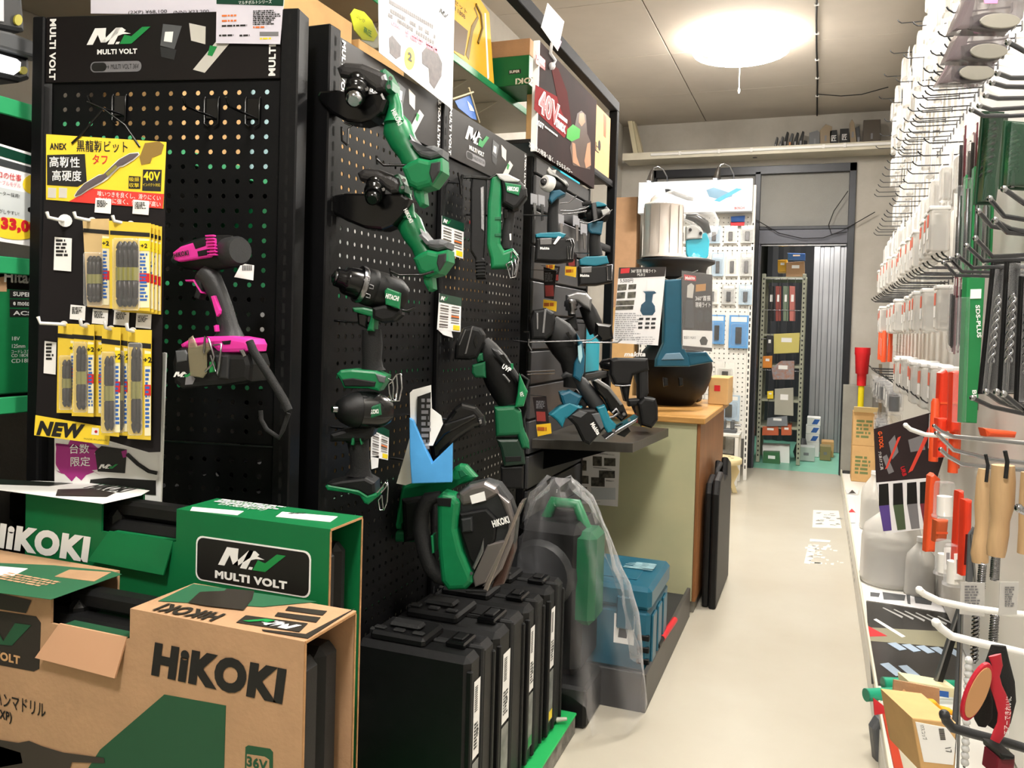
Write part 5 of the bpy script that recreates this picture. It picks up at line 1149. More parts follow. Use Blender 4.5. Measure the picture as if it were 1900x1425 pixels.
LP.slab('folded_leaflet', z6([(520, 1270), (556, 1150), (598, 1000), (612, 1265), (570, 1280)]), .004, .007, mat('pale_print', '#c9c6bf', .4), 0)
# black vacuum nozzle
z8 = crop(780, 560, 4.13)
NZ = T('vacuum_nozzle', 'glossy black flat nozzle hanging in front of the blue leaflet pocket', 'nozzle', camM(850, 790, dX(860, 790, -.84)))
NZ.slab('nozzle_body', z8([(75, 1085), (120, 1010), (180, 925), (260, 812), (320, 772), (430, 800), (490, 868), (500, 940), (420, 965), (300, 1045), (182, 1150), (176, 1182), (95, 1232)]), -.025, .025, BLKG, .012, seg=3)
NZ.slab('nozzle_rib', z8([(190, 925), (420, 850), (440, 880), (200, 1010), (120, 1100), (110, 1060)]), -.032, -.02, BLKG, .005); NZ.slab('collar', z8([(440, 885), (488, 868), (502, 940), (455, 962)]), -.03, .03, BLK, .004); NZ.slab('button', z8([(452, 898), (472, 892), (476, 922), (456, 930)]), -.033, -.028, CHR, .001)
# ============================================================ third panel: nail gun, cards, reciprocating saw
z7 = crop(800, 280, 3.957)
NG = T('nail_gun', 'green and black cordless nail gun hanging on the third panel', 'power tool', camM(920, 410, dX(925, 410, -.90)))
NG.slab('magazine', z7([(300, 192), (412, 200), (408, 290), (397, 620), (388, 790), (400, 800), (405, 940), (332, 942), (326, 800), (290, 742), (290, 300)]), -.03, .02, BLK, .006); NG.slab('magazine_strip', z7([(365, 285), (388, 276), (391, 600), (370, 582)]), -.033, -.028, ALU, .001)
for k in range(5): NG.slab('shoe_rib', z7([(330, 815+k*24), (403, 812+k*24), (403, 822+k*24), (330, 825+k*24)]), -.034, -.028, RUB, .001)
NG.slab('body', z7([(440, 196), (490, 190), (522, 230), (516, 400), (511, 690), (540, 745), (600, 722), (632, 760), (582, 832), (560, 866), (440, 870), (436, 800), (410, 700), (416, 400), (430, 300)]), -.034, .02, GRN, .01, seg=3)
for y in (500, 620): NG.slab('vent', z7([(470, y), (515, y-4), (515, y+18), (470, y+20)]), -.037, -.032, GRND, .001)
mh = NG.slab('motor_housing', z7([(500, 200), (650, 232), (702, 292), (706, 350), (642, 432), (600, 450), (520, 402), (518, 300)]), -.04, .03, BLK, .012, seg=3)
NG.slab('top_cover_or_highlight', z7([(478, 188), (560, 188), (655, 235), (640, 250), (540, 246), (500, 222)]), -.043, .03, mat('pale_grey_plastic', '#b5b5b3', .35), .004); NG.slab('side_badge', z7([(540, 252), (662, 272), (642, 348), (556, 322)]), -.044, -.038, GRN, .002); NG.text('HiKOKI', *z7([(600, 300)])[0], 8, INKW, -.045, w=20, bold=1.4, rot=-.12)  # pale grey top piece paints in the highlight on the black motor housing
NG.slab('trigger', z7([(528, 425), (570, 430), (565, 505), (530, 500)]), -.012, .012, BLKG, .003); NG.limb('grip', z7([(585, 420, 32), (575, 500, 40), (560, 600, 42), (552, 720, 42)]), RUB, .8); NG.slab('foot', z7([(500, 750), (600, 722), (640, 772), (585, 832), (520, 850)]), -.03, .03, mat('light_green_plastic', '#2f9c6c', .35), .006)
NG.slab('grip_mark', z7([(575, 622), (588, 620), (588, 668), (578, 668)]), -.04, -.035, INKW, .0005)
loop(NG, 'belt_hook', z7([(600, 735), (640, 790), (635, 850), (620, 925), (580, 935), (565, 880), (550, 830), (590, 810), (600, 860), (595, 920)]), CHR, .0025, -.036); loop(NG, 'belt_hook', z7([(590, 740), (585, 790), (610, 780), (625, 850), (610, 910)]), CHR, .0025, -.036)
loop(NG, 'hanger', z7([(205, 195), (300, 195), (430, 205), (485, 170)]), BLKG, .004, -.03)
h = T('peg_hook', 'black double hook left of the nail gun on the third panel', 'hook', camM(855, 340, dX(855, 340, -.96))); loop(h, 'prong', z7([(200, 160), (215, 240), (220, 320)]), BLKG, .004); loop(h, 'prong', z7([(230, 175), (215, 260)]), BLKG, .004); hang(h, 853, 340, -.999)
tg = T('red_tag', 'tiny red square tag on the black third panel', 'tag', FX(-.992, 2.3)); MB().prism(tg.P(z7([(282, 512), (304, 510), (304, 533), (283, 535)])), 0, .002).build('tag_sheet', INKR, tg)
t = T('price_card', 'green-topped price card beside the nail gun, upper one', 'sign', FX(-.985, 2.2)); pricecard(t, z7([(80, 475), (240, 532), (235, 792), (75, 742)]))
t = T('price_card', 'green-topped price card below the nail gun with a torn white tail', 'sign', FX(-.985, 2.2)); pricecard(t, z7([(62, 1045), (222, 1080), (215, 1330), (45, 1312)])); MB().prism(t.P(z7([(48, 1310), (150, 1325), (160, 1372), (90, 1350)])), 0, .001).build('card_tail', PAPL, t)
RS = T('reciprocating_saw', 'black and green cordless reciprocating saw hanging nose down on the third panel', 'power tool', camM(920, 700, dX(925, 700, -.86)))
RS.slab('battery_mount', z8([(265, 440), (272, 330), (335, 200), (400, 184), (470, 202), (500, 250), (498, 312), (442, 430), (380, 446)]), -.045, .04, BLK, .012, seg=3); RS.slab('mount_slot', z8([(412, 300), (430, 250), (445, 300), (430, 360)]), -.047, -.043, BLKG, .001)
for q in ([(400, 195), (410, 190), (360, 395), (345, 400)], [(350, 215), (358, 212), (310, 330), (302, 335)]): RS.slab('rail', z8(q), -.049, -.043, ALU, .001)
RS.limb('motor_housing', z8([(470, 300, 60, .6), (500, 360, 90, .6), (560, 470, 118, .6), (620, 590, 130, .6), (665, 690, 120, .6), (690, 780, 90, .6)]), BLK, .6, n=18)
RS.slab('highlight_strip', z8([(542, 348), (600, 370), (690, 460), (755, 560), (748, 610), (690, 545), (612, 450), (560, 390)]), -.055, -.03, DGRY, .006); RS.slab('strip_window', z8([(610, 405), (640, 400), (690, 470), (670, 480)]), -.058, -.052, BLKG, .001)  # grey strip puts the highlight along the black housing into colour
RS.text('UVP', *z8([(662, 505)])[0], 9, INKW, -.058, w=17, bold=1.6, rot=-.55); RS.slab('strip_badge', z8([(690, 470), (712, 468), (712, 510), (695, 515)]), -.0575, -.052, GRN, .001); RS.slab('lever', z8([(628, 550), (645, 548), (690, 600), (680, 615)]), -.058, -.05, ALU, .002)
RS.slab('grip_pad', z8([(400, 482), (500, 456), (506, 580), (422, 576), (396, 540)]), -.04, .02, GRND, .006); RS.slab('grip_ring', z8([(420, 400), (480, 390), (485, 450), (440, 465)]), -.035, .03, GRND, .006)
RS.slab('gear_cover', z8([(758, 545), (800, 640), (822, 682), (790, 792), (722, 802), (742, 700), (750, 620)]), -.05, .03, GRN, .006); RS.slab('front_body', z8([(568, 800), (722, 790), (772, 832), (790, 960), (832, 1062), (836, 1116), (772, 1110), (742, 1012), (580, 1022)]), -.045, .035, GRND, .01, seg=3)
RS.text('VOLT', *z8([(775, 700)])[0], 6, INKW, -.051, w=9, bold=1, rot=-1.25)
RS.slab('shoe', z8([(580, 1040), (752, 1038), (792, 1120), (804, 1232), (640, 1250), (612, 1110)]), -.04, .03, mat('blackish_green', '#142b20', .4), .008); RS.slab('shoe_slot', z8([(650, 1172), (772, 1168), (770, 1205), (652, 1210)]), -.042, -.038, BLK, .001)
RS.slab('blade_cover', z8([(615, 1252), (790, 1245), (788, 1420), (618, 1420)]), -.03, .02, BLK, .006)
loop(RS, 'strap', z8([(770, 560), (830, 600), (800, 700), (820, 820), (795, 900), (810, 1000)]), RUB, .004, -.02)
# ============================================================ chip saw on the black cases
y1 = crop(640, 840, 2.436)
dC = dX(870, 1000, -.80)
CS = T('metal_cutter', 'green and grey cordless metal cutting saw standing on the black cases', 'power tool', camM(870, 1000, dC, yaw=9))
CS.slab('front_handle', y1([(245, 150), (300, 128), (465, 100), (480, 75), (505, 60), (535, 65), (585, 120), (560, 142), (490, 162), (272, 192), (242, 300), (232, 362), (202, 362), (215, 280), (236, 170)]), .03, .065, GRN, .012, seg=3); CS.slab('handle_hole', y1([(500, 88), (520, 84), (545, 110), (510, 125)]), .028, .034, GRND, .002)
CS.slab('front_leg', y1([(178, 375), (225, 365), (300, 370), (330, 385), (300, 420), (190, 418)]), .03, .06, GRND, .008); CS.slab('motor', y1([(240, 215), (340, 200), (350, 400), (250, 420)]), .02, .1, BLK, .015, seg=3)
CS.slab('blade_case', y1([(500, 190), (560, 140), (640, 122), (700, 140), (752, 210), (782, 300), (772, 400), (722, 520), (662, 590), (600, 602), (560, 500), (520, 330)]), -.02, .05, DGRY, .016, seg=3)
CS.slab('case_highlight', y1([(525, 175), (570, 140), (640, 124), (692, 150), (708, 180), (640, 215), (540, 235), (525, 215)]), -.028, .04, mat('gunmetal_plastic', '#6e6866', .28, metal=.4), .012, seg=3)  # gunmetal piece stands for the highlight on top of the blade case
CS.slab('case_rim', y1([(700, 175), (752, 215), (778, 300), (768, 390), (718, 515), (660, 585), (630, 590), (700, 480), (742, 380), (748, 290), (720, 220)]), -.034, -.01, mat('gunmetal_plastic', '#6e6866', .28, metal=.4), .006)
CS.slab('side_plate', y1([(530, 262), (650, 240), (700, 290), (690, 380), (610, 520), (575, 470), (535, 350)]), -.034, -.015, BLK, .006); CS.slab('side_latch', y1([(540, 285), (590, 275), (592, 340), (545, 345)]), -.042, -.03, DGRY, .004)
CS.slab('plate_fin', y1([(640, 370), (640, 430), (600, 510), (590, 500), (625, 420)]), -.04, -.03, ALU, .002); CS.slab('plate_panel', y1([(655, 400), (740, 380), (650, 570), (600, 590), (590, 545)]), -.036, -.018, mat('gunmetal_plastic', '#6e6866', .28, metal=.4), .004)
CS.text('HiKOKI', *y1([(715, 298)])[0], 13, INKW, -.036, w=32, bold=1.6, rot=.32)
decal(CS.P(y1([(575, 185), (640, 165), (648, 205), (585, 222)])), PAP, CS, y=-.0295, name='sticker')
CS.slab('main_handle', y1([(430, 190), (455, 168), (505, 182), (532, 215), (522, 330), (545, 430), (592, 540), (592, 570), (560, 602), (480, 606), (448, 565), (432, 400)]), -.04, .03, GRN, .014, seg=3); MB().prism(CS.P(y1([(432, 190), (498, 192), (495, 230), (438, 225)])), -.042, -.038, .001).build('control_panel', BLK, CS)
for x, y in ((512, 200), (572, 545)): CS.cylp('screw', (*y1([(x, y)])[0], -.043), (*y1([(x, y)])[0], -.038), [(0, 3), (1, 3)], DGRY, n=8)
g_ = MB().limb(CS.P(y1([(440, 190, 22), (385, 205, 34), (352, 260, 36), (348, 340, 38), (365, 430, 38), (392, 510, 38), (430, 555, 36), (465, 575, 26)])), .9, -.01).build('rear_grip', RUB, CS); CS.slab('grip_trigger', y1([(400, 365), (412, 362), (416, 440), (406, 445)]), -.03, .01, GRN, .003)
CS.slab('base_plate', y1([(798, 218), (816, 212), (656, 608), (636, 602)]), -.035, .03, mat('clear_shield', '#8c837c', .2, metal=.5), .002); CS.slab('base_plate_rear', y1([(560, 598), (650, 600), (655, 612), (560, 612)]), -.04, .06, BLK, .002)
CS.slab('chip_box', y1([(735, 400), (768, 350), (766, 450), (722, 588), (664, 606), (700, 520)]), -.015, .05, mat('brown_chip_box', '#3f2a24', .35), .006)
# ============================================================ machine under clear plastic
BG = T('covered_machine', 'dark green-black machine under a clear plastic cover beside the teal case', 'machine', FY(-.78, 2.55, .0))
MB().rbox(-.13, .1, -.05, .2, .13, .62, .03).build('machine_body', BLK, BG); MB().rbox(.06, .14, -.04, .1, .3, .6, .02).build('side_cover', GRND, BG)
MB().lathe((-.04, -.07, .45), (-.04, .0, .45), [(0, .1), (.7, .14), (1, .14)], 24).build('wheel_cover', DGRY, BG); MB().tube([(-.06, .05, .6), (-.03, .05, .67), (.05, .05, .67), (.09, .05, .58)], .02, 8).build('carry_handle', GRN, BG)
MB().rbox(-.2, .14, -.1, .1, 0, .13, .01).build('machine_foot', BLK, BG)
mb = MB(); rn = random.Random(21); NS, NR = 34, 15; rings = []
ph = [rn.uniform(0, 6) for _ in range(6)]
for i in range(NR):
    u = i/(NR-1); z = .735*(1-u)+.14*u; r = []
    for j in range(NS):
        a = 2*PI*j/NS
        fold = .028*u*math.sin(5*a+ph[0]+2*u)+.02*u*math.sin(9*a+ph[1]-3*u)+.009*math.sin(13*a+ph[2]+7*u)
        top = min(1, .32+1.1*u**.45) if u < .45 else 1.08+.35*(u-.45)
        cx0 = .0+.1*u*(1 if math.cos(a) > 0 else .2)
        rx = (.15+.0*u)*top+fold; ry = (.13+.03*u)*top+fold*.8
        r.append((cx0+rx*math.cos(a)+rn.uniform(-.004, .004), .03+ry*math.sin(a)+rn.uniform(-.004, .004), max(.004, z+.025*math.sin(4*a+ph[3])*(1-u)+u**6*(.05*math.sin(3*a+ph[4])-(.13 if math.cos(a+.5) > .8 else 0)))))
    rings.append(r)
mb.rings(rings, caps=(True, False)); mb.build('plastic_cover', film('crinkled_film', '#f0eef2', .0, .05, bump=.9, bscale=11), BG, 'clear crinkled plastic cover')

for t_, px, py, xw in ((CS, 0, 0, 0),)[:0]: pass
hang(DR_, 690, 600, -.999); hang(IW, 680, 800, -.999); hang(NG, 905, 400, -.999); hang(RS, 930, 660, -.999); hang(NZ, 850, 780, -.999); hang(LP, 800, 860, -.999)
# ============================================================ teal cordless tools on the slatwall
dM = lambda px, py, off=.1: dX(px, py, XM+off)
def teal_batt(t, c, poly, txt, plate, tpoly=None):
    b = t.slab('battery', c(poly), -.045, .035, BLK, .008); t.slab('battery_plate', c(plate), -.048, -.043, STL, .002, parent=b); t.text('Makita', *c([txt])[0], 5, INKW, -.047, w=17, bold=1.4); return b
MI = T('impact_driver', 'teal cordless impact driver with white nose boot on the slatwall', 'power tool', camM(1020, 400, dM(1020, 400)))
a_, b_ = z7([(830, 228)])[0], z7([(955, 275)])[0]
MI.cylp('nose_boot', (*a_, -.07), (*z7([(872, 246)])[0], -.05), [(0, 11), (.15, 14), (.6, 15), (1, 15)], mat('milky_rubber', '#d8d6d2', .45)); MI.cylp('bit_collet', (*z7([(822, 224)])[0], -.082), (*a_, -.068), [(0, 3), (.2, 6), (1, 7)], DALU, n=12)
MI.limb('motor_housing', z7([(865, 245, 58), (900, 258, 68), (945, 270, 66), (975, 282, 52), (995, 290, 30)]), BLK, .8, -.02); MI.slab('top_cover_or_highlight', z7([(845, 165), (860, 140), (880, 165), (915, 160), (905, 195), (990, 255), (985, 275), (920, 215), (860, 190)]), -.055, .0, mat('pale_grey_plastic', '#b5b5b3', .35), .004)
MI.slab('side_cover', z7([(870, 310), (940, 300), (985, 330), (920, 360), (880, 400), (860, 370)]), -.045, .02, TEALD, .005)
MI.slab('trigger', z7([(855, 360), (880, 365), (885, 405), (862, 400)]), -.012, .012, BLKG, .003); MI.limb('grip', z7([(905, 350, 36), (895, 430, 38), (893, 520, 42), (898, 600, 48)]), RUB, .8)
MI.slab('foot', z7([(762, 622), (800, 612), (940, 606), (988, 622), (962, 652), (768, 646)]), -.042, .03, TEAL, .004); teal_batt(MI, z7, [(768, 650), (955, 650), (1000, 640), (1045, 655), (1042, 812), (930, 825), (758, 815)], (830, 726), [(792, 655), (882, 652), (880, 700), (795, 702)])
MI.slab('tag', z7([(925, 640), (950, 645), (905, 700), (890, 695)]), -.05, -.046, INKW, .0005)
for dx in (0, 18): loop(MI, 'belt_hook', z7([(990+dx, 655), (1020+dx, 645), (1035+dx, 690), (1020+dx, 790), (1005+dx, 795), (1000+dx, 700)]), STL, .002, -.05)
MD = T('drill_driver', 'teal cordless drill with long side handle bar on the slatwall', 'power tool', camM(1100, 450, dM(1100, 450, .13)))
MD.limb('motor_housing', z7([(1110, 470, 42), (1150, 465, 62), (1210, 455, 72), (1265, 465, 66), (1305, 480, 42)]), BLK, .8); MD.slab('top_cover_or_highlight', z7([(1140, 400), (1220, 383), (1262, 395), (1285, 410), (1240, 420), (1150, 425)]), -.04, .02, TEAL, .005); MD.slab('gear_ring', z7([(1165, 400), (1200, 395), (1215, 520), (1180, 535)]), -.06, .0, DALU, .004)
MD.slab('side_panel', z7([(1235, 450), (1290, 440), (1300, 475), (1250, 490)]), -.058, -.04, mat('pale_grey_plastic', '#b5b5b3', .35), .003)
MD.limb('chuck', z7([(1075, 478, 22), (1090, 476, 34), (1130, 470, 40)]), BLKG, .9, -.02); loop(MD, 'side_handle', z7([(950, 438), (1040, 440), (1130, 420), (1160, 405)]), STL, .004, -.06); loop(MD, 'side_handle', z7([(960, 465), (1070, 455), (1140, 440)]), STL, .004, -.06); MD.limb('side_grip', z7([(1100, 412, 14), (1140, 402, 18), (1165, 400, 14)]), RUB, 1, -.06)
loop(MD, 'depth_wire', z7([(1090, 520), (1150, 530), (1240, 500), (1330, 430)]), STL, .002, -.06)
MD.slab('trigger_body', z7([(1145, 530), (1260, 520), (1245, 620), (1170, 612), (1148, 590)]), -.03, .02, TEALD, .006); MD.limb('grip', z7([(1205, 560, 40), (1200, 660, 42), (1210, 770, 50)]), RUB, .8); MD.slab('foot', z7([(1082, 805), (1130, 782), (1282, 778), (1298, 832), (1200, 852), (1088, 845)]), -.04, .03, TEAL, .005)
teal_batt(MD, z7, [(1075, 852), (1200, 852), (1322, 840), (1325, 968), (1210, 990), (1080, 992)], (1120, 922), [(1092, 862), (1172, 856), (1170, 900), (1095, 905)]); loop(MD, 'belt_hook', z7([(1290, 840), (1330, 835), (1325, 950), (1295, 950), (1290, 850)]), STL, .0025, -.05)
MG = T('angle_grinder', 'teal cordless angle grinder lying with its metal head outward', 'power tool', camM(1075, 580, dM(1075, 580)))
MG.slab('gear_case', z7([(985, 1062), (1060, 1038), (1130, 1045), (1172, 1092), (1162, 1180), (1110, 1150), (1060, 1110), (985, 1104)]), -.06, .0, ALU, .01, seg=3); MG.cylp('spindle', (*z7([(1025, 1105)])[0], -.045), (*z7([(1032, 1205)])[0], -.06), [(0, 12), (.3, 13), (.35, 10), (.6, 11), (.65, 7), (1, 7)], STL)
MG.limb('body_grip', z7([(1130, 1130, 50), (1160, 1190, 60), (1190, 1260, 62), (1220, 1330, 60)]), BLK, .8); MG.slab('battery', z7([(1200, 1260), (1320, 1275), (1332, 1380), (1240, 1400), (1195, 1350)]), -.04, .04, BLKG, .012); MG.slab('lower_grip', z7([(985, 1240), (1060, 1200), (1080, 1320), (1000, 1330)]), -.03, .03, BLK, .01)
MR = T('reciprocating_saw', 'teal cordless reciprocating saw with its dark battery mount up', 'power tool', camM(1040, 640, dM(1040, 640, .14)))
MR.slab('battery_mount', z8([(832, 150), (860, 66), (960, 50), (1020, 88), (1032, 150), (1012, 250), (960, 292), (842, 292)]), -.05, .04, BLK, .012, seg=3)
for q in ([(945, 60), (962, 62), (945, 240), (928, 240)], [(885, 90), (900, 90), (900, 210), (888, 215)]): MR.slab('rail', z8(q), -.053, -.048, ALU, .001)
MR.limb('motor_housing', z8([(985, 160, 80, .6), (1050, 240, 120, .6), (1120, 340, 125, .6), (1170, 450, 100, .6), (1180, 560, 85, .6), (1170, 660, 75, .6)]), BLK, .6, n=18)
for k in range(4): MR.slab('vent', z8([(1105+k*16, 240+k*20), (1130+k*16, 232+k*20), (1140+k*16, 262+k*20), (1120+k*16, 268+k*20)]), -.06, -.045, BLKG, .001)
MR.slab('side_cover', z8([(1190, 245), (1235, 315), (1252, 420), (1245, 540), (1215, 610), (1160, 570), (1170, 470), (1205, 400)]), -.055, .02, TEALD, .008); MR.slab('cover_light', z8([(1195, 340), (1225, 320), (1232, 420), (1215, 470), (1200, 440)]), -.059, -.05, mat('pale_blue_print', '#9dc3cc', .3), .002)
MR.slab('gear_neck', z8([(1060, 700), (1140, 670), (1235, 720), (1200, 800), (1090, 790)]), -.04, .03, TEALD, .01)
# rods
rl = T('chrome_rail', 'long thin chrome arm reaching out over the teal saw', 'hook', camM(1040, 632, dM(1040, 632, .16))); loop(rl, 'arm', z8([(830, 310), (1180, 300), (1310, 292), (1360, 255)]), STL, .003); loop(rl, 'arm', z8([(1240, 312), (1510, 312), (1545, 285)]), STL, .003); loop(rl, 'bracket', z8([(830, 285), (826, 330), (850, 375)]), STL, .005); hang(rl, *z8([(835, 310)])[0], XM+.001)
rl = T('chrome_rail', 'short double chrome rail low on the slatwall', 'hook', FX(XM+.02, 3.0)); 
for dy in (0, 22): MB().tube([rl.p(*q) for q in z8([(815, 536+dy), (1025, 525+dy)])], .003, 6).build('arm', STL, rl)
h = T('peg_hook', 'curved chrome hook left of the teal drill', 'hook', camM(1060, 375, dM(1060, 375, .06))); loop(h, 'prong', z7([(945, 385), (1010, 378), (1045, 350), (1070, 330)]), STL, .003)
# blades in packs
for k, (x, y) in enumerate(((755, 340), (810, 350), (950, 490), (1065, 500), (1120, 560))):
    t = T('blade_pack', ('silver blade pack at the left edge of the slatwall', 'silver blade pack behind the white-nosed driver', 'silver blade pack beside the driver grip', 'silver blade pack under the drill side bar', 'silver blade pack under the drill body')[k], 'package', FX(XM+.018, 3.0))
    MB().prism(t.P(z7([(x-22, y-30), (x+25, y-18), (x+25, y+60), (x-22, y+50)])), 0, .002).build('card', mat('grey_card', '#8f9096', .3), t); MB().prism(t.P(z7([(x-10, y+40), (x+12, y+45), (x+10, y+160), (x-4, y+165)])), -.003, -.001).build('blade', STL, t)
# price cards with yellow strips
YP = mat('yellow_tag', '#e7b92a', .5)
for k, (c, blk, yel) in enumerate(((z7, [(825, 850), (920, 880), (900, 1090), (830, 1080)], [(825, 1090), (922, 1105), (918, 1180), (822, 1150)]), (z7, [(900, 840), (945, 850), (930, 960), (905, 960)], [(838, 838), (908, 835), (905, 872), (880, 868)]), (z7, [(1000, 700), (1070, 760), (1065, 850), (990, 842)], [(985, 846), (1066, 852), (1062, 928), (982, 912)]), (z8, [(860, 732), (965, 725), (985, 930), (890, 940)], [(888, 942), (998, 930), (1005, 1008), (900, 1032)]), (z8, [(1590, 745), (1662, 735), (1748, 932), (1690, 960)], [(1695, 950), (1772, 930), (1797, 1005), (1722, 1032)]))):
    q0 = c(blk)[0]; d = dM(*q0, .05) if k < 3 else dM(*q0, .22 if k == 4 else .1)
    t = T('price_card', ('black price card with yellow strip above the teal reciprocating saw', 'small yellow strip card under the white-nosed driver', 'yellow strip card between the two teal drivers', 'black price card with yellow strip standing left of the circular saw', 'tilted black and red price card right of the circular saw')[k], 'sign', camM(*q0, d, yaw=20))
    t.slab('card', c(blk), 0, .002, mat('charcoal_card', '#2a2424', .3), 0); t.slab('yellow_strip', c(yel), -.001, .001, YP, 0)
    P_ = t.P(c(blk)); mb = MB(); cx_ = sum(p[0] for p in P_)/4; cz_ = sum(p[1] for p in P_)/4; w = abs(P_[1][0]-P_[0][0]); hh = abs(P_[0][1]-P_[3][1]); fineprint(mb, cx_-w*.35, cx_+w*.3, cz_+hh*.05, cz_+hh*.35, 5, -.001, k); mb.build('fine_print', INKG, t, kind='stuff')
    decal([(cx_-w*.3, cz_-hh*.4), (cx_+w*.35, cz_-hh*.4), (cx_+w*.3, cz_-hh*.05), (cx_-w*.35, cz_-hh*.05)], mat('dull_red_print', '#8e3a36', .4), t, y=-.0006, name='printed_patch')
    if k < 4: hang(t, *c([blk[1]])[0], XM+.001, r=.0015)
    P_ = t.P(c(yel)); mb = MB(); x0 = min(p[0] for p in P_)+.004; x1 = max(p[0] for p in P_)-.004; zc_ = sum(p[1] for p in P_)/4; fineprint(mb, x0, x1, zc_-.006, zc_+.008, 1, -.002, k+3, .9, .2); mb.build('fine_print', mat('brown_orange_ink', '#a5551f', .5), t, kind='stuff')
# circular saw on the shelf
CW = T('circular_saw', 'teal cordless circular saw standing on the dark shelf', 'power tool', camM(1090, 740, 2.9))
CW.limb('top_handle', z8([(1085, 578, 14), (1120, 555, 28), (1170, 565, 36), (1230, 620, 50), (1290, 700, 58), (1350, 790, 62), (1400, 860, 52)]), DGRY, .8)
CW.slab('motor_cover', z8([(985, 862), (1060, 800), (1140, 760), (1205, 790), (1240, 800), (1205, 872), (1112, 892), (1085, 962), (1040, 905)]), -.03, .05, TEAL, .008); CW.slab('motor_end', z8([(1060, 690), (1110, 680), (1150, 700), (1130, 770), (1080, 770)]), -.02, .05, TEALD, .008); CW.limb('motor', z8([(1170, 700, 40), (1230, 760, 60), (1280, 800, 50)]), DGRY, .7, .03)
b_ = CW.slab('battery', z8([(1120, 882), (1200, 812), (1330, 812), (1402, 872), (1402, 962), (1290, 1086), (1238, 1062), (1180, 942)]), -.05, .03, BLK, .01); CW.slab('battery_plate', z8([(1300, 850), (1360, 840), (1395, 950), (1370, 970)]), -.054, -.048, GRY, .003, parent=b_); CW.text('Makita', *z8([(1330, 960)])[0], 8, INKW, -.0525, w=24, bold=1.4, rot=-1.0)
CW.slab('battery_top', z8([(1150, 860), (1210, 825), (1270, 840), (1220, 880)]), -.053, -.046, GRY, .002, parent=b_); CW.slab('side_cover', z8([(1338, 802), (1402, 782), (1440, 880), (1488, 930), (1472, 985), (1420, 992), (1395, 950)]), -.055, .0, TEAL, .006)
CW.slab('blade_guard', z8([(1308, 602), (1350, 585), (1440, 640), (1552, 790), (1585, 870), (1535, 912), (1445, 835), (1400, 745), (1340, 680)]), -.03, .04, BLKG, .012, seg=3); CW.slab('guard_edge', z8([(1318, 600), (1352, 588), (1440, 645), (1540, 780), (1520, 790), (1425, 670)]), -.036, -.028, ALU, .003)
loop(CW, 'lever', z8([(1470, 850), (1500, 820), (1520, 850), (1480, 880), (1440, 890)]), STL, .006, -.04); CW.slab('base_plate', z8([(1398, 1035), (1500, 960), (1618, 892), (1652, 868), (1635, 908), (1420, 1045)]), -.06, .05, STL, .003); CW.limb('blade_shield', z8([(1500, 985, 30), (1550, 985, 55), (1590, 960, 40)]), BLK, .5)
for x, y in ((1560, 860), (1600, 905), (1480, 985)): CW.cylp('screw', (*z8([(x, y)])[0], -.066), (*z8([(x, y)])[0], -.055), [(0, 3), (1, 3)], STL, n=8)
# rotary hammer
RH = T('rotary_hammer', 'black cordless rotary hammer standing behind the circular saw', 'power tool', camM(1165, 720, 3.35))
RH.limb('chuck', z8([(1375, 490, 20), (1400, 482, 40), (1450, 480, 48), (1480, 485, 52)]), BLKG, 1.); RH.slab('gear_case', z8([(1445, 440), (1500, 428), (1730, 432), (1740, 520), (1620, 560), (1600, 640), (1480, 635), (1445, 560)]), -.05, .05, BLK, .012, seg=3)
RH.slab('motor_housing', z8([(1520, 560), (1610, 540), (1600, 640), (1585, 760), (1560, 760), (1530, 640)]), -.04, .04, BLK, .01); RH.slab('grip', z8([(1660, 480), (1735, 470), (1740, 700), (1700, 760), (1665, 740)]), -.04, .04, RUB, .012); RH.slab('battery', z8([(1650, 770), (1700, 720), (1790, 735), (1808, 800), (1808, 900), (1760, 962), (1680, 940)]), -.05, .05, BLK, .014, seg=3); RH.slab('foot_bar', z8([(1580, 745), (1700, 735), (1700, 790), (1590, 800)]), -.03, .03, BLK, .008)
loop(RH, 'ring', z8([(1490, 640), (1550, 645), (1610, 640)]), STL, .004, -.05)
# ============================================================ giant lantern display on the desk
y3 = crop(1100, 300, 2.85)
LN = T('lantern_display', 'oversized teal and black lantern display model on the desk', 'display model', FY(-.70, 4.22, .875))
kx = 4.2/FPX/2.85*1.06
prof = [(.0, 100), (.02, 120), (.07, 165), (.14, 190), (.2, 196), (.235, 190), (.26, 160), (.3, 130), (.4, 118), (.52, 116), (.66, 122), (.72, 140), (.735, 170), (.75, 172), (.757, 150)]
HL = .98
MB().lathe((0, 0, 0), (0, 0, HL), [(t_, r*kx) for t_, r in prof if t_ <= .245], 40).build('lower_body', BLK, LN); MB().lathe((0, 0, 0), (0, 0, HL), [(t_, r*kx) for t_, r in prof if .235 <= t_ <= .73], 40).build('neck_body', BLK, LN)
MB().lathe((0, 0, 0), (0, 0, HL), [(t_, r*kx*1.12) for t_, r in prof if t_ >= .62], 40).build('collar', DGRY, LN)
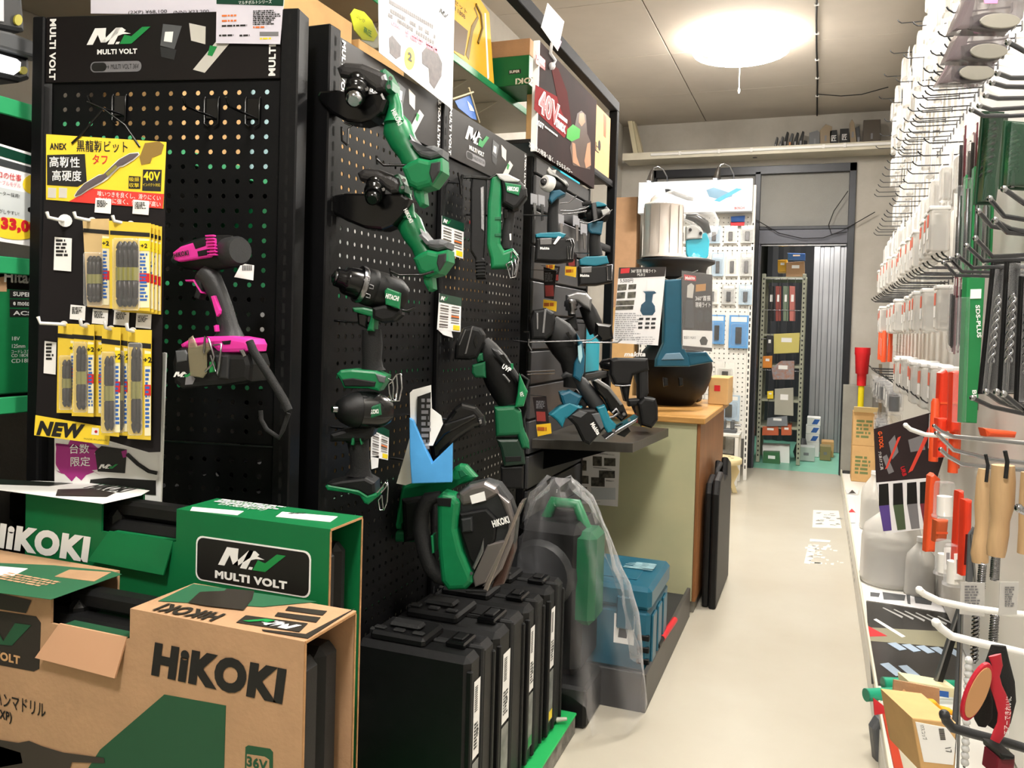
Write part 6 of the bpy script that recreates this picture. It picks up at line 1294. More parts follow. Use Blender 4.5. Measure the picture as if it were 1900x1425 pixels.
# teal front spine
sp_ = LN.sub(camM(1255, 600, 3.78)); f = y3
MB().prism(sp_.P(f([(380, 625), (470, 618), (472, 820), (470, 960), (512, 1040), (514, 1085), (335, 1085), (338, 1045), (375, 960), (378, 820)])), .0, .06, .008).build('front_spine', TEALD, LN).matrix_local = sp_.L
MB().prism(sp_.P(f([(385, 1015), (460, 1010), (482, 1045), (362, 1048)])), -.008, .004, .003).build('spine_badge', mat('grey_blue_plastic', '#6d8ba0', .35), LN).matrix_local = sp_.L
MB().prism(sp_.P(f([(500, 1010), (610, 1005), (650, 1060), (515, 1085)])), .03, .09, .01).build('side_bumper', TEALD, LN).matrix_local = sp_.L
sp_.text('makita', *f([(222, 1018)])[0], 9, INKW, -.0, w=40, bold=1.4, shear=.2)
for x in (385, 465): MB().prism(sp_.P(f([(x-14, 1140), (x+10, 1145), (x+12, 1185), (x-10, 1190)])), -.005, .01, .003).build('vent_slot', BLKG, LN).matrix_local = sp_.L
# frosted cylinder lamp on top
fl_ = T('frosted_cylinder', 'frosted pale cylinder shade standing on top of the lantern display', 'lamp shade', FY(-.755, 4.14, .875+.742))
R_ = 97*kx; H2 = .285
MB().lathe((0, 0, .0), (0, 0, H2), [(0, R_*1.06), (.03, R_*1.06), (.035, R_), (.9, R_*.95), (.93, R_*.97)], 40).build('cylinder_wall', mat('frosted_panel', '#b7ada4', .35, var=.05, vscale=4), fl_); MB().lathe((0, 0, H2*.92), (0, 0, H2*1.12), [(0, R_*.97), (.15, R_*.95), (.3, R_*.7), (.6, R_*.66), (.9, R_*.5), (1, R_*.1)], 32).build('shade_cap', mat('glossy_white', '#dedcda', .12), fl_)
for a in range(12): MB().box(-.001, .001, -R_*1.0-.001, -R_*.97, .02, H2*.9, Matrix.Rotation(a*PI/6, 4, 'Z')).build('panel_seam', mat('seam_grey', '#8f877f', .5), fl_)
cs = T('desktop_saw', 'cordless saw with bright teal disc guard wrapped in clear plastic by the lantern', 'power tool', camM(1285, 440, 4.35, yaw=8))
cs.limb('handle', f([(490, 290, 12), (540, 295, 24), (590, 330, 26), (610, 380, 16)]), BLKG, .8); cs.slab('gear_cover', f([(490, 345), (540, 335), (580, 370), (575, 410), (490, 415)]), -.03, .04, mat('pale_grey_plastic', '#b5b5b3', .35), .008)
cs.slab('disc_guard', f([(490, 420), (530, 400), (600, 375), (616, 420), (610, 500), (570, 550), (520, 545), (492, 490)]), -.015, .015, mat('bright_teal_plastic', '#3aa7bd', .25), .006); cs.limb('dust_bag', f([(520, 500, 20), (545, 520, 28), (565, 500, 22)]), mat('aqua_plastic', '#5fb9c6', .2), .7, -.02)
for x, y in ((515, 360), (570, 378)): cs.cylp('screw', (*f([(x, y)])[0], -.04), (*f([(x, y)])[0], -.028), [(0, 3), (1, 3)], DALU, n=8)
cs.slab('base', f([(485, 540), (600, 545), (600, 560), (485, 560)]), -.05, .05, BLK, .004)
cs.limb('plastic_wrap', f([(340, 215, 30), (420, 200, 55), (500, 240, 70), (570, 280, 75), (620, 340, 55), (640, 390, 20)]), film('crinkled_wrap', '#ffffff', .12, .08, bump=.8, bscale=20), .8, -.01)
st_ = T('support_block', 'black block under the wrapped saw behind the lantern', 'block', FY(-.64, 4.5, .876)); MB().rbox(-.05, .05, -.08, .08, 0, .72, .006).build('block_body', BLK, st_)
# two posters on the lantern
for k, (lb, poly, d) in enumerate((('white product sheet with a picture of the lantern, left of its spine', [(138, 560), (388, 556), (345, 972), (105, 958)], 3.78), ('black product sheet in a clear sleeve right of the lantern spine', [(475, 580), (632, 598), (630, 1005), (475, 988)], 3.78))):
    t = T('product_sheet', lb, 'poster', camM(*f([poly[0]])[0], d)); t.slab('sheet', f(poly), 0, .002, PAPL if k == 0 else mat('dark_sheet_print', '#2c2422', .25), 0)
    MB().tube([t.p(*f([((poly[0][0]+poly[1][0])/2, 575)])[0], .003), t.Mi @ Vector((-.70, 4.12, 1.5))], .002, 5).build('tie_string', WHT, t)
    if k == 0:
        t.slab('printed_band', f([(138, 560), (388, 556), (380, 606), (134, 618)]), -.001, 0, mat('charcoal_card', '#2a2424', .3), 0); t.slab('printed_badge', f([(148, 566), (195, 562), (192, 588), (146, 592)]), -.002, -.001, INKR, 0)
        t.text('360°首振 現場ライト', *f([(268, 578)])[0], 7, INKW, -.0022, w=46); t.text('ML813', *f([(255, 598)])[0], 5, INKW, -.0022, w=14); t.text('5,500円', *f([(178, 630)])[0], 8, INK, -.0012, w=24, bold=1)
        t.limb('printed_lantern', f([(300, 685, 26), (300, 690, 36), (298, 700, 20), (295, 740, 18), (292, 760, 36), (290, 790, 40), (290, 812, 26)]), mat('teal_print', '#2a4f66', .35), .03, -.0012); t.slab('printed_shade', f([(288, 630), (300, 624), (318, 626), (324, 636), (320, 680), (284, 680)]), -.002, -.001, INKW, 0)
        for x0, y0, x1, y1 in ((132, 650, 180, 682), (190, 650, 230, 676), (128, 692, 172, 725), (185, 690, 228, 722), (125, 735, 220, 760), (122, 765, 215, 785)): t.slab('printed_photo', f([(x0, y0), (x1, y0-3), (x1-3, y1-3), (x0-3, y1)]), -.0015, 0, PH, 0)
        for x0, y0 in ((255, 832), (290, 832), (322, 832), (250, 856), (288, 856), (318, 856), (250, 878), (285, 878), (318, 878)): t.slab('printed_battery', f([(x0-10, y0-6), (x0+12, y0-7), (x0+11, y0+5), (x0-11, y0+6)]), -.0015, 0, DGRY, 0)
        mb = MB(); a_ = t.p(*f([(118, 800)])[0]); fineprint(mb, a_.x, a_.x+.12, a_.z-.13, a_.z, 14, -.001, 5); fineprint(mb, a_.x+.1, a_.x+.2, a_.z-.15, a_.z-.11, 4, -.001, 6, .3); mb.build('fine_print', mat('faint_ink', '#a5a6aa', .5), t, kind='stuff')
    else:
        t.slab('printed_badge', f([(482, 596), (545, 605), (545, 632), (484, 626)]), -.001, 0, INKR, 0); t.text('Makita', *f([(514, 615)])[0], 6, INKW, -.0016, w=18, bold=1.3); t.slab('printed_badge', f([(545, 650), (598, 645), (596, 682), (543, 688)]), -.001, 0, mat('gold_ink', '#b87f2a', .4), 0)
        t.text('360°首振', *f([(582, 722)])[0], 10, INKW, -.0012, w=28, bold=.8); t.text('現場ライト', *f([(582, 757)])[0], 10, INKW, -.0012, w=28, bold=.8)
        t.slab('printed_shade', f([(500, 655), (520, 642), (536, 655), (528, 722), (497, 718)]), -.001, 0, mat('pale_print', '#c9c6bf', .4), 0); t.slab('printed_lantern', f([(495, 730), (530, 732), (535, 880), (485, 875)]), -.001, 0, DGRY, 0)
        for x in (568, 606): t.slab('printed_dot', f([(x+17*math.cos(a*PI/6), 818+34*math.sin(a*PI/6)) for a in range(12)]), -.001, 0, INK, 0)
        t.slab('white_panel', f([(475, 890), (632, 895), (630, 985), (475, 972)]), -.001, 0, PAP, 0); t.limb('printed_lantern', f([(586, 925, 8), (586, 945, 22), (586, 970, 14)]), INK, .03, -.002); t.text('首振り ML813', *f([(512, 930)])[0], 6, INK, -.0016, w=22)
        t.slab('sleeve', f([(468, 575), (640, 595), (638, 1010), (468, 992)]), -.005, -.004, CLR, 0)
cb_ = T('carton', 'small cardboard box on the desk behind the lantern', 'box', FY(-.53, 4.47, .876)); 
MB().rbox(.0, .1, -.13, .12, 0, .14, .003).build('carton_body', KB2, cb_); decal([(.03, .07), (.06, .07), (.06, .1), (.03, .1)], INKR, cb_, y=-.131, name='printed_patch')
ca_ = T('carton', 'tall brown carton standing against the back wall behind the lantern', 'box', FY(-1.68, 7.25, 0)); MB().rbox(-.1, .12, 0, .16, 1.45, 2.44, .003).build('carton_body', KRAFT, ca_); MB().rbox(-.12, .13, -.02, .16, 0, 1.449, .003).build('lower_carton', KB2, ca_)
# ============================================================ white drill-bit board with spot lamps (left of the door)
BB = T('pegboard_rack', 'white perforated display rack with printed header and two spot lamps', 'display rack', FY(-1.48, 7.2))
WP = mat('white_powder_paint', '#dcdad4', .45)
BW = .925
pegboard('peg_sheet', WP, BB, BW, .35, 2.27, pitch=.04, r=.006)
for x in (-.012, BW-.012):
    p_ = MB().rbox(x, x+.03, -.02, .02, 0, 2.5, .003).build('upright_post', WP, BB); mb = MB(); z = .1
    while z < 2.2: mb.quad([(x+.01, z), (x+.02, z), (x+.02, z+.03), (x+.01, z+.03)], -.0206); z += .05
    mb.build('slots', INK, p_, kind='stuff')
hb = MB().rbox(-.03, BW+.0, -.16, -.06, 2.26, 2.53, .004).build('header_box', mat('pale_header', '#ccd2da', .25), BB)
hT = BB.sub(FY(-1.48, 7.2-.161)); 
MB().quad(hT.P(f([(382, 145), (400, 145), (535, 190), (530, 208), (500, 205), (385, 162)])), -.001).build('printed_bit', DGRY, hT); MB().quad(hT.P(f([(600, 150), (640, 135), (740, 170), (735, 185), (670, 200), (615, 185)])), -.001).build('printed_tool', mat('grey_blue_plastic', '#6d8ba0', .35), hT); MB().quad(hT.P(f([(640, 205), (760, 140), (790, 145), (670, 212)])), -.0015).build('printed_tool', mat('sky_blue_card', '#4b9ad8', .5), hT)
hT.text('BOSCH', *f([(775, 245)])[0], 5, mat('bosch_red', '#c0392b', .4), -.001, w=18, bold=1)
for k, x in enumerate((.1, .66)):
    t = T('spot_lamp', ('chrome gooseneck spot lamp at the left of the printed header', 'chrome gooseneck spot lamp at the right of the printed header')[k], 'lamp', FY(-1.48+x, 7.1, 2.535))
    MB().tube([(.1, .05, 0), (.1, .03, .05), (.07, -.02, .11), (.03, -.04, .13), (.0, -.05, .12), (-.015, -.05, .09)], .007, 8).build('gooseneck', CHR, t); MB().lathe((-.015, -.05, .1), (-.03, -.055, .0), [(0, .012), (.3, .02), (.5, .024), (.8, .03), (1, .036)], 14).build('lamp_head', CHR, t); MB().lathe((-.0295, -.0548, .004), (-.03, -.055, .0), [(0, .03), (1, .03)], 14).build('lens', mat('spot_glow', '#fffaf0', .4, emit=6), t)
    l = bpy.data.lights.new('spot_light', 'SPOT'); l.energy = 4; l.spot_size = 1.6; l.color = (1, .96, .9); l.shadow_soft_size = .03
    lo = bpy.data.objects.new('spot_light', l); COL.objects.link(lo); lo.parent = t.o; lo.location = (-.033, -.058, -.012); lo.rotation_euler = (.35, -.1, 0)
# hanging packs on the white rack
PKM = [mat('silver_pack', '#b9b9b6', .3, var=.15, vscale=30), mat('white_pack', '#dedcd6', .35), mat('bluish_pack', '#a9bccb', .35)]
pk0 = {}
def hangpack(x, z, w, h, m, y=-.03, label=None, group=None, dark=True):
    t = T('hanging_pack', label, 'package', FY(-1.48+x, 7.2+y, z), group)
    key = (w, h, m.name)
    if key not in pk0:
        a = MB().rbox(-w/2, w/2, -.001, .001, -h, 0, .0005).mesh('card', m); b = MB().prism(rrect(-w*.4, w*.4, -h*.92, -h*.25, w*.1), -.02, -.001, .006).mesh('blister', CLRB)
        c_ = MB().rbox(-w*.16, w*.16, -.014, -.004, -h*.86, -h*.36, .003).mesh('contents', STL if dark else GRY); d_ = MB().quad([(-w*.4, -h*.2), (w*.4, -h*.2), (w*.4, -h*.05), (-w*.4, -h*.05)], -.0016).mesh('printed_band', PKM[1]); pk0[key] = (a, b, c_, d_)
    for nm, me in zip(('card', 'blister', 'contents', 'printed_band'), pk0[key]): link(nm, me, t)
    MB().tube([(0, .02, -.008), (0, -.03, -.008), (0, -.045, .004)], .002, 5).build('hook', STL, t)
rows = ((2.16, .11, .15, 7), (1.93, .1, .2, 8), (1.66, .11, .17, 7))
for r, (z, w, h, n) in enumerate(rows):
    for i in range(n):
        x = .06+i*(BW-.1)/(n-1); hangpack(x, z, w, h, PKM[(i*2+r) % 3], label='%s %s of the white rack, %s from the left' % (('silver', 'white', 'bluish')[(i*2+r) % 3], ('blister pack in the top row', 'blister pack in the second row', 'blister pack in the third row')[r], ('first', 'second', 'third', 'fourth', 'fifth', 'sixth', 'seventh', 'eighth')[i]), group=('packs in the top row', 'packs in the second row', 'packs in the third row')[r])
for lb, x, z, w, h, m in (('blue and white pack low on the white rack, left of the red oval pack', .66, 1.40, .13, .25, mat('blue_pack', '#5b92c6', .4)), ('blue and white pack with a red oval on the white rack', .84, 1.40, .16, .28, mat('blue_pack', '#5b92c6', .4)), ('white pack hanging under the blue packs on the white rack', .74, 1.0, .16, .22, PKM[1]), ('narrow silver pack beside the large lower pack on the white rack', .62, .72, .1, .22, PKM[0]), ('wide silver pack near the right post of the white rack', .78, .72, .18, .22, PKM[2]), ('large silver pack lowest on the white rack', .73, .38+.08, .2, .24, PKM[0])): hangpack(x, z, w, h, m, label=lb)
o_ = T('brand_swatch', 'small red and blue striped card at the top of the white rack', 'sign', FY(-1.48, 7.165)); MB().prism(o_.P(f([(730, 290), (805, 285), (802, 320), (732, 322)])), 0, .002).build('blue_stripe', INKB, o_); MB().prism(o_.P(f([(728, 318), (803, 318), (800, 338), (728, 338)])), 0, .002).build('red_stripe', INKR, o_)
# stool, small table
fl_ = T('round_stool', 'low pale wooden stool with scalloped legs in front of the white rack', 'stool', FY(-.70, 6.55))
PW = mat('pale_plywood', '#d8c79a', .5, var=.06, vscale=6)
MB().lathe((0, 0, .235), (0, 0, .275), [(0, .17), (.1, .175), (.9, .175), (1, .17)], 28).build('seat', PW, fl_)
for rz in (0, PI/2):
    o = MB().prism([(-.15, 0), (-.11, 0), (-.1, .04), (.1, .04), (.11, 0), (.15, 0), (.12, .08), (.16, .17), (.13, .234), (-.13, .234), (-.16, .17), (-.12, .08)], -.01, .01, .003).build('leg_panel', PW, fl_); o.rotation_euler = (0, 0, rz+.3)
for a in range(8): MB().cyl((.1*math.cos(a*PI/4), .1*math.sin(a*PI/4), .2755), (.1*math.cos(a*PI/4), .1*math.sin(a*PI/4), .277), .012).build('seat_dowel', mat('darker_ply', '#a58f5d', .6), fl_)
tb_ = T('side_table', 'small white table with thin legs beside the round stool', 'table', FY(-.78, 7.0)); MB().rbox(-.2, .2, -.13, .13, .4, .425, .004).build('table_top', WP, tb_)
for x in (-.18, .18):
    for y in (-.11, .11): MB().rbox(x-.015, x+.015, y-.015, y+.015, 0, .4, .003).build('leg', WP, tb_)
it = T('small_vise', 'small grey vise on the white side table', 'vise', FY(-.68, 6.98, .426)); MB().rbox(-.07, .07, -.05, .05, 0, .03, .004).build('vise_base', GRY, it); MB().rbox(-.06, -.02, -.05, .05, .03, .1, .006).build('fixed_jaw', GRY, it); MB().rbox(.02, .05, -.05, .05, .03, .1, .006).build('moving_jaw', GRY, it); MB().cyl((.05, 0, .06), (.1, 0, .06), .008).build('screw', STL, it)
it = T('carton', 'small open cardboard box on the side table', 'box', FY(-.87, 7.03, .426)); MB().rbox(-.08, .08, -.07, .07, 0, .12, .003).build('carton_body', KB2, it); MB().prism([(-.08, .12), (.0, .17), (.04, .19), (.0, .155)], -.07, .07).build('flap', KB2, it)
# ============================================================ things on the wall shelf
y5 = crop(1120, 0, 3.393); yS = 7.72
for k, (poly, m, lb) in enumerate((
    ([(1058, 940), (1090, 835), (1100, 838), (1078, 940)], DGRY, 'first thin dark blade case at the left of the shelf row'), ([(1082, 938), (1125, 830), (1135, 835), (1110, 938)], DGRY, 'second thin dark blade case on the wall shelf'), ([(1112, 937), (1155, 800), (1166, 805), (1140, 936)], BLK, 'third thin black blade case on the wall shelf'), ([(1142, 936), (1185, 810), (1197, 814), (1170, 935)], DGRY, 'fourth thin dark blade case on the wall shelf'), ([(1172, 935), (1218, 805), (1230, 810), (1205, 934)], BLK, 'fifth thin black blade case on the wall shelf'), ([(1208, 934), (1252, 798), (1264, 803), (1240, 933)], BLK, 'sixth thin black blade case on the wall shelf'),
    ([(1255, 930), (1262, 855), (1282, 860), (1280, 930)], BLK, 'short black case after the thin blade cases'), ([(1290, 926), (1296, 805), (1345, 790), (1362, 800), (1362, 922)], GRY, 'grey plastic pack on the wall shelf'), ([(1368, 922), (1362, 790), (1400, 750), (1440, 765), (1425, 918)], mat('tan_pack', '#8c7c66', .6), 'tan wrapped bundle on the wall shelf'), ([(1425, 918), (1425, 790), (1470, 785), (1480, 915)], BLK, 'black box with white brush lettering on the wall shelf'), ([(1484, 915), (1490, 778), (1545, 775), (1550, 910)], BLK, 'second black box with white brush lettering on the wall shelf'), ([(1555, 910), (1550, 740), (1565, 715), (1580, 740), (1600, 908)], mat('tan_pack', '#8c7c66', .6), 'tan leaning tool on the wall shelf'), ([(1605, 905), (1585, 770), (1610, 755), (1625, 905)], DGRY, 'dark leaning pack on the wall shelf'), ([(1632, 905), (1638, 720), (1745, 715), (1745, 900)], mat('brown_frame', '#4b4238', .5), 'brown framed pack at the right end of the wall shelf'))):
    t = T('shelf_pack', lb, 'package', FY(0, yS)); ps = y5(poly); P_ = t.P(ps); zs = 2.868-min(p[1] for p in P_); P_ = [(x, z+zs) for x, z in P_]
    MB().prism(P_, 0, .07, .002).build('pack_body', m, t)
    cx_ = sum(p[0] for p in P_)/len(P_); cz_ = sum(p[1] for p in P_)/len(P_)
    if k in (9, 10): text('匠', cx_, cz_+.02, .05, INKW, t, -.001, w=.04); text('仕', cx_, cz_-.05, .05, INKW, t, -.001, w=.04)
    else: MB().quad([(cx_-.008, cz_-.04), (cx_+.008, cz_-.04), (cx_+.008, cz_+.01), (cx_-.008, cz_+.01)], -.001).build('printed_patch', INKG if k != 3 else mat('dull_orange', '#b5763c', .5), t)
t = T('leaning_boards', 'pair of ivory boards leaning in the corner on the wall shelf', 'board', FY(0, 7.7))
MB().prism(t.P(y5([(145, 725), (172, 722), (218, 980), (190, 982)])), 0, .1).build('front_board', mat('ivory_board', '#d6cdb0', .5), t); MB().prism(t.P(y5([(172, 722), (185, 735), (245, 975), (220, 980)])), .02, .12).build('rear_board', mat('ivory_board_b', '#c4ba9d', .5), t)
# ============================================================ storeroom rack seen through the doorway
y4 = crop(1380, 300, 2.3)
SR = T('storeroom_rack', 'grey slotted-angle rack full of small tools behind the doorway', 'rack', FY(-.52, 8.3))
SM = mat('grey_green_steel', '#9a9c8a', .5, var=.06, vscale=8); RW = .37
for x in (0, RW):
    for y in (0, .5):
        p_ = MB().rbox(x-.018, x+.018, y-.018, y+.018, 0, 1.83, .003).build('slotted_post', SM, SR); mb = MB(); z = .06
        if y == 0:
            while z < 1.8: mb.quad([(x-.006, z), (x+.006, z), (x+.006, z+.018), (x-.006, z+.018)], -.0185); z += .045
            mb.build('slots', INK, p_, kind='stuff')
for z in (.0+.36, .62, .95, 1.25, 1.80): MB().rbox(-.01, RW+.01, -.012, .51, z-.025, z, .003).build('shelf_board', SM, SR)
def srbox(lb, poly, m, y=8.27, d=.2, cat='package', name='tool_pack'):
    t = T(name, lb, cat, FY(0, y)); MB().prism(t.P(y4(poly)), 0, d, .003).build('pack_body', m, t); P_ = t.P(y4(poly)); x0 = min(p[0] for p in P_); x1 = max(p[0] for p in P_); z0 = min(p[1] for p in P_); z1 = max(p[1] for p in P_); MB().quad([(x0+(x1-x0)*.3, z0+(z1-z0)*.55), (x0+(x1-x0)*.7, z0+(z1-z0)*.55), (x0+(x1-x0)*.7, z0+(z1-z0)*.75), (x0+(x1-x0)*.3, z0+(z1-z0)*.75)], -.001).build('printed_patch', PAP, t); return t
for lb, x, m, w in (('yellow-topped black blister pack on the storeroom rack', 118, BLK, 12), ('red and grey blister pack on the storeroom rack', 148, mat('dull_red', '#8b3c34', .5), 12), ('green and grey blister pack on the storeroom rack', 180, mat('sage_pack', '#6d7d68', .5), 12), ('pink and red blister pack on the storeroom rack', 208, mat('rose_pack', '#b96a62', .5), 13)): srbox(lb, [(x-w, 530), (x+w, 532), (x+w-2, 680), (x-w, 680)], m, 8.29, .02)
srbox('yellow card pack with a black tool on the storeroom rack', [(128, 735), (240, 730), (235, 815), (128, 820)], mat('pale_yellow_pack', '#c9bd6a', .5), 8.27, .02); srbox('grey bottle pack beside the yellow card pack', [(98, 740), (125, 742), (122, 815), (96, 815)], DGRY, 8.27, .03); srbox('orange card pack on the storeroom rack', [(82, 830), (122, 828), (120, 880), (80, 880)], mat('orange_pack', '#d8862f', .5), 8.26, .02); srbox('orange and grey plane in a pack on the storeroom rack', [(118, 880), (160, 850), (216, 850), (215, 930), (125, 930)], mat('orange_grey_pack', '#a2705a', .5, col2='#8f9299', vscale=30), 8.26, .04); srbox('grey clamshell pack on the storeroom rack', [(132, 970), (212, 965), (212, 1085), (130, 1080)], mat('clear_grey_pack', '#a9a79a', .35), 8.26, .03); srbox('yellow label pack on the storeroom rack', [(100, 980), (126, 978), (126, 1012), (100, 1012)], YEL, 8.27, .02); srbox('grey plane pack on the storeroom rack', [(100, 1095), (185, 1085), (188, 1128), (98, 1130)], mat('plane_grey', '#7c8086', .4), 8.26, .04)
srbox('left orange box at the bottom shelf of the storeroom rack', [(80, 1130), (148, 1128), (148, 1168), (78, 1168)], mat('brick_orange', '#c2603e', .5), 8.28, .2); srbox('right orange box at the bottom shelf of the storeroom rack', [(160, 1125), (204, 1124), (204, 1168), (160, 1168)], mat('brick_orange', '#c2603e', .5), 8.28, .2)
srbox('white carton on the floor of the storeroom rack', [(80, 1210), (195, 1215), (195, 1305), (80, 1300)], PAP, 8.4, .2, 'box', 'carton'); srbox('green and yellow toolbox on the floor of the storeroom rack', [(82, 1238), (152, 1240), (155, 1305), (80, 1302)], mat('green_yellow_box', '#3b6b44', .5), 8.29, .1, 'box', 'toolbox')
srbox('brown carton on top of the storeroom rack', [(182, 430), (258, 425), (260, 490), (180, 492)], KRAFT, 8.4, .2, 'box', 'carton'); srbox('yellow carton on top of the storeroom rack', [(145, 420), (185, 418), (185, 470), (145, 470)], YBOX, 8.5, .2, 'box', 'carton'); srbox('blue topped carton on top of the storeroom rack', [(188, 390), (262, 392), (262, 420), (188, 418)], INKB, 8.6, .1, 'box', 'carton')
for z in (1.78, 1.48, 1.2, .9): MB().tube([(.0, -.02, z), (RW, -.02, z)], .003, 5).build('wire', STL, SR)
for x in (.08, .15, .22, .29): MB().tube([(x, -.02, .38), (x, -.02, 1.79)], .002, 5).build('wire', STL, SR)
# cartons on the mint floor
zb = lambda x, y: at_z(*y4([(x, y)])[0], 0)
for lb, x0, x1, yb, z0, h, m, yy in (('lowest white box of the stack on the mint floor', 262, 322, 1255, 0, .145, PAP, 8.95), ('blue striped box on the white box stack, lowest of three', 262, 320, 0, .146, .085, PAP, 8.95), ('middle blue striped box on the white box stack', 262, 322, 0, .232, .085, PAP, 8.95), ('topmost blue striped box on the white box stack', 266, 324, 0, .318, .085, PAP, 8.95), ('pale grey box on the mint floor in front of the stack', 230, 304, 0, 0, .14, mat('pale_grey_box', '#b9beba', .5), 8.6), ('olive brown box on the mint floor right of the stack', 325, 372, 0, 0, .14, mat('olive_box', '#8d7f55', .6), 8.75), ('white topped brown box behind the olive one', 330, 384, 0, 0, .16, KB2, 9.0)):
    a_ = at_y(*y4([(x0, 1230)])[0], yy); b_ = at_y(*y4([(x1, 1230)])[0], yy)
    t = T('carton', lb, 'box', FY((a_.x+b_.x)/2, yy, z0)); w = (b_.x-a_.x)/2; MB().rbox(-w, w, 0, .18, 0, h, .003).build('carton_body', m, t)
    if 'striped' in lb: MB().quad([(-w*.3, h*.2), (w*.5, h*.2), (w*.9, h*.8), (w*.1, h*.8)], -.001).build('printed_stripe', INKB, t)
    else: MB().quad([(-w*.3, h*.4), (w*.3, h*.4), (w*.3, h*.6), (-w*.3, h*.6)], -.001).build('printed_patch', INKG, t)
t = T('draped_bag', 'dark grey bag slumped against the box stack', 'bag', FY(-.14, 8.8)); MB().limb([(0, 0, .05), (0, .05, .07), (.01, .12, .06), (.02, .2, .03)], .8, 0).build('bag_body', GRY, t)

for t_, px, py in ((MI, 1025, 400), (MD, 1105, 470), (MG, 1085, 600), (MR, 1040, 620)): hang(t_, px, py, XM+.001)
# ============================================================ right-hand rack
XG = .52
ONES = 'first second third fourth fifth sixth seventh eighth ninth tenth eleventh twelfth thirteenth fourteenth fifteenth sixteenth seventeenth eighteenth nineteenth'.split()
def ordw(n):
    if n < 19: return ONES[n]
    t_ = (n+1)//10; o_ = (n+1) % 10
    return (('twentieth', 'thirtieth', 'fortieth', 'fiftieth', 'sixtieth')[t_-2] if o_ == 0 else ('twenty', 'thirty', 'forty', 'fifty', 'sixty')[t_-2]+'-'+ONES[o_-1])
LX = .205-XG            # front of the base in the rack's own depth axis
GR = T('gondola_rack', 'long white perforated rack with base deck along the right side of the aisle', 'display rack', GX(XG, 7.0))
GWM = mat('white_rack_paint', '#e4e1da', .4)
pegboard('peg_sheet', GWM, GR, 1.2, .14, 3.0, pitch=.05, r=.007)
MB().rbox(1.203, 6.2, 0, .02, .14, 3.0, .002).build('back_sheet', GWM, GR)
for x in (0.0, 1.2, 2.4, 3.6, 4.8): MB().rbox(x-.015, x+.015, .001, .05, 0, 3.0, .003).build('upright_post', WP, GR)
MB().rbox(-.26, 6.2, LX+.005, .05, .1, .118, .002).build('base_deck', GWM, GR); lip = MB().rbox(-.26, 6.2, LX, LX+.02, .0, .099, .003).build('kick_plate', GWM, GR)
mb = MB()
for i in range(9): mb.quad([(1.55+i*.13, .03), (1.59+i*.13, .03), (1.59+i*.13, .05), (1.55+i*.13, .05)], LX-.0006)
mb.build('kick_slots', GRY, lip, kind='stuff'); MB().rbox(-.262, 6.2, LX-.001, LX+.007, .118, .15, .002).build('price_rail', mat('ivory_rail', '#ded9c6', .3), GR)
def to_panel(t, p):
    w = t.M @ p; return t.Mi @ Vector((XG-.001, w.y, w.z))
def hookmesh(L=.16, r=.003, up=.02):
    return MB().tube([(0, -.001, 0), (0, -L*.6, -.001), (0, -L, 0), (0, -L-.014, up*.5), (0, -L-.02, up)], r, 5).mesh('prong', mat('dark_chrome', '#55565a', .22, metal=1)), MB().rbox(-.008, .008, -.004, 0, -.016, .012, .001).mesh('plate', STL)
DCH = mat('dark_chrome', '#55565a', .22, metal=1)
HK, HP = hookmesh(); HKL = hookmesh(.2, .004, .028)
HKD = (MB().tube([(0, -.001, 0), (0, -.1, -.001), (0, -.18, 0), (0, -.2, .02)], .004, 6).mesh('prong', CHR), HP)
def hook(y, z, label, group, me=None):
    t = T('display_hook', label, 'hook', GX(XG, y, z), group); a, b = me or (HK, HP)
    link('prong', a, t); link('plate', b, t); return t
rn = random.Random(9)
G_ = 'bare chrome hooks on the right rack'
for z, y0, y1, dy, lb in ((2.95, 4.4, 6.6, .5, 'topmost'), (2.62, 3.6, 6.6, .42, 'second highest'), (2.27, 2.7, 6.6, .2, 'long upper'), (2.16, 2.75, 4.6, .085, 'dense near'), (1.97, 3.4, 6.6, .2, 'above-eye-level'), (1.50, 2.8, 6.5, .12, 'eye-level'), (1.02, 3.2, 6.5, .16, 'waist-high')):
    y = y0; i = 0
    while y < y1: hook(y, z+rn.uniform(-.006, .006), 'bare chrome hook in the %s row of the right rack, %s from near' % (lb, ordw(i)), G_); y += dy; i += 1
WPK = mat('bright_white_card', '#f3f1ee', .35); ORL = mat('orange_label', '#e2562a', .45); BURG = mat('burgundy_pack', '#6a2a34', .3)
MK = mat('milky_solid', '#cfccc6', .3, trans=.25)
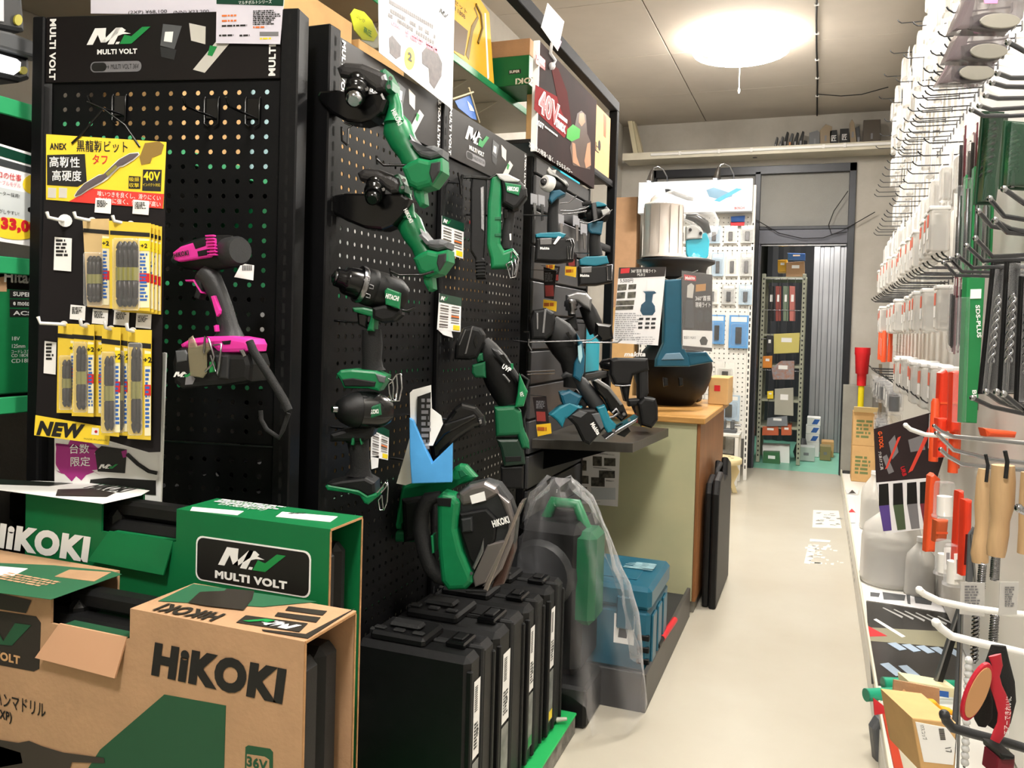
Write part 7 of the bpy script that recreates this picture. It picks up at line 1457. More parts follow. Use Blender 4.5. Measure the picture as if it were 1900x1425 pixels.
def meshes(kind):
    if kind == 'white': return [('card', MB().rbox(-.05, .05, -.002, 0, -.2, 0, .001).mesh('card', WPK)), ('blister', MB().prism(rrect(-.04, .04, -.185, -.06, .012), -.035, -.002, .01).mesh('blister', MILK)), ('contents', MB().rbox(-.012, .012, -.022, -.006, -.17, -.075, .004).mesh('contents', STL)), ('price_label', MB().quad([(-.035, -.05), (.035, -.05), (.035, -.012), (-.035, -.012)], -.0028).mesh('price_label', INKW))]
    if kind == 'tub': return [('tub_body', MB().prism(rrect(-.045, .045, -.17, -.01, .012), -.07, 0, .014, 3).mesh('tub_body', MILK)), ('tub_insert', MB().lathe((0, -.035, -.15), (0, -.035, -.03), [(0, .028), (.7, .028), (.75, .01), (1, .01)], 12).mesh('tub_insert', mat('grey_bit_crown', '#8b8985', .4))), ('lid', MB().prism(rrect(-.047, .047, -.016, 0, .006), -.072, .0, .003).mesh('lid', WHT)), ('orange_label', MB().quad([(-.02, -.075), (.03, -.075), (.03, -.03), (-.02, -.03)], -.0712).mesh('orange_label', ORL)), ('barcode_label', MB().quad([(-.022, -.12), (.032, -.12), (.032, -.078), (-.022, -.078)], -.0712).mesh('barcode_label', INKW))]
    if kind == 'bits': return [('case_back', MB().rbox(-.014, .014, -.004, 0, -.26, 0, .001).mesh('case_back', BURG)), ('clear_tube', MB().prism(rrect(-.013, .013, -.255, -.03, .006), -.02, -.004, .006).mesh('clear_tube', CLRB)), ('drill_bit', MB().lathe((0, -.011, -.24), (0, -.011, -.06), [(0, .001), (.05, .005), (1, .005)], 8).mesh('drill_bit', BITM)), ('header_label', MB().quad([(-.011, -.028), (.011, -.028), (.011, -.004), (-.011, -.004)], -.0046).mesh('header_label', INKW))]
    if kind == 'orange': return [('tube_body', MB().lathe((0, -.02, -.2), (0, -.02, 0), [(0, .014), (.5, .015), (.52, .013), (.94, .013), (1, .008)], 12).mesh('tube_body', mat('orange_plastic', '#e0542a', .4))), ('label', MB().quad([(-.008, -.16), (.008, -.16), (.008, -.05), (-.008, -.05)], -.0352).mesh('label', INKW))]
    if kind == 'cup': return [('cup', MB().lathe((0, -.04, -.14), (0, -.04, 0), [(0, .036), (.05, .038), (.9, .034), (.92, .042), (1, .042)], 18).mesh('cup', CLRB)), ('hole_saw', MB().lathe((0, -.04, -.12), (0, -.04, -.04), [(0, .026), (1, .026)], 16).mesh('hole_saw', GRY)), ('label', MB().quad([(-.015, -.1), (.02, -.1), (.02, -.03), (-.015, -.03)], -.0782).mesh('label', INKW))]
    if kind == 'green': return [('case_back', MB().rbox(-.022, .022, -.006, 0, -.3, 0, .001).mesh('case_back', mat('pack_green', '#1f7a43', .35))), ('clear_tube', MB().prism(rrect(-.02, .02, -.295, -.03, .008), -.028, -.006, .008).mesh('clear_tube', CLRB)), ('drill_bit', MB().lathe((0, -.016, -.28), (0, -.016, -.06), [(0, .001), (.05, .008), (.7, .008), (.72, .006), (1, .006)], 8).mesh('drill_bit', STL))]
KM = {k: meshes(k) for k in ('white', 'tub', 'bits', 'orange', 'cup', 'green')}
CATN = {'white': 'hanging_pack', 'tub': 'plastic_tub', 'bits': 'drill_bit_pack', 'orange': 'orange_tube', 'cup': 'hole_saw_cup', 'green': 'drill_bit_pack'}
def item(kind, y, z, off, label, group):
    t = T(CATN[kind], label, {'tub': 'tub', 'orange': 'tube', 'cup': 'cup'}.get(kind, 'package'), GX(XG-off, y, z), group)
    for nm, me in KM[kind]: link(nm, me, t)
    return t
# (kind, z, y0, y1, dy, depth offset from panel, label)
ROWS = [('white', 2.98, 3.3, 6.55, .2, .03, 'white card pack in the top row of the right rack'), ('white', 2.74, 3.0, 6.55, .18, .04, 'white card pack in the second row of the right rack'), ('white', 2.52, 2.8, 6.55, .17, .03, 'white card pack in the third row of the right rack'),
        ('white', 2.22, 4.2, 6.55, .2, .02, 'white card pack behind the chrome hooks of the right rack'), ('white', 1.95, 3.2, 6.55, .17, .04, 'white card pack just above eye level on the right rack'),
        ('bits', 1.93, 2.75, 3.15, .06, .06, 'burgundy drill bit pack above eye level on right rack'), ('tub', 1.74, 3.4, 6.6, .16, .04, 'milky orange-labelled tub at eye level on the right rack'),
        ('bits', 1.47, 2.9, 3.3, .055, .05, 'burgundy drill bit pack at chest height on the right rack'), ('tub', 1.45, 3.4, 6.4, .17, .05, 'milky orange-labelled tub at chest height on the right rack'),
        ('tub', 1.16, 3.1, 4.6, .13, .06, 'milky orange-labelled tub at waist height on the right rack'), ('orange', 1.3, 5.6, 6.4, .09, .08, 'orange plastic tube near the far end of the right rack'), ('orange', 1.06, 2.72, 2.95, .09, .1, 'tall orange tube beside the green drill bit packs'), ('cup', .98, 4.8, 6.6, .12, .05, 'clear cup pack in the low row of the right rack'), ('cup', .72, 3.4, 6.4, .15, .06, 'clear cup pack just above the base deck of the right rack'),
        ('green', 1.75, 2.6, 2.95, .07, .08, 'green drill bit pack high on the right rack')]
for kind, z, y0, y1, dy, off, lb in ROWS:
    y = y0; i = 0
    while y < y1:
        item(kind, y+rn.uniform(-.012, .012), z-rn.uniform(0, .012), off+rn.uniform(0, .05), lb+', '+ordw(i)+' from near', lb); y += dy*rn.uniform(.85, 1.25); i += 1
# ---- individually read packs near the camera
y6 = crop(1580, 0, 3.393); y7 = crop(1560, 400, 3.5625); y8 = crop(1540, 780, 2.209); x7 = crop(1640, 780, 4.453); x8 = crop(1640, 1080, 4.13)
dG = lambda px, py, x: dX(px, py, x)
for k, (cx_, cy_, r, poly, x_) in enumerate(((885, 165, 140, [(735, -60), (1086, -80), (1060, 130), (990, 210), (620, 205), (690, 40)], .36), (820, 350, 130, [(700, 160), (980, 190), (960, 340), (900, 400), (580, 395), (640, 260)], .37), (750, 480, 122, [(640, 330), (890, 380), (880, 470), (820, 535), (530, 540), (600, 430)], .38))):
    px, py = y6([(cx_, cy_)])[0]; t = T('clamshell_pack', ('nearest clear clamshell pack with a grey disc at the top right', 'middle clear clamshell pack with a grey disc at the top right', 'farthest clear clamshell pack with a grey disc at the top right')[k], 'package', camM(px, py, dG(px, py, x_)))
    t.slab('back_card', y6([(poly[0][0], poly[0][1]), (poly[0][0]+60, poly[0][1]-10), (poly[4][0]+120, poly[4][1]-30), (poly[4][0], poly[4][1])]), .0, .002, mat('pinkish_grey_card', '#7d6d70', .4), 0); t.slab('clamshell', y6(poly), -.02, .03, film('smoky_clamshell', '#5f575a', .5, .1), .01)
    t.limb('disc', y6([(cx_-r, cy_-20, 40, 1.), (cx_-r*.5, cy_-20, 58, 1), (cx_, cy_-20, 64, 1), (cx_+r*.5, cy_-20, 58, 1), (cx_+r, cy_-20, 38, 1)]), DGRY, 1.); t.slab('disc_face', y6([(cx_+r*.9*math.cos(a*PI/10), cy_+48*math.sin(a*PI/10)) for a in range(20)]), -.034, -.028, mat('grey_ceramic', '#86837a', .6), .002)
    t.slab('pink_print', y6([(cx_-90, cy_-190), (cx_+10, cy_-180), (cx_+0, cy_-120), (cx_-80, cy_-120)]), -.0215, -.02, mat('pink_print', '#d987b5', .4), 0)
# big green drill packs at right
for k, (pl, m) in enumerate(((y7([(815, 400), (935, 400), (880, 1370), (780, 1365)]), None), (y7([(1000, 300), (1085, 300), (1030, 1180), (910, 1180)]), 1), (y7([(1090, 290), (1185, 300), (1150, 1180), (1040, 1180)]), 1), (y7([(1185, 400), (1300, 410), (1300, 1240), (1150, 1240)]), 1), (y6([(820, 700), (960, 705), (880, 1290), (770, 1290)]), 2), (y6([(960, 760), (1090, 770), (1090, 1200), (930, 1190)]), 2))):
    px, py = pl[0]; t = T('drill_bit_pack', ('tall green drill bit pack with white lettering at the right', 'clear drill bit tube right of the green pack', 'clear drill bit tube second right of the green pack', 'clear drill bit tube at the right edge of the picture', 'dark green tube pack high at the right', 'dark green tube pack at the upper right edge')[k], 'package', camM(px, py, dG(px, py, .33+.01*k)))
    q = pl; wpx = q[1][0]-q[0][0]
    if m is None:
        t.slab('case', pl, -.015, .01, mat('pack_green', '#1f7a43', .35), .003); t.slab('clear_sleeve', [(q[0][0]-14, q[0][1]+40), (q[0][0]+4, q[0][1]+40), (q[3][0]+6, q[3][1]), (q[3][0]-12, q[3][1])], -.02, .005, CLRB, .003)
        t.slab('sticker', y7([(835, 490), (905, 488), (902, 550), (832, 552)]), -.0165, -.015, PAP, 0); t.text('SDS-PLUS', *y7([(885, 700)])[0], 8, INKW, -.0165, w=60, bold=1, rot=-PI/2+.05); t.text('BIT', *y7([(860, 1190)])[0], 8, INKW, -.0165, w=22, bold=1, rot=-PI/2+.05)
    else:
        t.slab('case', pl, -.004, .006, mat('dark_bottle_green', '#173a26', .3) if m == 2 else BLK, .002); t.slab('clear_tube', [(q[0][0]+2, q[0][1]+8), (q[1][0]-2, q[1][1]+8), (q[2][0]-2, q[2][1]-3), (q[3][0]+2, q[3][1]-3)], -.03, -.004, CLRB if m == 1 else film('bottle_green_film', '#16402a', .62, .1), .006)
        a_ = t.p((q[0][0]+q[1][0])/2, q[0][1]+(60 if m == 1 else 20), -.016); b_ = t.p((q[2][0]+q[3][0])/2, q[2][1]-6, -.016); w_ = (t.p(q[1][0], q[1][1])-t.p(q[0][0], q[0][1])).length*.24
        MB().tube([a_, b_], w_*.45, 8).build('bit_core', STL, t); pts = []; n_ = 60
        u_, v_ = perp(b_-a_)
        for s_ in (0, PI):
            MB().tube([a_.lerp(b_, .02+.7*i/n_)+(u_*math.cos(i*.42+s_)+v_*math.sin(i*.42+s_))*w_*.75 for i in range(n_)], w_*.42, 5).build('flute', CHR if m == 1 else DALU, t)
# chrome hooks carrying them (large, near)
NH = ((y7, [(870, 1205), (1000, 1265), (1211, 1310)]), (y7, [(960, 1165), (1050, 1230), (1211, 1285)]), (y7, [(1030, 1165), (1110, 1235), (1211, 1260)]), (y7, [(1075, 1180), (1211, 1290)]), (y7, [(890, 150), (1000, 270), (1211, 260)]), (y7, [(830, 200), (940, 300), (1100, 290)]), (y7, [(770, 265), (870, 345), (1000, 340)]), (y7, [(720, 285), (800, 370), (1000, 375)]), (y7, [(680, 310), (760, 395), (960, 400)]), (y7, [(1020, 30), (1100, 110), (1211, 120)]), (y6, [(960, 1190), (1086, 1280), (1200, 1300)]), (y6, [(870, 1250), (960, 1360), (1200, 1400)]), (y6, [(800, 1330), (880, 1425), (1200, 1470)]), (y6, [(900, 1390), (1000, 1440), (1200, 1480)]), (y6, [(985, 265), (1100, 330), (1200, 340)]), (y6, [(920, 460), (1000, 490), (1200, 490)]), (y6, [(885, 520), (970, 545), (1200, 550)]), (y6, [(845, 600), (920, 620), (1200, 615)]), (y6, [(805, 665), (880, 690), (1200, 670)]), (y6, [(755, 690), (830, 730), (1000, 730)]))
THK = {}
for lo_, hi_ in ((0, 10), (10, len(NH))):
    for r_i, k in enumerate(sorted(range(lo_, hi_), key=lambda k: NH[k][0](NH[k][1])[0][0])): THK[k] = r_i
for k, (c, pts) in enumerate(NH):
    q = c(pts); t = T('display_hook', 'thick chrome hook by the %s drill tubes at the right edge, %s from left' % (('lower', 'upper')[k > 9], ordw(THK[k])), 'hook', camM(*q[0], dG(*q[0], .26)), 'thick near chrome hooks'); L_ = [t.p(x, y, -.0+.02*i) for i, (x, y) in enumerate(q)]; MB().tube([L_[0], L_[0].lerp(L_[1], .7), L_[1], L_[-1], to_panel(t, L_[-1])], .0042, 7).build('prong', DCH, t); MB().ball(L_[0], .0055, 8, 6).build('tip', CHR, t)
# brochure
BR = T('brochure', 'dark fold-out brochure with orange drill pictures hanging above the plastic jugs', 'leaflet', camM(1680, 880, dG(1680, 880, .31)))
BR.slab('upper_page', y8([(180, 35), (440, -40), (470, 140), (440, 235), (190, 255)]), 0, .002, mat('brochure_dark', '#2e2426', .35), 0); BR.slab('lower_page', y8([(190, 255), (405, 235), (420, 440), (225, 465)]), -.001, .001, PAPL, 0)
for k, (x, m) in enumerate(((200, mat('purple_print', '#5b4690', .4)), (258, mat('moss_print', '#4f5f45', .4)), (315, mat('grey_print', '#7f7d80', .4)), (368, mat('wine_print', '#7b2f3c', .4)))): BR.slab('colour_column', y8([(x, 350-k*3), (x+42, 346-k*3), (x+52, 450-k*4), (x+18, 454-k*4)]), -.002, -.001, m, 0); BR.slab('picture_column', y8([(x, 262-k*3), (x+38, 258-k*3), (x+42, 346-k*3), (x, 350-k*3)]), -.002, -.001, INK, 0)
for q in ([(225, 200), (235, 195), (290, 65), (278, 70)], [(320, 215), (338, 205), (425, 20), (405, 25)]): BR.slab('printed_drill', y8(q), -.002, -.0005, mat('red_drill_print', '#e04a3a', .4), 0)
for q in ([(240, 90), (265, 60), (280, 130), (255, 160)], [(320, 80), (380, 60), (390, 120), (330, 130)], [(215, 150), (232, 140), (262, 210), (240, 220)]): BR.slab('printed_tool', y8(q), -.0015, -.0003, mat('grey_print', '#7f7d80', .4), 0)
BR.text('G-TOOL', *y8([(207, 80)])[0], 8, mat('orange_ink2', '#e5602a', .4), -.003, w=32, bold=1.2, rot=-1.45); BR.text('URB', *y8([(300, 208)])[0], 8, INKR, -.003, w=18, bold=1.2, rot=-1.3); BR.text('穴あけ工具', *y8([(207, 165)])[0], 6, INKW, -.003, w=34, rot=-1.45)
# milky jugs on the deck
for k, (x0, x1, yt, yb, x_, lb) in enumerate(((105, 345, 330, 640, .3, 'largest milky plastic jug standing on the base deck under the brochure'), (90, 200, 225, 460, .32, 'second milky jug behind the largest one on the base deck'), (340, 530, 480, 700, .37, 'low grey plastic jug right of the largest one'))):
    a_ = at_z(*y8([((x0+x1)/2, yb+20)])[0], .12); d = -(ROT.transposed() @ (a_-CAM)).z; px, py = y8([((x0+x1)/2, yb)])[0]
    t = T('plastic_jug', lb, 'jug', FY((.345, .335, .452)[k], (a_.y, a_.y+.25, 4.0)[k], .119)); kk = d/FPX/2.209; r = min((x1-x0)/2*kk, (.137, .105, .064)[k]); h = (yb-yt)*kk
    MB().lathe((0, 0, 0), (0, 0, h), [(0, r*.9), (.03, r), (.08, r), (.1, r*.97), (.6, r*.95), (.75, r*.86), (.88, r*.5), (.95, r*.3), (1, r*.28)], 28).build('jug_body', MILK, t); MB().lathe((0, 0, h), (0, 0, h+.02), [(0, r*.3), (1, r*.28)], 16).build('cap', WHT, t); MB().lathe((0, 0, .01), (0, 0, h*.5), [(0, r*.86), (1, r*.86)], 20).build('contents', mat('grey_contents', '#9b9992', .5), t)
# orange tubes, cups, red packs, wooden handles
for k, (c, pl, m, lb, nm) in enumerate(((x7, [(365, 455), (395, 430), (450, 480), (405, 1080), (330, 1080)], mat('orange_plastic', '#e0542a', .4), 'bright orange tube hanging beside the clear cups', 'orange_tube'), (x7, [(415, 820), (515, 815), (500, 980), (405, 1000)], mat('dull_orange_plastic', '#b5502a', .4), 'dull orange tube behind the clear cups', 'orange_tube'), (x7, [(600, 580), (640, 575), (630, 1250), (565, 1250)], mat('red_orange_plastic', '#d8391f', .4), 'left red-orange pack beside the wooden handles', 'red_pack'), (x7, [(645, 650), (705, 650), (690, 1275), (625, 1275)], mat('red_orange_plastic', '#d8391f', .4), 'right red-orange pack beside the wooden handles', 'red_pack'), (y7, [(645, 1040), (680, 1015), (702, 1040), (690, 1420), (630, 1420)], mat('red_orange_plastic', '#d8391f', .4), 'left of two upright red-orange tubes in the middle of the rack', 'orange_tube'), (y7, [(725, 1035), (770, 1025), (770, 1425), (715, 1425)], mat('red_orange_plastic', '#d8391f', .4), 'right of two upright red-orange tubes in the middle of the rack', 'orange_tube'), (x7, [(430, -20), (505, -20), (500, 300), (420, 305)], mat('red_orange_plastic', '#d8391f', .4), 'orange tube right of the brochure', 'orange_tube'), (x7, [(800, 60), (1070, 90), (1055, 140), (820, 130)], mat('orange_plastic', '#e0542a', .4), 'orange saucer-shaped cap under the green drill packs', 'orange_saucer'))):
    px, py = c([pl[0]])[0]; t = T(nm, lb, 'package' if 'pack' in nm else 'tube', camM(px, py, dG(px, py, .33 if c is x7 else .36))); t.slab('body', c(pl), -.018, .018, m, .009, seg=3)
    if k in (2, 3): P_ = c(pl); t.slab('printed_panel', [(P_[0][0]-1, P_[0][1]+62), (P_[1][0]-2, P_[1][1]+62), (P_[1][0]-5, P_[1][1]+118), (P_[0][0]-4, P_[0][1]+118)], -.0195, -.018, mat('dark_red_print', '#5c2322', .35), 0)
    elif k != 7: P_ = c(pl); q0 = P_[0]; t.slab('seam', [(P_[0][0]-2, (P_[0][1]+P_[-1][1])/2), (P_[-2][0], (P_[0][1]+P_[-1][1])/2), (P_[-2][0], (P_[0][1]+P_[-1][1])/2+4), (P_[0][0]-2, (P_[0][1]+P_[-1][1])/2+4)], -.0192, -.017, ORL, .0005)
for k, (x0, x1, yt, yb) in enumerate(((415, 590, 510, 800), (425, 570, 990, 1270), (500, 660, 1030, 1360))):
    px, py = x7([((x0+x1)/2, yb)])[0]; d = dG(px, py, .33); t = T('hole_saw_cup', ('clear cup with lid, upper one left of the red packs', 'clear cup pack with barcode label, lower left', 'clear cup pack with barcode label, lower right')[k], 'cup', camM(px, py, d)); kk = d/FPX/4.453; r = (x1-x0)/2*kk; h = (yb-yt)*kk
    MB().lathe((0, 0, 0), (0, 0, h), [(0, r*1.12), (.06, r*1.12), (.07, r), (.9, r*.9), (1, r*.8)], 24).build('cup', CLRB, t); MB().lathe((0, 0, .005), (0, 0, h*.6), [(0, r*.7), (1, r*.66)], 18).build('contents', mat('white_insert', '#e8e5df', .5), t)
    if k: MB().rbox(-r*.55, r*.35, -r*1.02, -r*.98, h*.2, h*.85, .0005).build('barcode_label', PAP, t); MB().rbox(-r*.3, r*.1, -r*1.03, -r*1.0, h*.35, h*.7, .0003).build('barcode', INKG, t)
for k, prof in enumerate((((825, 400, 40), (820, 480, 50), (815, 700, 60), (812, 860, 52), (800, 980, 58), (790, 1100, 66), (795, 1170, 62)), ((985, 370, 85), (985, 500, 92), (975, 700, 92), (960, 820, 72), (950, 930, 76), (930, 1060, 75), (925, 1120, 66)), ((1200, 430, 60), (1190, 700, 66), (1180, 900, 60), (1175, 1100, 66)))):
    px, py = x7([prof[0][:2]])[0]; t = T('wood_handled_tool', ('left of the turned wooden handles hanging at the right', 'middle turned wooden handle hanging at the right, nearest', 'turned wooden handle cut off by the right edge')[k], 'handle', camM(px, py, dG(px, py, (.3, .27, .3)[k]))); t.limb('handle_body', x7(prof), mat('pale_beech', '#bd9c74', .55, var=.1, vscale=8, stretch=(10, 10, 1)), 1., 0)
    loop(t, 'cord_loop', x7([(prof[0][0]+20, prof[0][1]+110), (prof[0][0]+35, prof[0][1]-30), (prof[0][0]+15, prof[0][1]-120)]), RUB, .003, -.02)
# chrome double arm and white arms in the foreground
for k, (c, pts, r, m, x_, lb) in enumerate(((x7, [(415, 45), (520, 130), (640, 140), (1158, 190)], .004, CHR, .25, 'rear chrome arm above the wooden handles'), (x7, [(435, 105), (530, 200), (620, 290), (1158, 350)], .0045, CHR, .24, 'middle chrome arm above the wooden handles'), (x7, [(470, 240), (580, 350), (700, 370), (1158, 410)], .0045, CHR, .24, 'front chrome arm above the wooden handles'), (x7, [(180, 40), (260, 110), (420, 125), (800, 150), (820, 165)], .006, WHT, .22, 'white coated arm above the brochure'), (x8, [(272, 62), (350, 125), (500, 170), (800, 220), (1074, 250)], .0055, WHT, .16, 'upper white coated arm in the right foreground'), (x8, [(400, 312), (480, 400), (560, 430), (800, 480), (1074, 545)], .0055, WHT, .16, 'lower white coated arm in the right foreground'), (x8, [(465, 1020), (490, 1100), (560, 1135), (800, 1190), (1074, 1270)], .006, DGRY, .16, 'grey coated arm at the bottom right corner'), (x7, [(1115, 725), (1158, 755), (1250, 790)], .005, CHR, .25, 'chrome hook tip at the right edge by the wooden handles'))):
    q = c(pts); t = T('coated_hook', lb, 'hook', camM(*q[0], dG(*q[0], x_))); pts3 = [t.p(x, y, .0) for x, y in q]; MB().tube([pts3[0]]+[pts3[i].lerp(pts3[i+1], .5) for i in range(len(pts3)-1)]+[pts3[-1], to_panel(t, pts3[-1])], r, 8).build('arm', m, t); MB().ball(pts3[0], r*1.15, 8, 6).build('tip', m, t)
# grey hanging rails with spiral bits, pearl strip
for k, (pl, x_, lb) in enumerate(((x8([(575, 200), (600, 210), (590, 640), (540, 1440), (500, 1440), (560, 640)]), .26, 'grey metal hanger strip at the right foreground'), (x7([(700, 940), (740, 880), (760, 900), (730, 1350), (680, 1330)]), .3, 'grey metal strip left of the wooden handles'), (x7([(890, 1150), (960, 1140), (950, 1320), (885, 1320)]), .28, 'grey strip below the middle wooden handle'))):
    t = T('hanger_strip', lb, 'strip', camM(*pl[0], dG(*pl[0], x_))); t.slab('strip', pl, -.002, .004, GRY, .001); a_ = t.p(*pl[0]); b_ = t.p(*pl[3]); MB().tube([a_+Vector((.004, -.004, 0)), b_+Vector((.004, -.004, 0))], .0025, 6).build('strip_edge', ALU, t)
for k, (c, x, y0, y1, lb) in enumerate(((x8, 705, 250, 620, 'left black spiral masonry bit at the right foreground'), (x8, 850, 250, 480, 'right black spiral masonry bit at the right foreground'), (x7, 815, 1190, 1400, 'spiral bit under the left wooden handle'), (x7, 925, 1120, 1310, 'spiral bit under the middle wooden handle'))):
    px, py = c([(x, y0)])[0]; t = T('spiral_bit', lb, 'drill bit', camM(px, py, dG(px, py, .28))); a_ = t.p(px, py); b_ = t.p(*c([(x-15, y1)])[0]); w_ = .006; u_, v_ = perp(b_-a_); MB().tube([a_, b_], w_*.6, 8).build('bit_core', DALU, t)
    for s_ in (0, PI): MB().tube([a_.lerp(b_, i/46)+(u_*math.cos(i*.8+s_)+v_*math.sin(i*.8+s_))*w_*.8 for i in range(46)], w_*.42, 5).build('flute', STL, t)
ps = T('bead_strip', 'strip of pearl-grey round caps at the right foreground', 'strip', camM(1795, 1260, dG(1795, 1260, .24)))
for i in range(16): a_ = ps.p(*x8([(650-i*2, 600+i*52)])[0]); MB().ball(a_, .0065, 8, 6).build('bead', mat('pearl_grey', '#c9c9c9', .25), ps)
loop(ps, 'bead_wire', x8([(652, 590), (615, 1420)]), GRY, .002, .004)
for k, pl in enumerate((x8([(590, 0), (775, 5), (770, 265), (580, 245)]), x8([(890, 0), (1035, 0), (1020, 250), (880, 255)]))):
    t = T('tag_card', ('white paper tag with printed table hanging below the handles', 'clear-sleeved barcode card hanging at the right edge')[k], 'tag', camM(*pl[0], dG(*pl[0], .24))); t.slab('tag_sheet', pl, 0, .001, mat('grey_white_tag', '#bdbbb8', .3), 0); P_ = t.P(pl); mb = MB(); fineprint(mb, P_[0][0]+.006, P_[1][0]-.006, P_[2][1]+.01, P_[0][1]-.006, 9, -.001, k); mb.build('fine_print', INKG, t, kind='stuff')
# red strap loop with plain oval card and black glove
RS2 = T('cuff_holder', 'red and black loop holder with a plain tan oval card at the bottom right', 'holder', camM(1830, 1300, dG(1830, 1300, .19)))
RS2.limb('red_strap', x8([(850, 560, 50), (870, 640, 42), (850, 720, 38), (860, 800, 46), (900, 900, 52), (925, 1000, 52), (915, 1090, 50), (880, 1160, 48), (850, 1220, 40)]), mat('strap_red', '#b32031', .5), .25, 0); RS2.limb('black_pad', x8([(1000, 560, 60), (990, 680, 95), (1010, 860, 120), (1020, 1000, 120), (1000, 1150, 100), (960, 1220, 60)]), RUB, .3, .03); RS2.limb('inner_pad', x8([(790, 720, 30), (780, 820, 70), (790, 950, 85), (800, 1080, 70), (790, 1140, 30)]), RUB, .3, .01)
RS2.text('エアーできれいに', *x8([(890, 980)])[0], 11, INKW, -.014, w=70, rot=1.5); ov = lambda f_: [(665+(150*math.cos(a*PI/12)*.42*f_)+150*math.sin(a*PI/12)*f_*.72*.9, 805+150*math.cos(a*PI/12)*.3*f_-225*math.sin(a*PI/12)*f_*.95) for a in range(24)]
RS2.slab('oval_card', x8(ov(1.0)), -.014, -.008, mat('strap_red', '#b32031', .5), .001); RS2.slab('oval_face', x8(ov(.86)), -.0155, -.0138, mat('tan_card', '#b98a5e', .5), 0); RS2.slab('black_foot', x8([(820, 1250), (930, 1270), (920, 1300), (830, 1300)]), -.02, .02, BLK, .003); RS2.slab('wine_base', x8([(820, 1300), (950, 1290), (940, 1440), (800, 1440)]), -.015, .015, mat('wine_plastic', '#6a1f2a', .35), .003)
# posters and boxes on the base deck, near
DPO = T('deck_poster', 'black poster of drill bits lying along the base deck', 'poster', LZ(.0, .0, .122))
DPO.slab('sheet', y8([(148, 742), (520, 800), (530, 1120), (170, 1080)]), -.001, .0, mat('dark_poster', '#232120', .25, var=.2, vscale=8), 0)
DPO.slab('printed_band', y8([(165, 850), (540, 870), (530, 935), (160, 905)]), -.0015, -.001, mat('olive_grey_print', '#8e8a72', .35), 0); DPO.slab('printed_triangle', y8([(152, 842), (235, 886), (155, 888)]), -.002, -.001, INKR, 0)
for k in range(7): x = 215+k*45; DPO.slab('printed_bit', y8([(x, 770+k*7), (x+4, 768+k*7), (x+85, 806+k*7), (x+80, 812+k*7)]), -.002, -.001, mat('silver_print', '#b9b9b6', .3), 0)
for k in range(5): x = 235+k*58; DPO.slab('printed_case', y8([(x, 915+k*6), (x+35, 912+k*6), (x+80, 940+k*6), (x+50, 945+k*6)]), -.002, -.001, mat('pale_blue_print2', '#a9bcd0', .3), 0)
for q in ([(205, 1000), (240, 995), (305, 1045), (270, 1050)], [(280, 1008), (315, 1005), (382, 1058), (345, 1062)]): DPO.slab('printed_case', y8(q), -.002, -.001, mat('pale_blue_print2', '#a9bcd0', .3), 0)
DPO.slab('printed_bit', y8([(178, 818), (190, 815), (310, 888), (295, 892)]), -.0025, -.001, INKW, 0)
DP2 = T('deck_sheet', 'white instruction sheet on the base deck below the milky jugs', 'poster', LZ(.0, .0, .1215)); DP2.slab('sheet', y8([(140, 690), (500, 740), (515, 795), (150, 738)]), -.001, 0, PAPL, 0)
for q in ([(165, 705), (205, 710), (200, 725), (165, 722)], [(215, 705), (310, 718), (305, 740), (220, 735)], [(312, 715), (328, 718), (330, 755), (318, 752)], [(345, 722), (420, 735), (415, 758), (350, 750)]): DP2.slab('printed_picture', y8(q), -.002, -.001, GRY, 0)
for k, (lb, pl) in enumerate((('white leaflet with black triangles on the far base deck', [(60, 285), (120, 285), (115, 305), (70, 300)]), ('red and white leaflet on the far base deck', [(68, 320), (100, 325), (105, 420), (85, 420)]))):
    t = T('deck_leaflet', lb, 'leaflet', LZ(0, 0, .1212)); t.slab('sheet', y8(pl), -.001, 0, PAPL, 0); q = y8(pl); cxx = sum(a[0] for a in q)/4; cyy = sum(a[1] for a in q)/4; t.slab('printed_patch', [(cxx-7, cyy+3), (cxx+7, cyy+3), (cxx, cyy-4)], -.0016, -.001, (INK, INKR)[k], 0)
for k in range(2):
    a_ = at_z(*x8([((-130, 865), (0, 775))[k]])[0], .16+.0*k); b_ = at_z(*x8([((180, 850), (560, 800))[k]])[0], .16)
    t = T('green_tube', ('nearer green plastic tube lying on the base deck', 'farther green plastic tube lying on the base deck')[k], 'tube', Matrix()); MB().tube([a_, b_], .019, 14).build('tube_wall', mat('sea_green_plastic', '#1f9c78', .4), t); MB().lathe(a_+(a_-b_).normalized()*.004, a_, [(0, .0195), (1, .0195)], 14).build('end_cap', mat('sea_green_cap', '#157a5e', .4), t)
bx = T('carton', 'open brown carton with a yellow part inside on the near base deck', 'box', camM(1740, 1330, dG(1740, 1330, .24)))
bx.slab('back_wall', x8([(170, 830), (530, 900), (530, 1040), (160, 960)]), .05, .054, KRAFT, 0); bx.slab('side_wall', x8([(130, 880), (170, 835), (215, 1010), (215, 1120), (140, 1070)]), .0, .01, KRAFTE, .001); bx.slab('yellow_part', x8([(285, 925), (430, 940), (470, 985), (560, 1010), (555, 1050), (430, 1010), (285, 985)]), .01, .03, mat('amber_plastic', '#e5a323', .4), .004); bx.slab('floor_panel', x8([(200, 1010), (540, 1050), (540, 1060), (205, 1030)]), .0, .05, KRAFT, 0)
b2 = T('carton', 'brown carton with a white label numbered 17 at the bottom right', 'box', camM(1750, 1390, dG(1750, 1390, .22))); b2.slab('carton_body', x8([(215, 1040), (555, 1080), (545, 1460), (290, 1460)]), 0, .12, KB2, .002); b2.slab('label', x8([(240, 1070), (480, 1115), (548, 1210), (530, 1400), (305, 1375)]), -.0012, 0, PAP, 0)
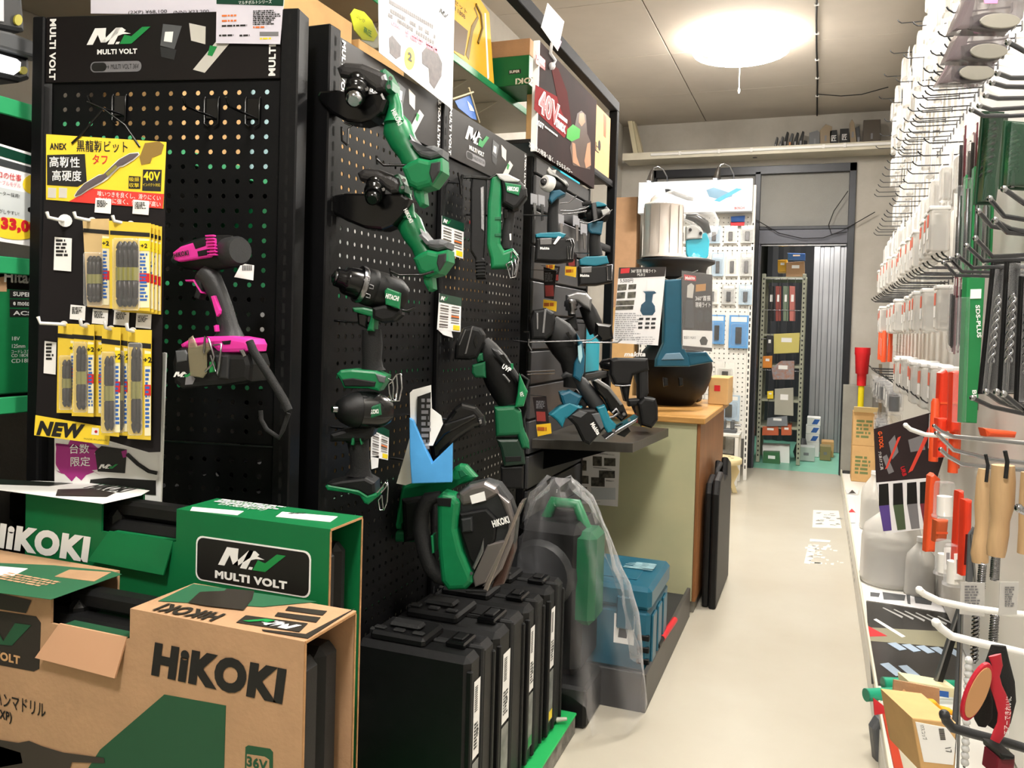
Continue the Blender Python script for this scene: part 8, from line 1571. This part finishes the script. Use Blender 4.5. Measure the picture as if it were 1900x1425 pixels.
b2.text('17', *x8([(490, 1285)])[0], 11, INK, -.002, w=10, rot=-1.4); b2.text('17スコップ', *x8([(300, 1150)])[0], 8, INK, -.002, w=28, rot=-1.35); mb = MB()
for k in range(10): a_ = b2.p(*x8([(415+k*1.5, 1125+k*9)])[0]); mb.quad([(a_.x, a_.z), (a_.x+.009, a_.z), (a_.x+.009, a_.z+.0012), (a_.x, a_.z+.0012)], -.002)
mb.build('barcode', INK, b2, kind='stuff')
b3 = T('small_box', 'small yellow and white printed box behind the open carton', 'box', camM(1740, 1275, dG(1740, 1275, .27))); b3.slab('box_body', x8([(185, 755), (560, 820), (550, 890), (195, 840)]), 0, .05, mat('cream_box', '#d8cfa6', .5), .002)
for q, m in (([(200, 785), (300, 800), (300, 855), (195, 838)], YEL), ([(390, 825), (495, 840), (495, 885), (390, 868)], INKB), ([(255, 805), (300, 812), (298, 842), (252, 835)], INKG)): b3.slab('printed_patch', x8(q), -.0012, -.0002, m, 0)
r_ = T('orange_rail', 'orange-red and ivory price rail strip at the bottom right', 'strip', camM(1660, 1360, dG(1660, 1360, .21))); r_.slab('strip', x8([(-20, 955), (30, 960), (150, 1440), (80, 1440), (0, 1060)]), -.004, .004, mat('vermilion_plastic', '#dd4a2c', .4), .001); r_.slab('ivory_back', x8([(30, 950), (110, 970), (210, 1100), (260, 1440), (150, 1440)]), -.002, .008, mat('ivory_rail', '#ded9c6', .3), .001); r_.slab('red_tab', y8([(175, 1135), (215, 1165), (245, 1195), (180, 1205)]), -.005, .0, INKR, .001)
gb_ = T('grey_bottle', 'grey plastic bottle on the base deck at the bottom right', 'bottle', camM(1635, 1370, dG(1640, 1370, .22))); gb_.slab('bottle_body', y8([(165, 1255), (190, 1215), (235, 1210), (260, 1400), (240, 1425), (180, 1390)]), -.02, .02, GRY, .008); gb_.slab('bottle_cap', y8([(190, 1380), (255, 1390), (250, 1440), (180, 1425)]), -.016, .016, DGRY, .006)
sk = T('black_stick', 'black flat bar leaning on the base deck posters', 'bar', camM(1765, 1200, dG(1765, 1200, .3))); sk.slab('bar_face', x8([(575, 200), (600, 240), (550, 430), (440, 790), (385, 780), (500, 430)]), -.004, .004, BLK, .001); sk.slab('bar_edge', x8([(565, 200), (578, 205), (395, 785), (378, 780)]), -.005, .005, ALU, .0005)
# far end: pole, cartons, rubber base
pole = T('barrier_pole', 'red-topped yellow and black pole standing in a black rubber base at the far end', 'pole', FY(.345, 7.45))
p0 = at_y(1604, 645, 7.45); zt = p0.z; MB().lathe((0, 0, zt-.32), (0, 0, zt), [(0, .036), (.3, .038), (.32, .05), (.8, .058), (.82, .062), (1, .062)], 18).build('red_grip', mat('pole_red', '#d8232a', .45), pole)
zz = .1; i = 0
while zz < zt-.32: z2 = min(zz+.25, zt-.32); MB().lathe((0, 0, zz), (0, 0, z2), [(0, .024), (1, .024)], 14).build('pole_section', (mat('pole_yellow', '#e9d31d', .4), BLK)[i % 2 if zz < .45 else 0], pole); zz = z2; i += 1
MB().rbox(-.13, .12, -.12, .12, 0, .1, .02).build('rubber_base', RUB, pole)
for k, (x0, x1, z0, z1, lb) in enumerate(((.27, .44, .119, .40, 'lower cardboard box on the far end of the base deck'), (.27, .44, .401, .66, 'upper cardboard box on the far end of the base deck'))):
    t = T('carton', lb, 'box', FY((x0+x1)/2, 6.9, z0)); MB().rbox(-(x1-x0)/2, (x1-x0)/2, 0, .2, 0, z1-z0, .003).build('carton_body', KB2, t); mb = MB(); fineprint(mb, -.06, .06, .05, .2, 5, -.001, k); mb.build('fine_print', mat('green_brown_ink', '#6d7a4a', .5), t, kind='stuff')
    if k: 
        o = MB().box(-.085, .085, -.1, 0, 0, .003).build('open_flap', mat('pale_flap', '#e0c893', .6), t); o.matrix_local = Matrix.Translation((0, 0, z1-z0)) @ Matrix.Rotation(-.5, 4, 'X')
mb = T('bundle', 'grey-brown bundle of rods low at the far end of the rack', 'bundle', GX(XG-.06, 6.6, .9)); 
for i in range(5): MB().tube([(-.04+i*.02, -.02, -.25), (-.04+i*.02, -.03, .15)], .009, 8).build('rod', mat('bundle_brown', '#7b6a55', .5), mb)
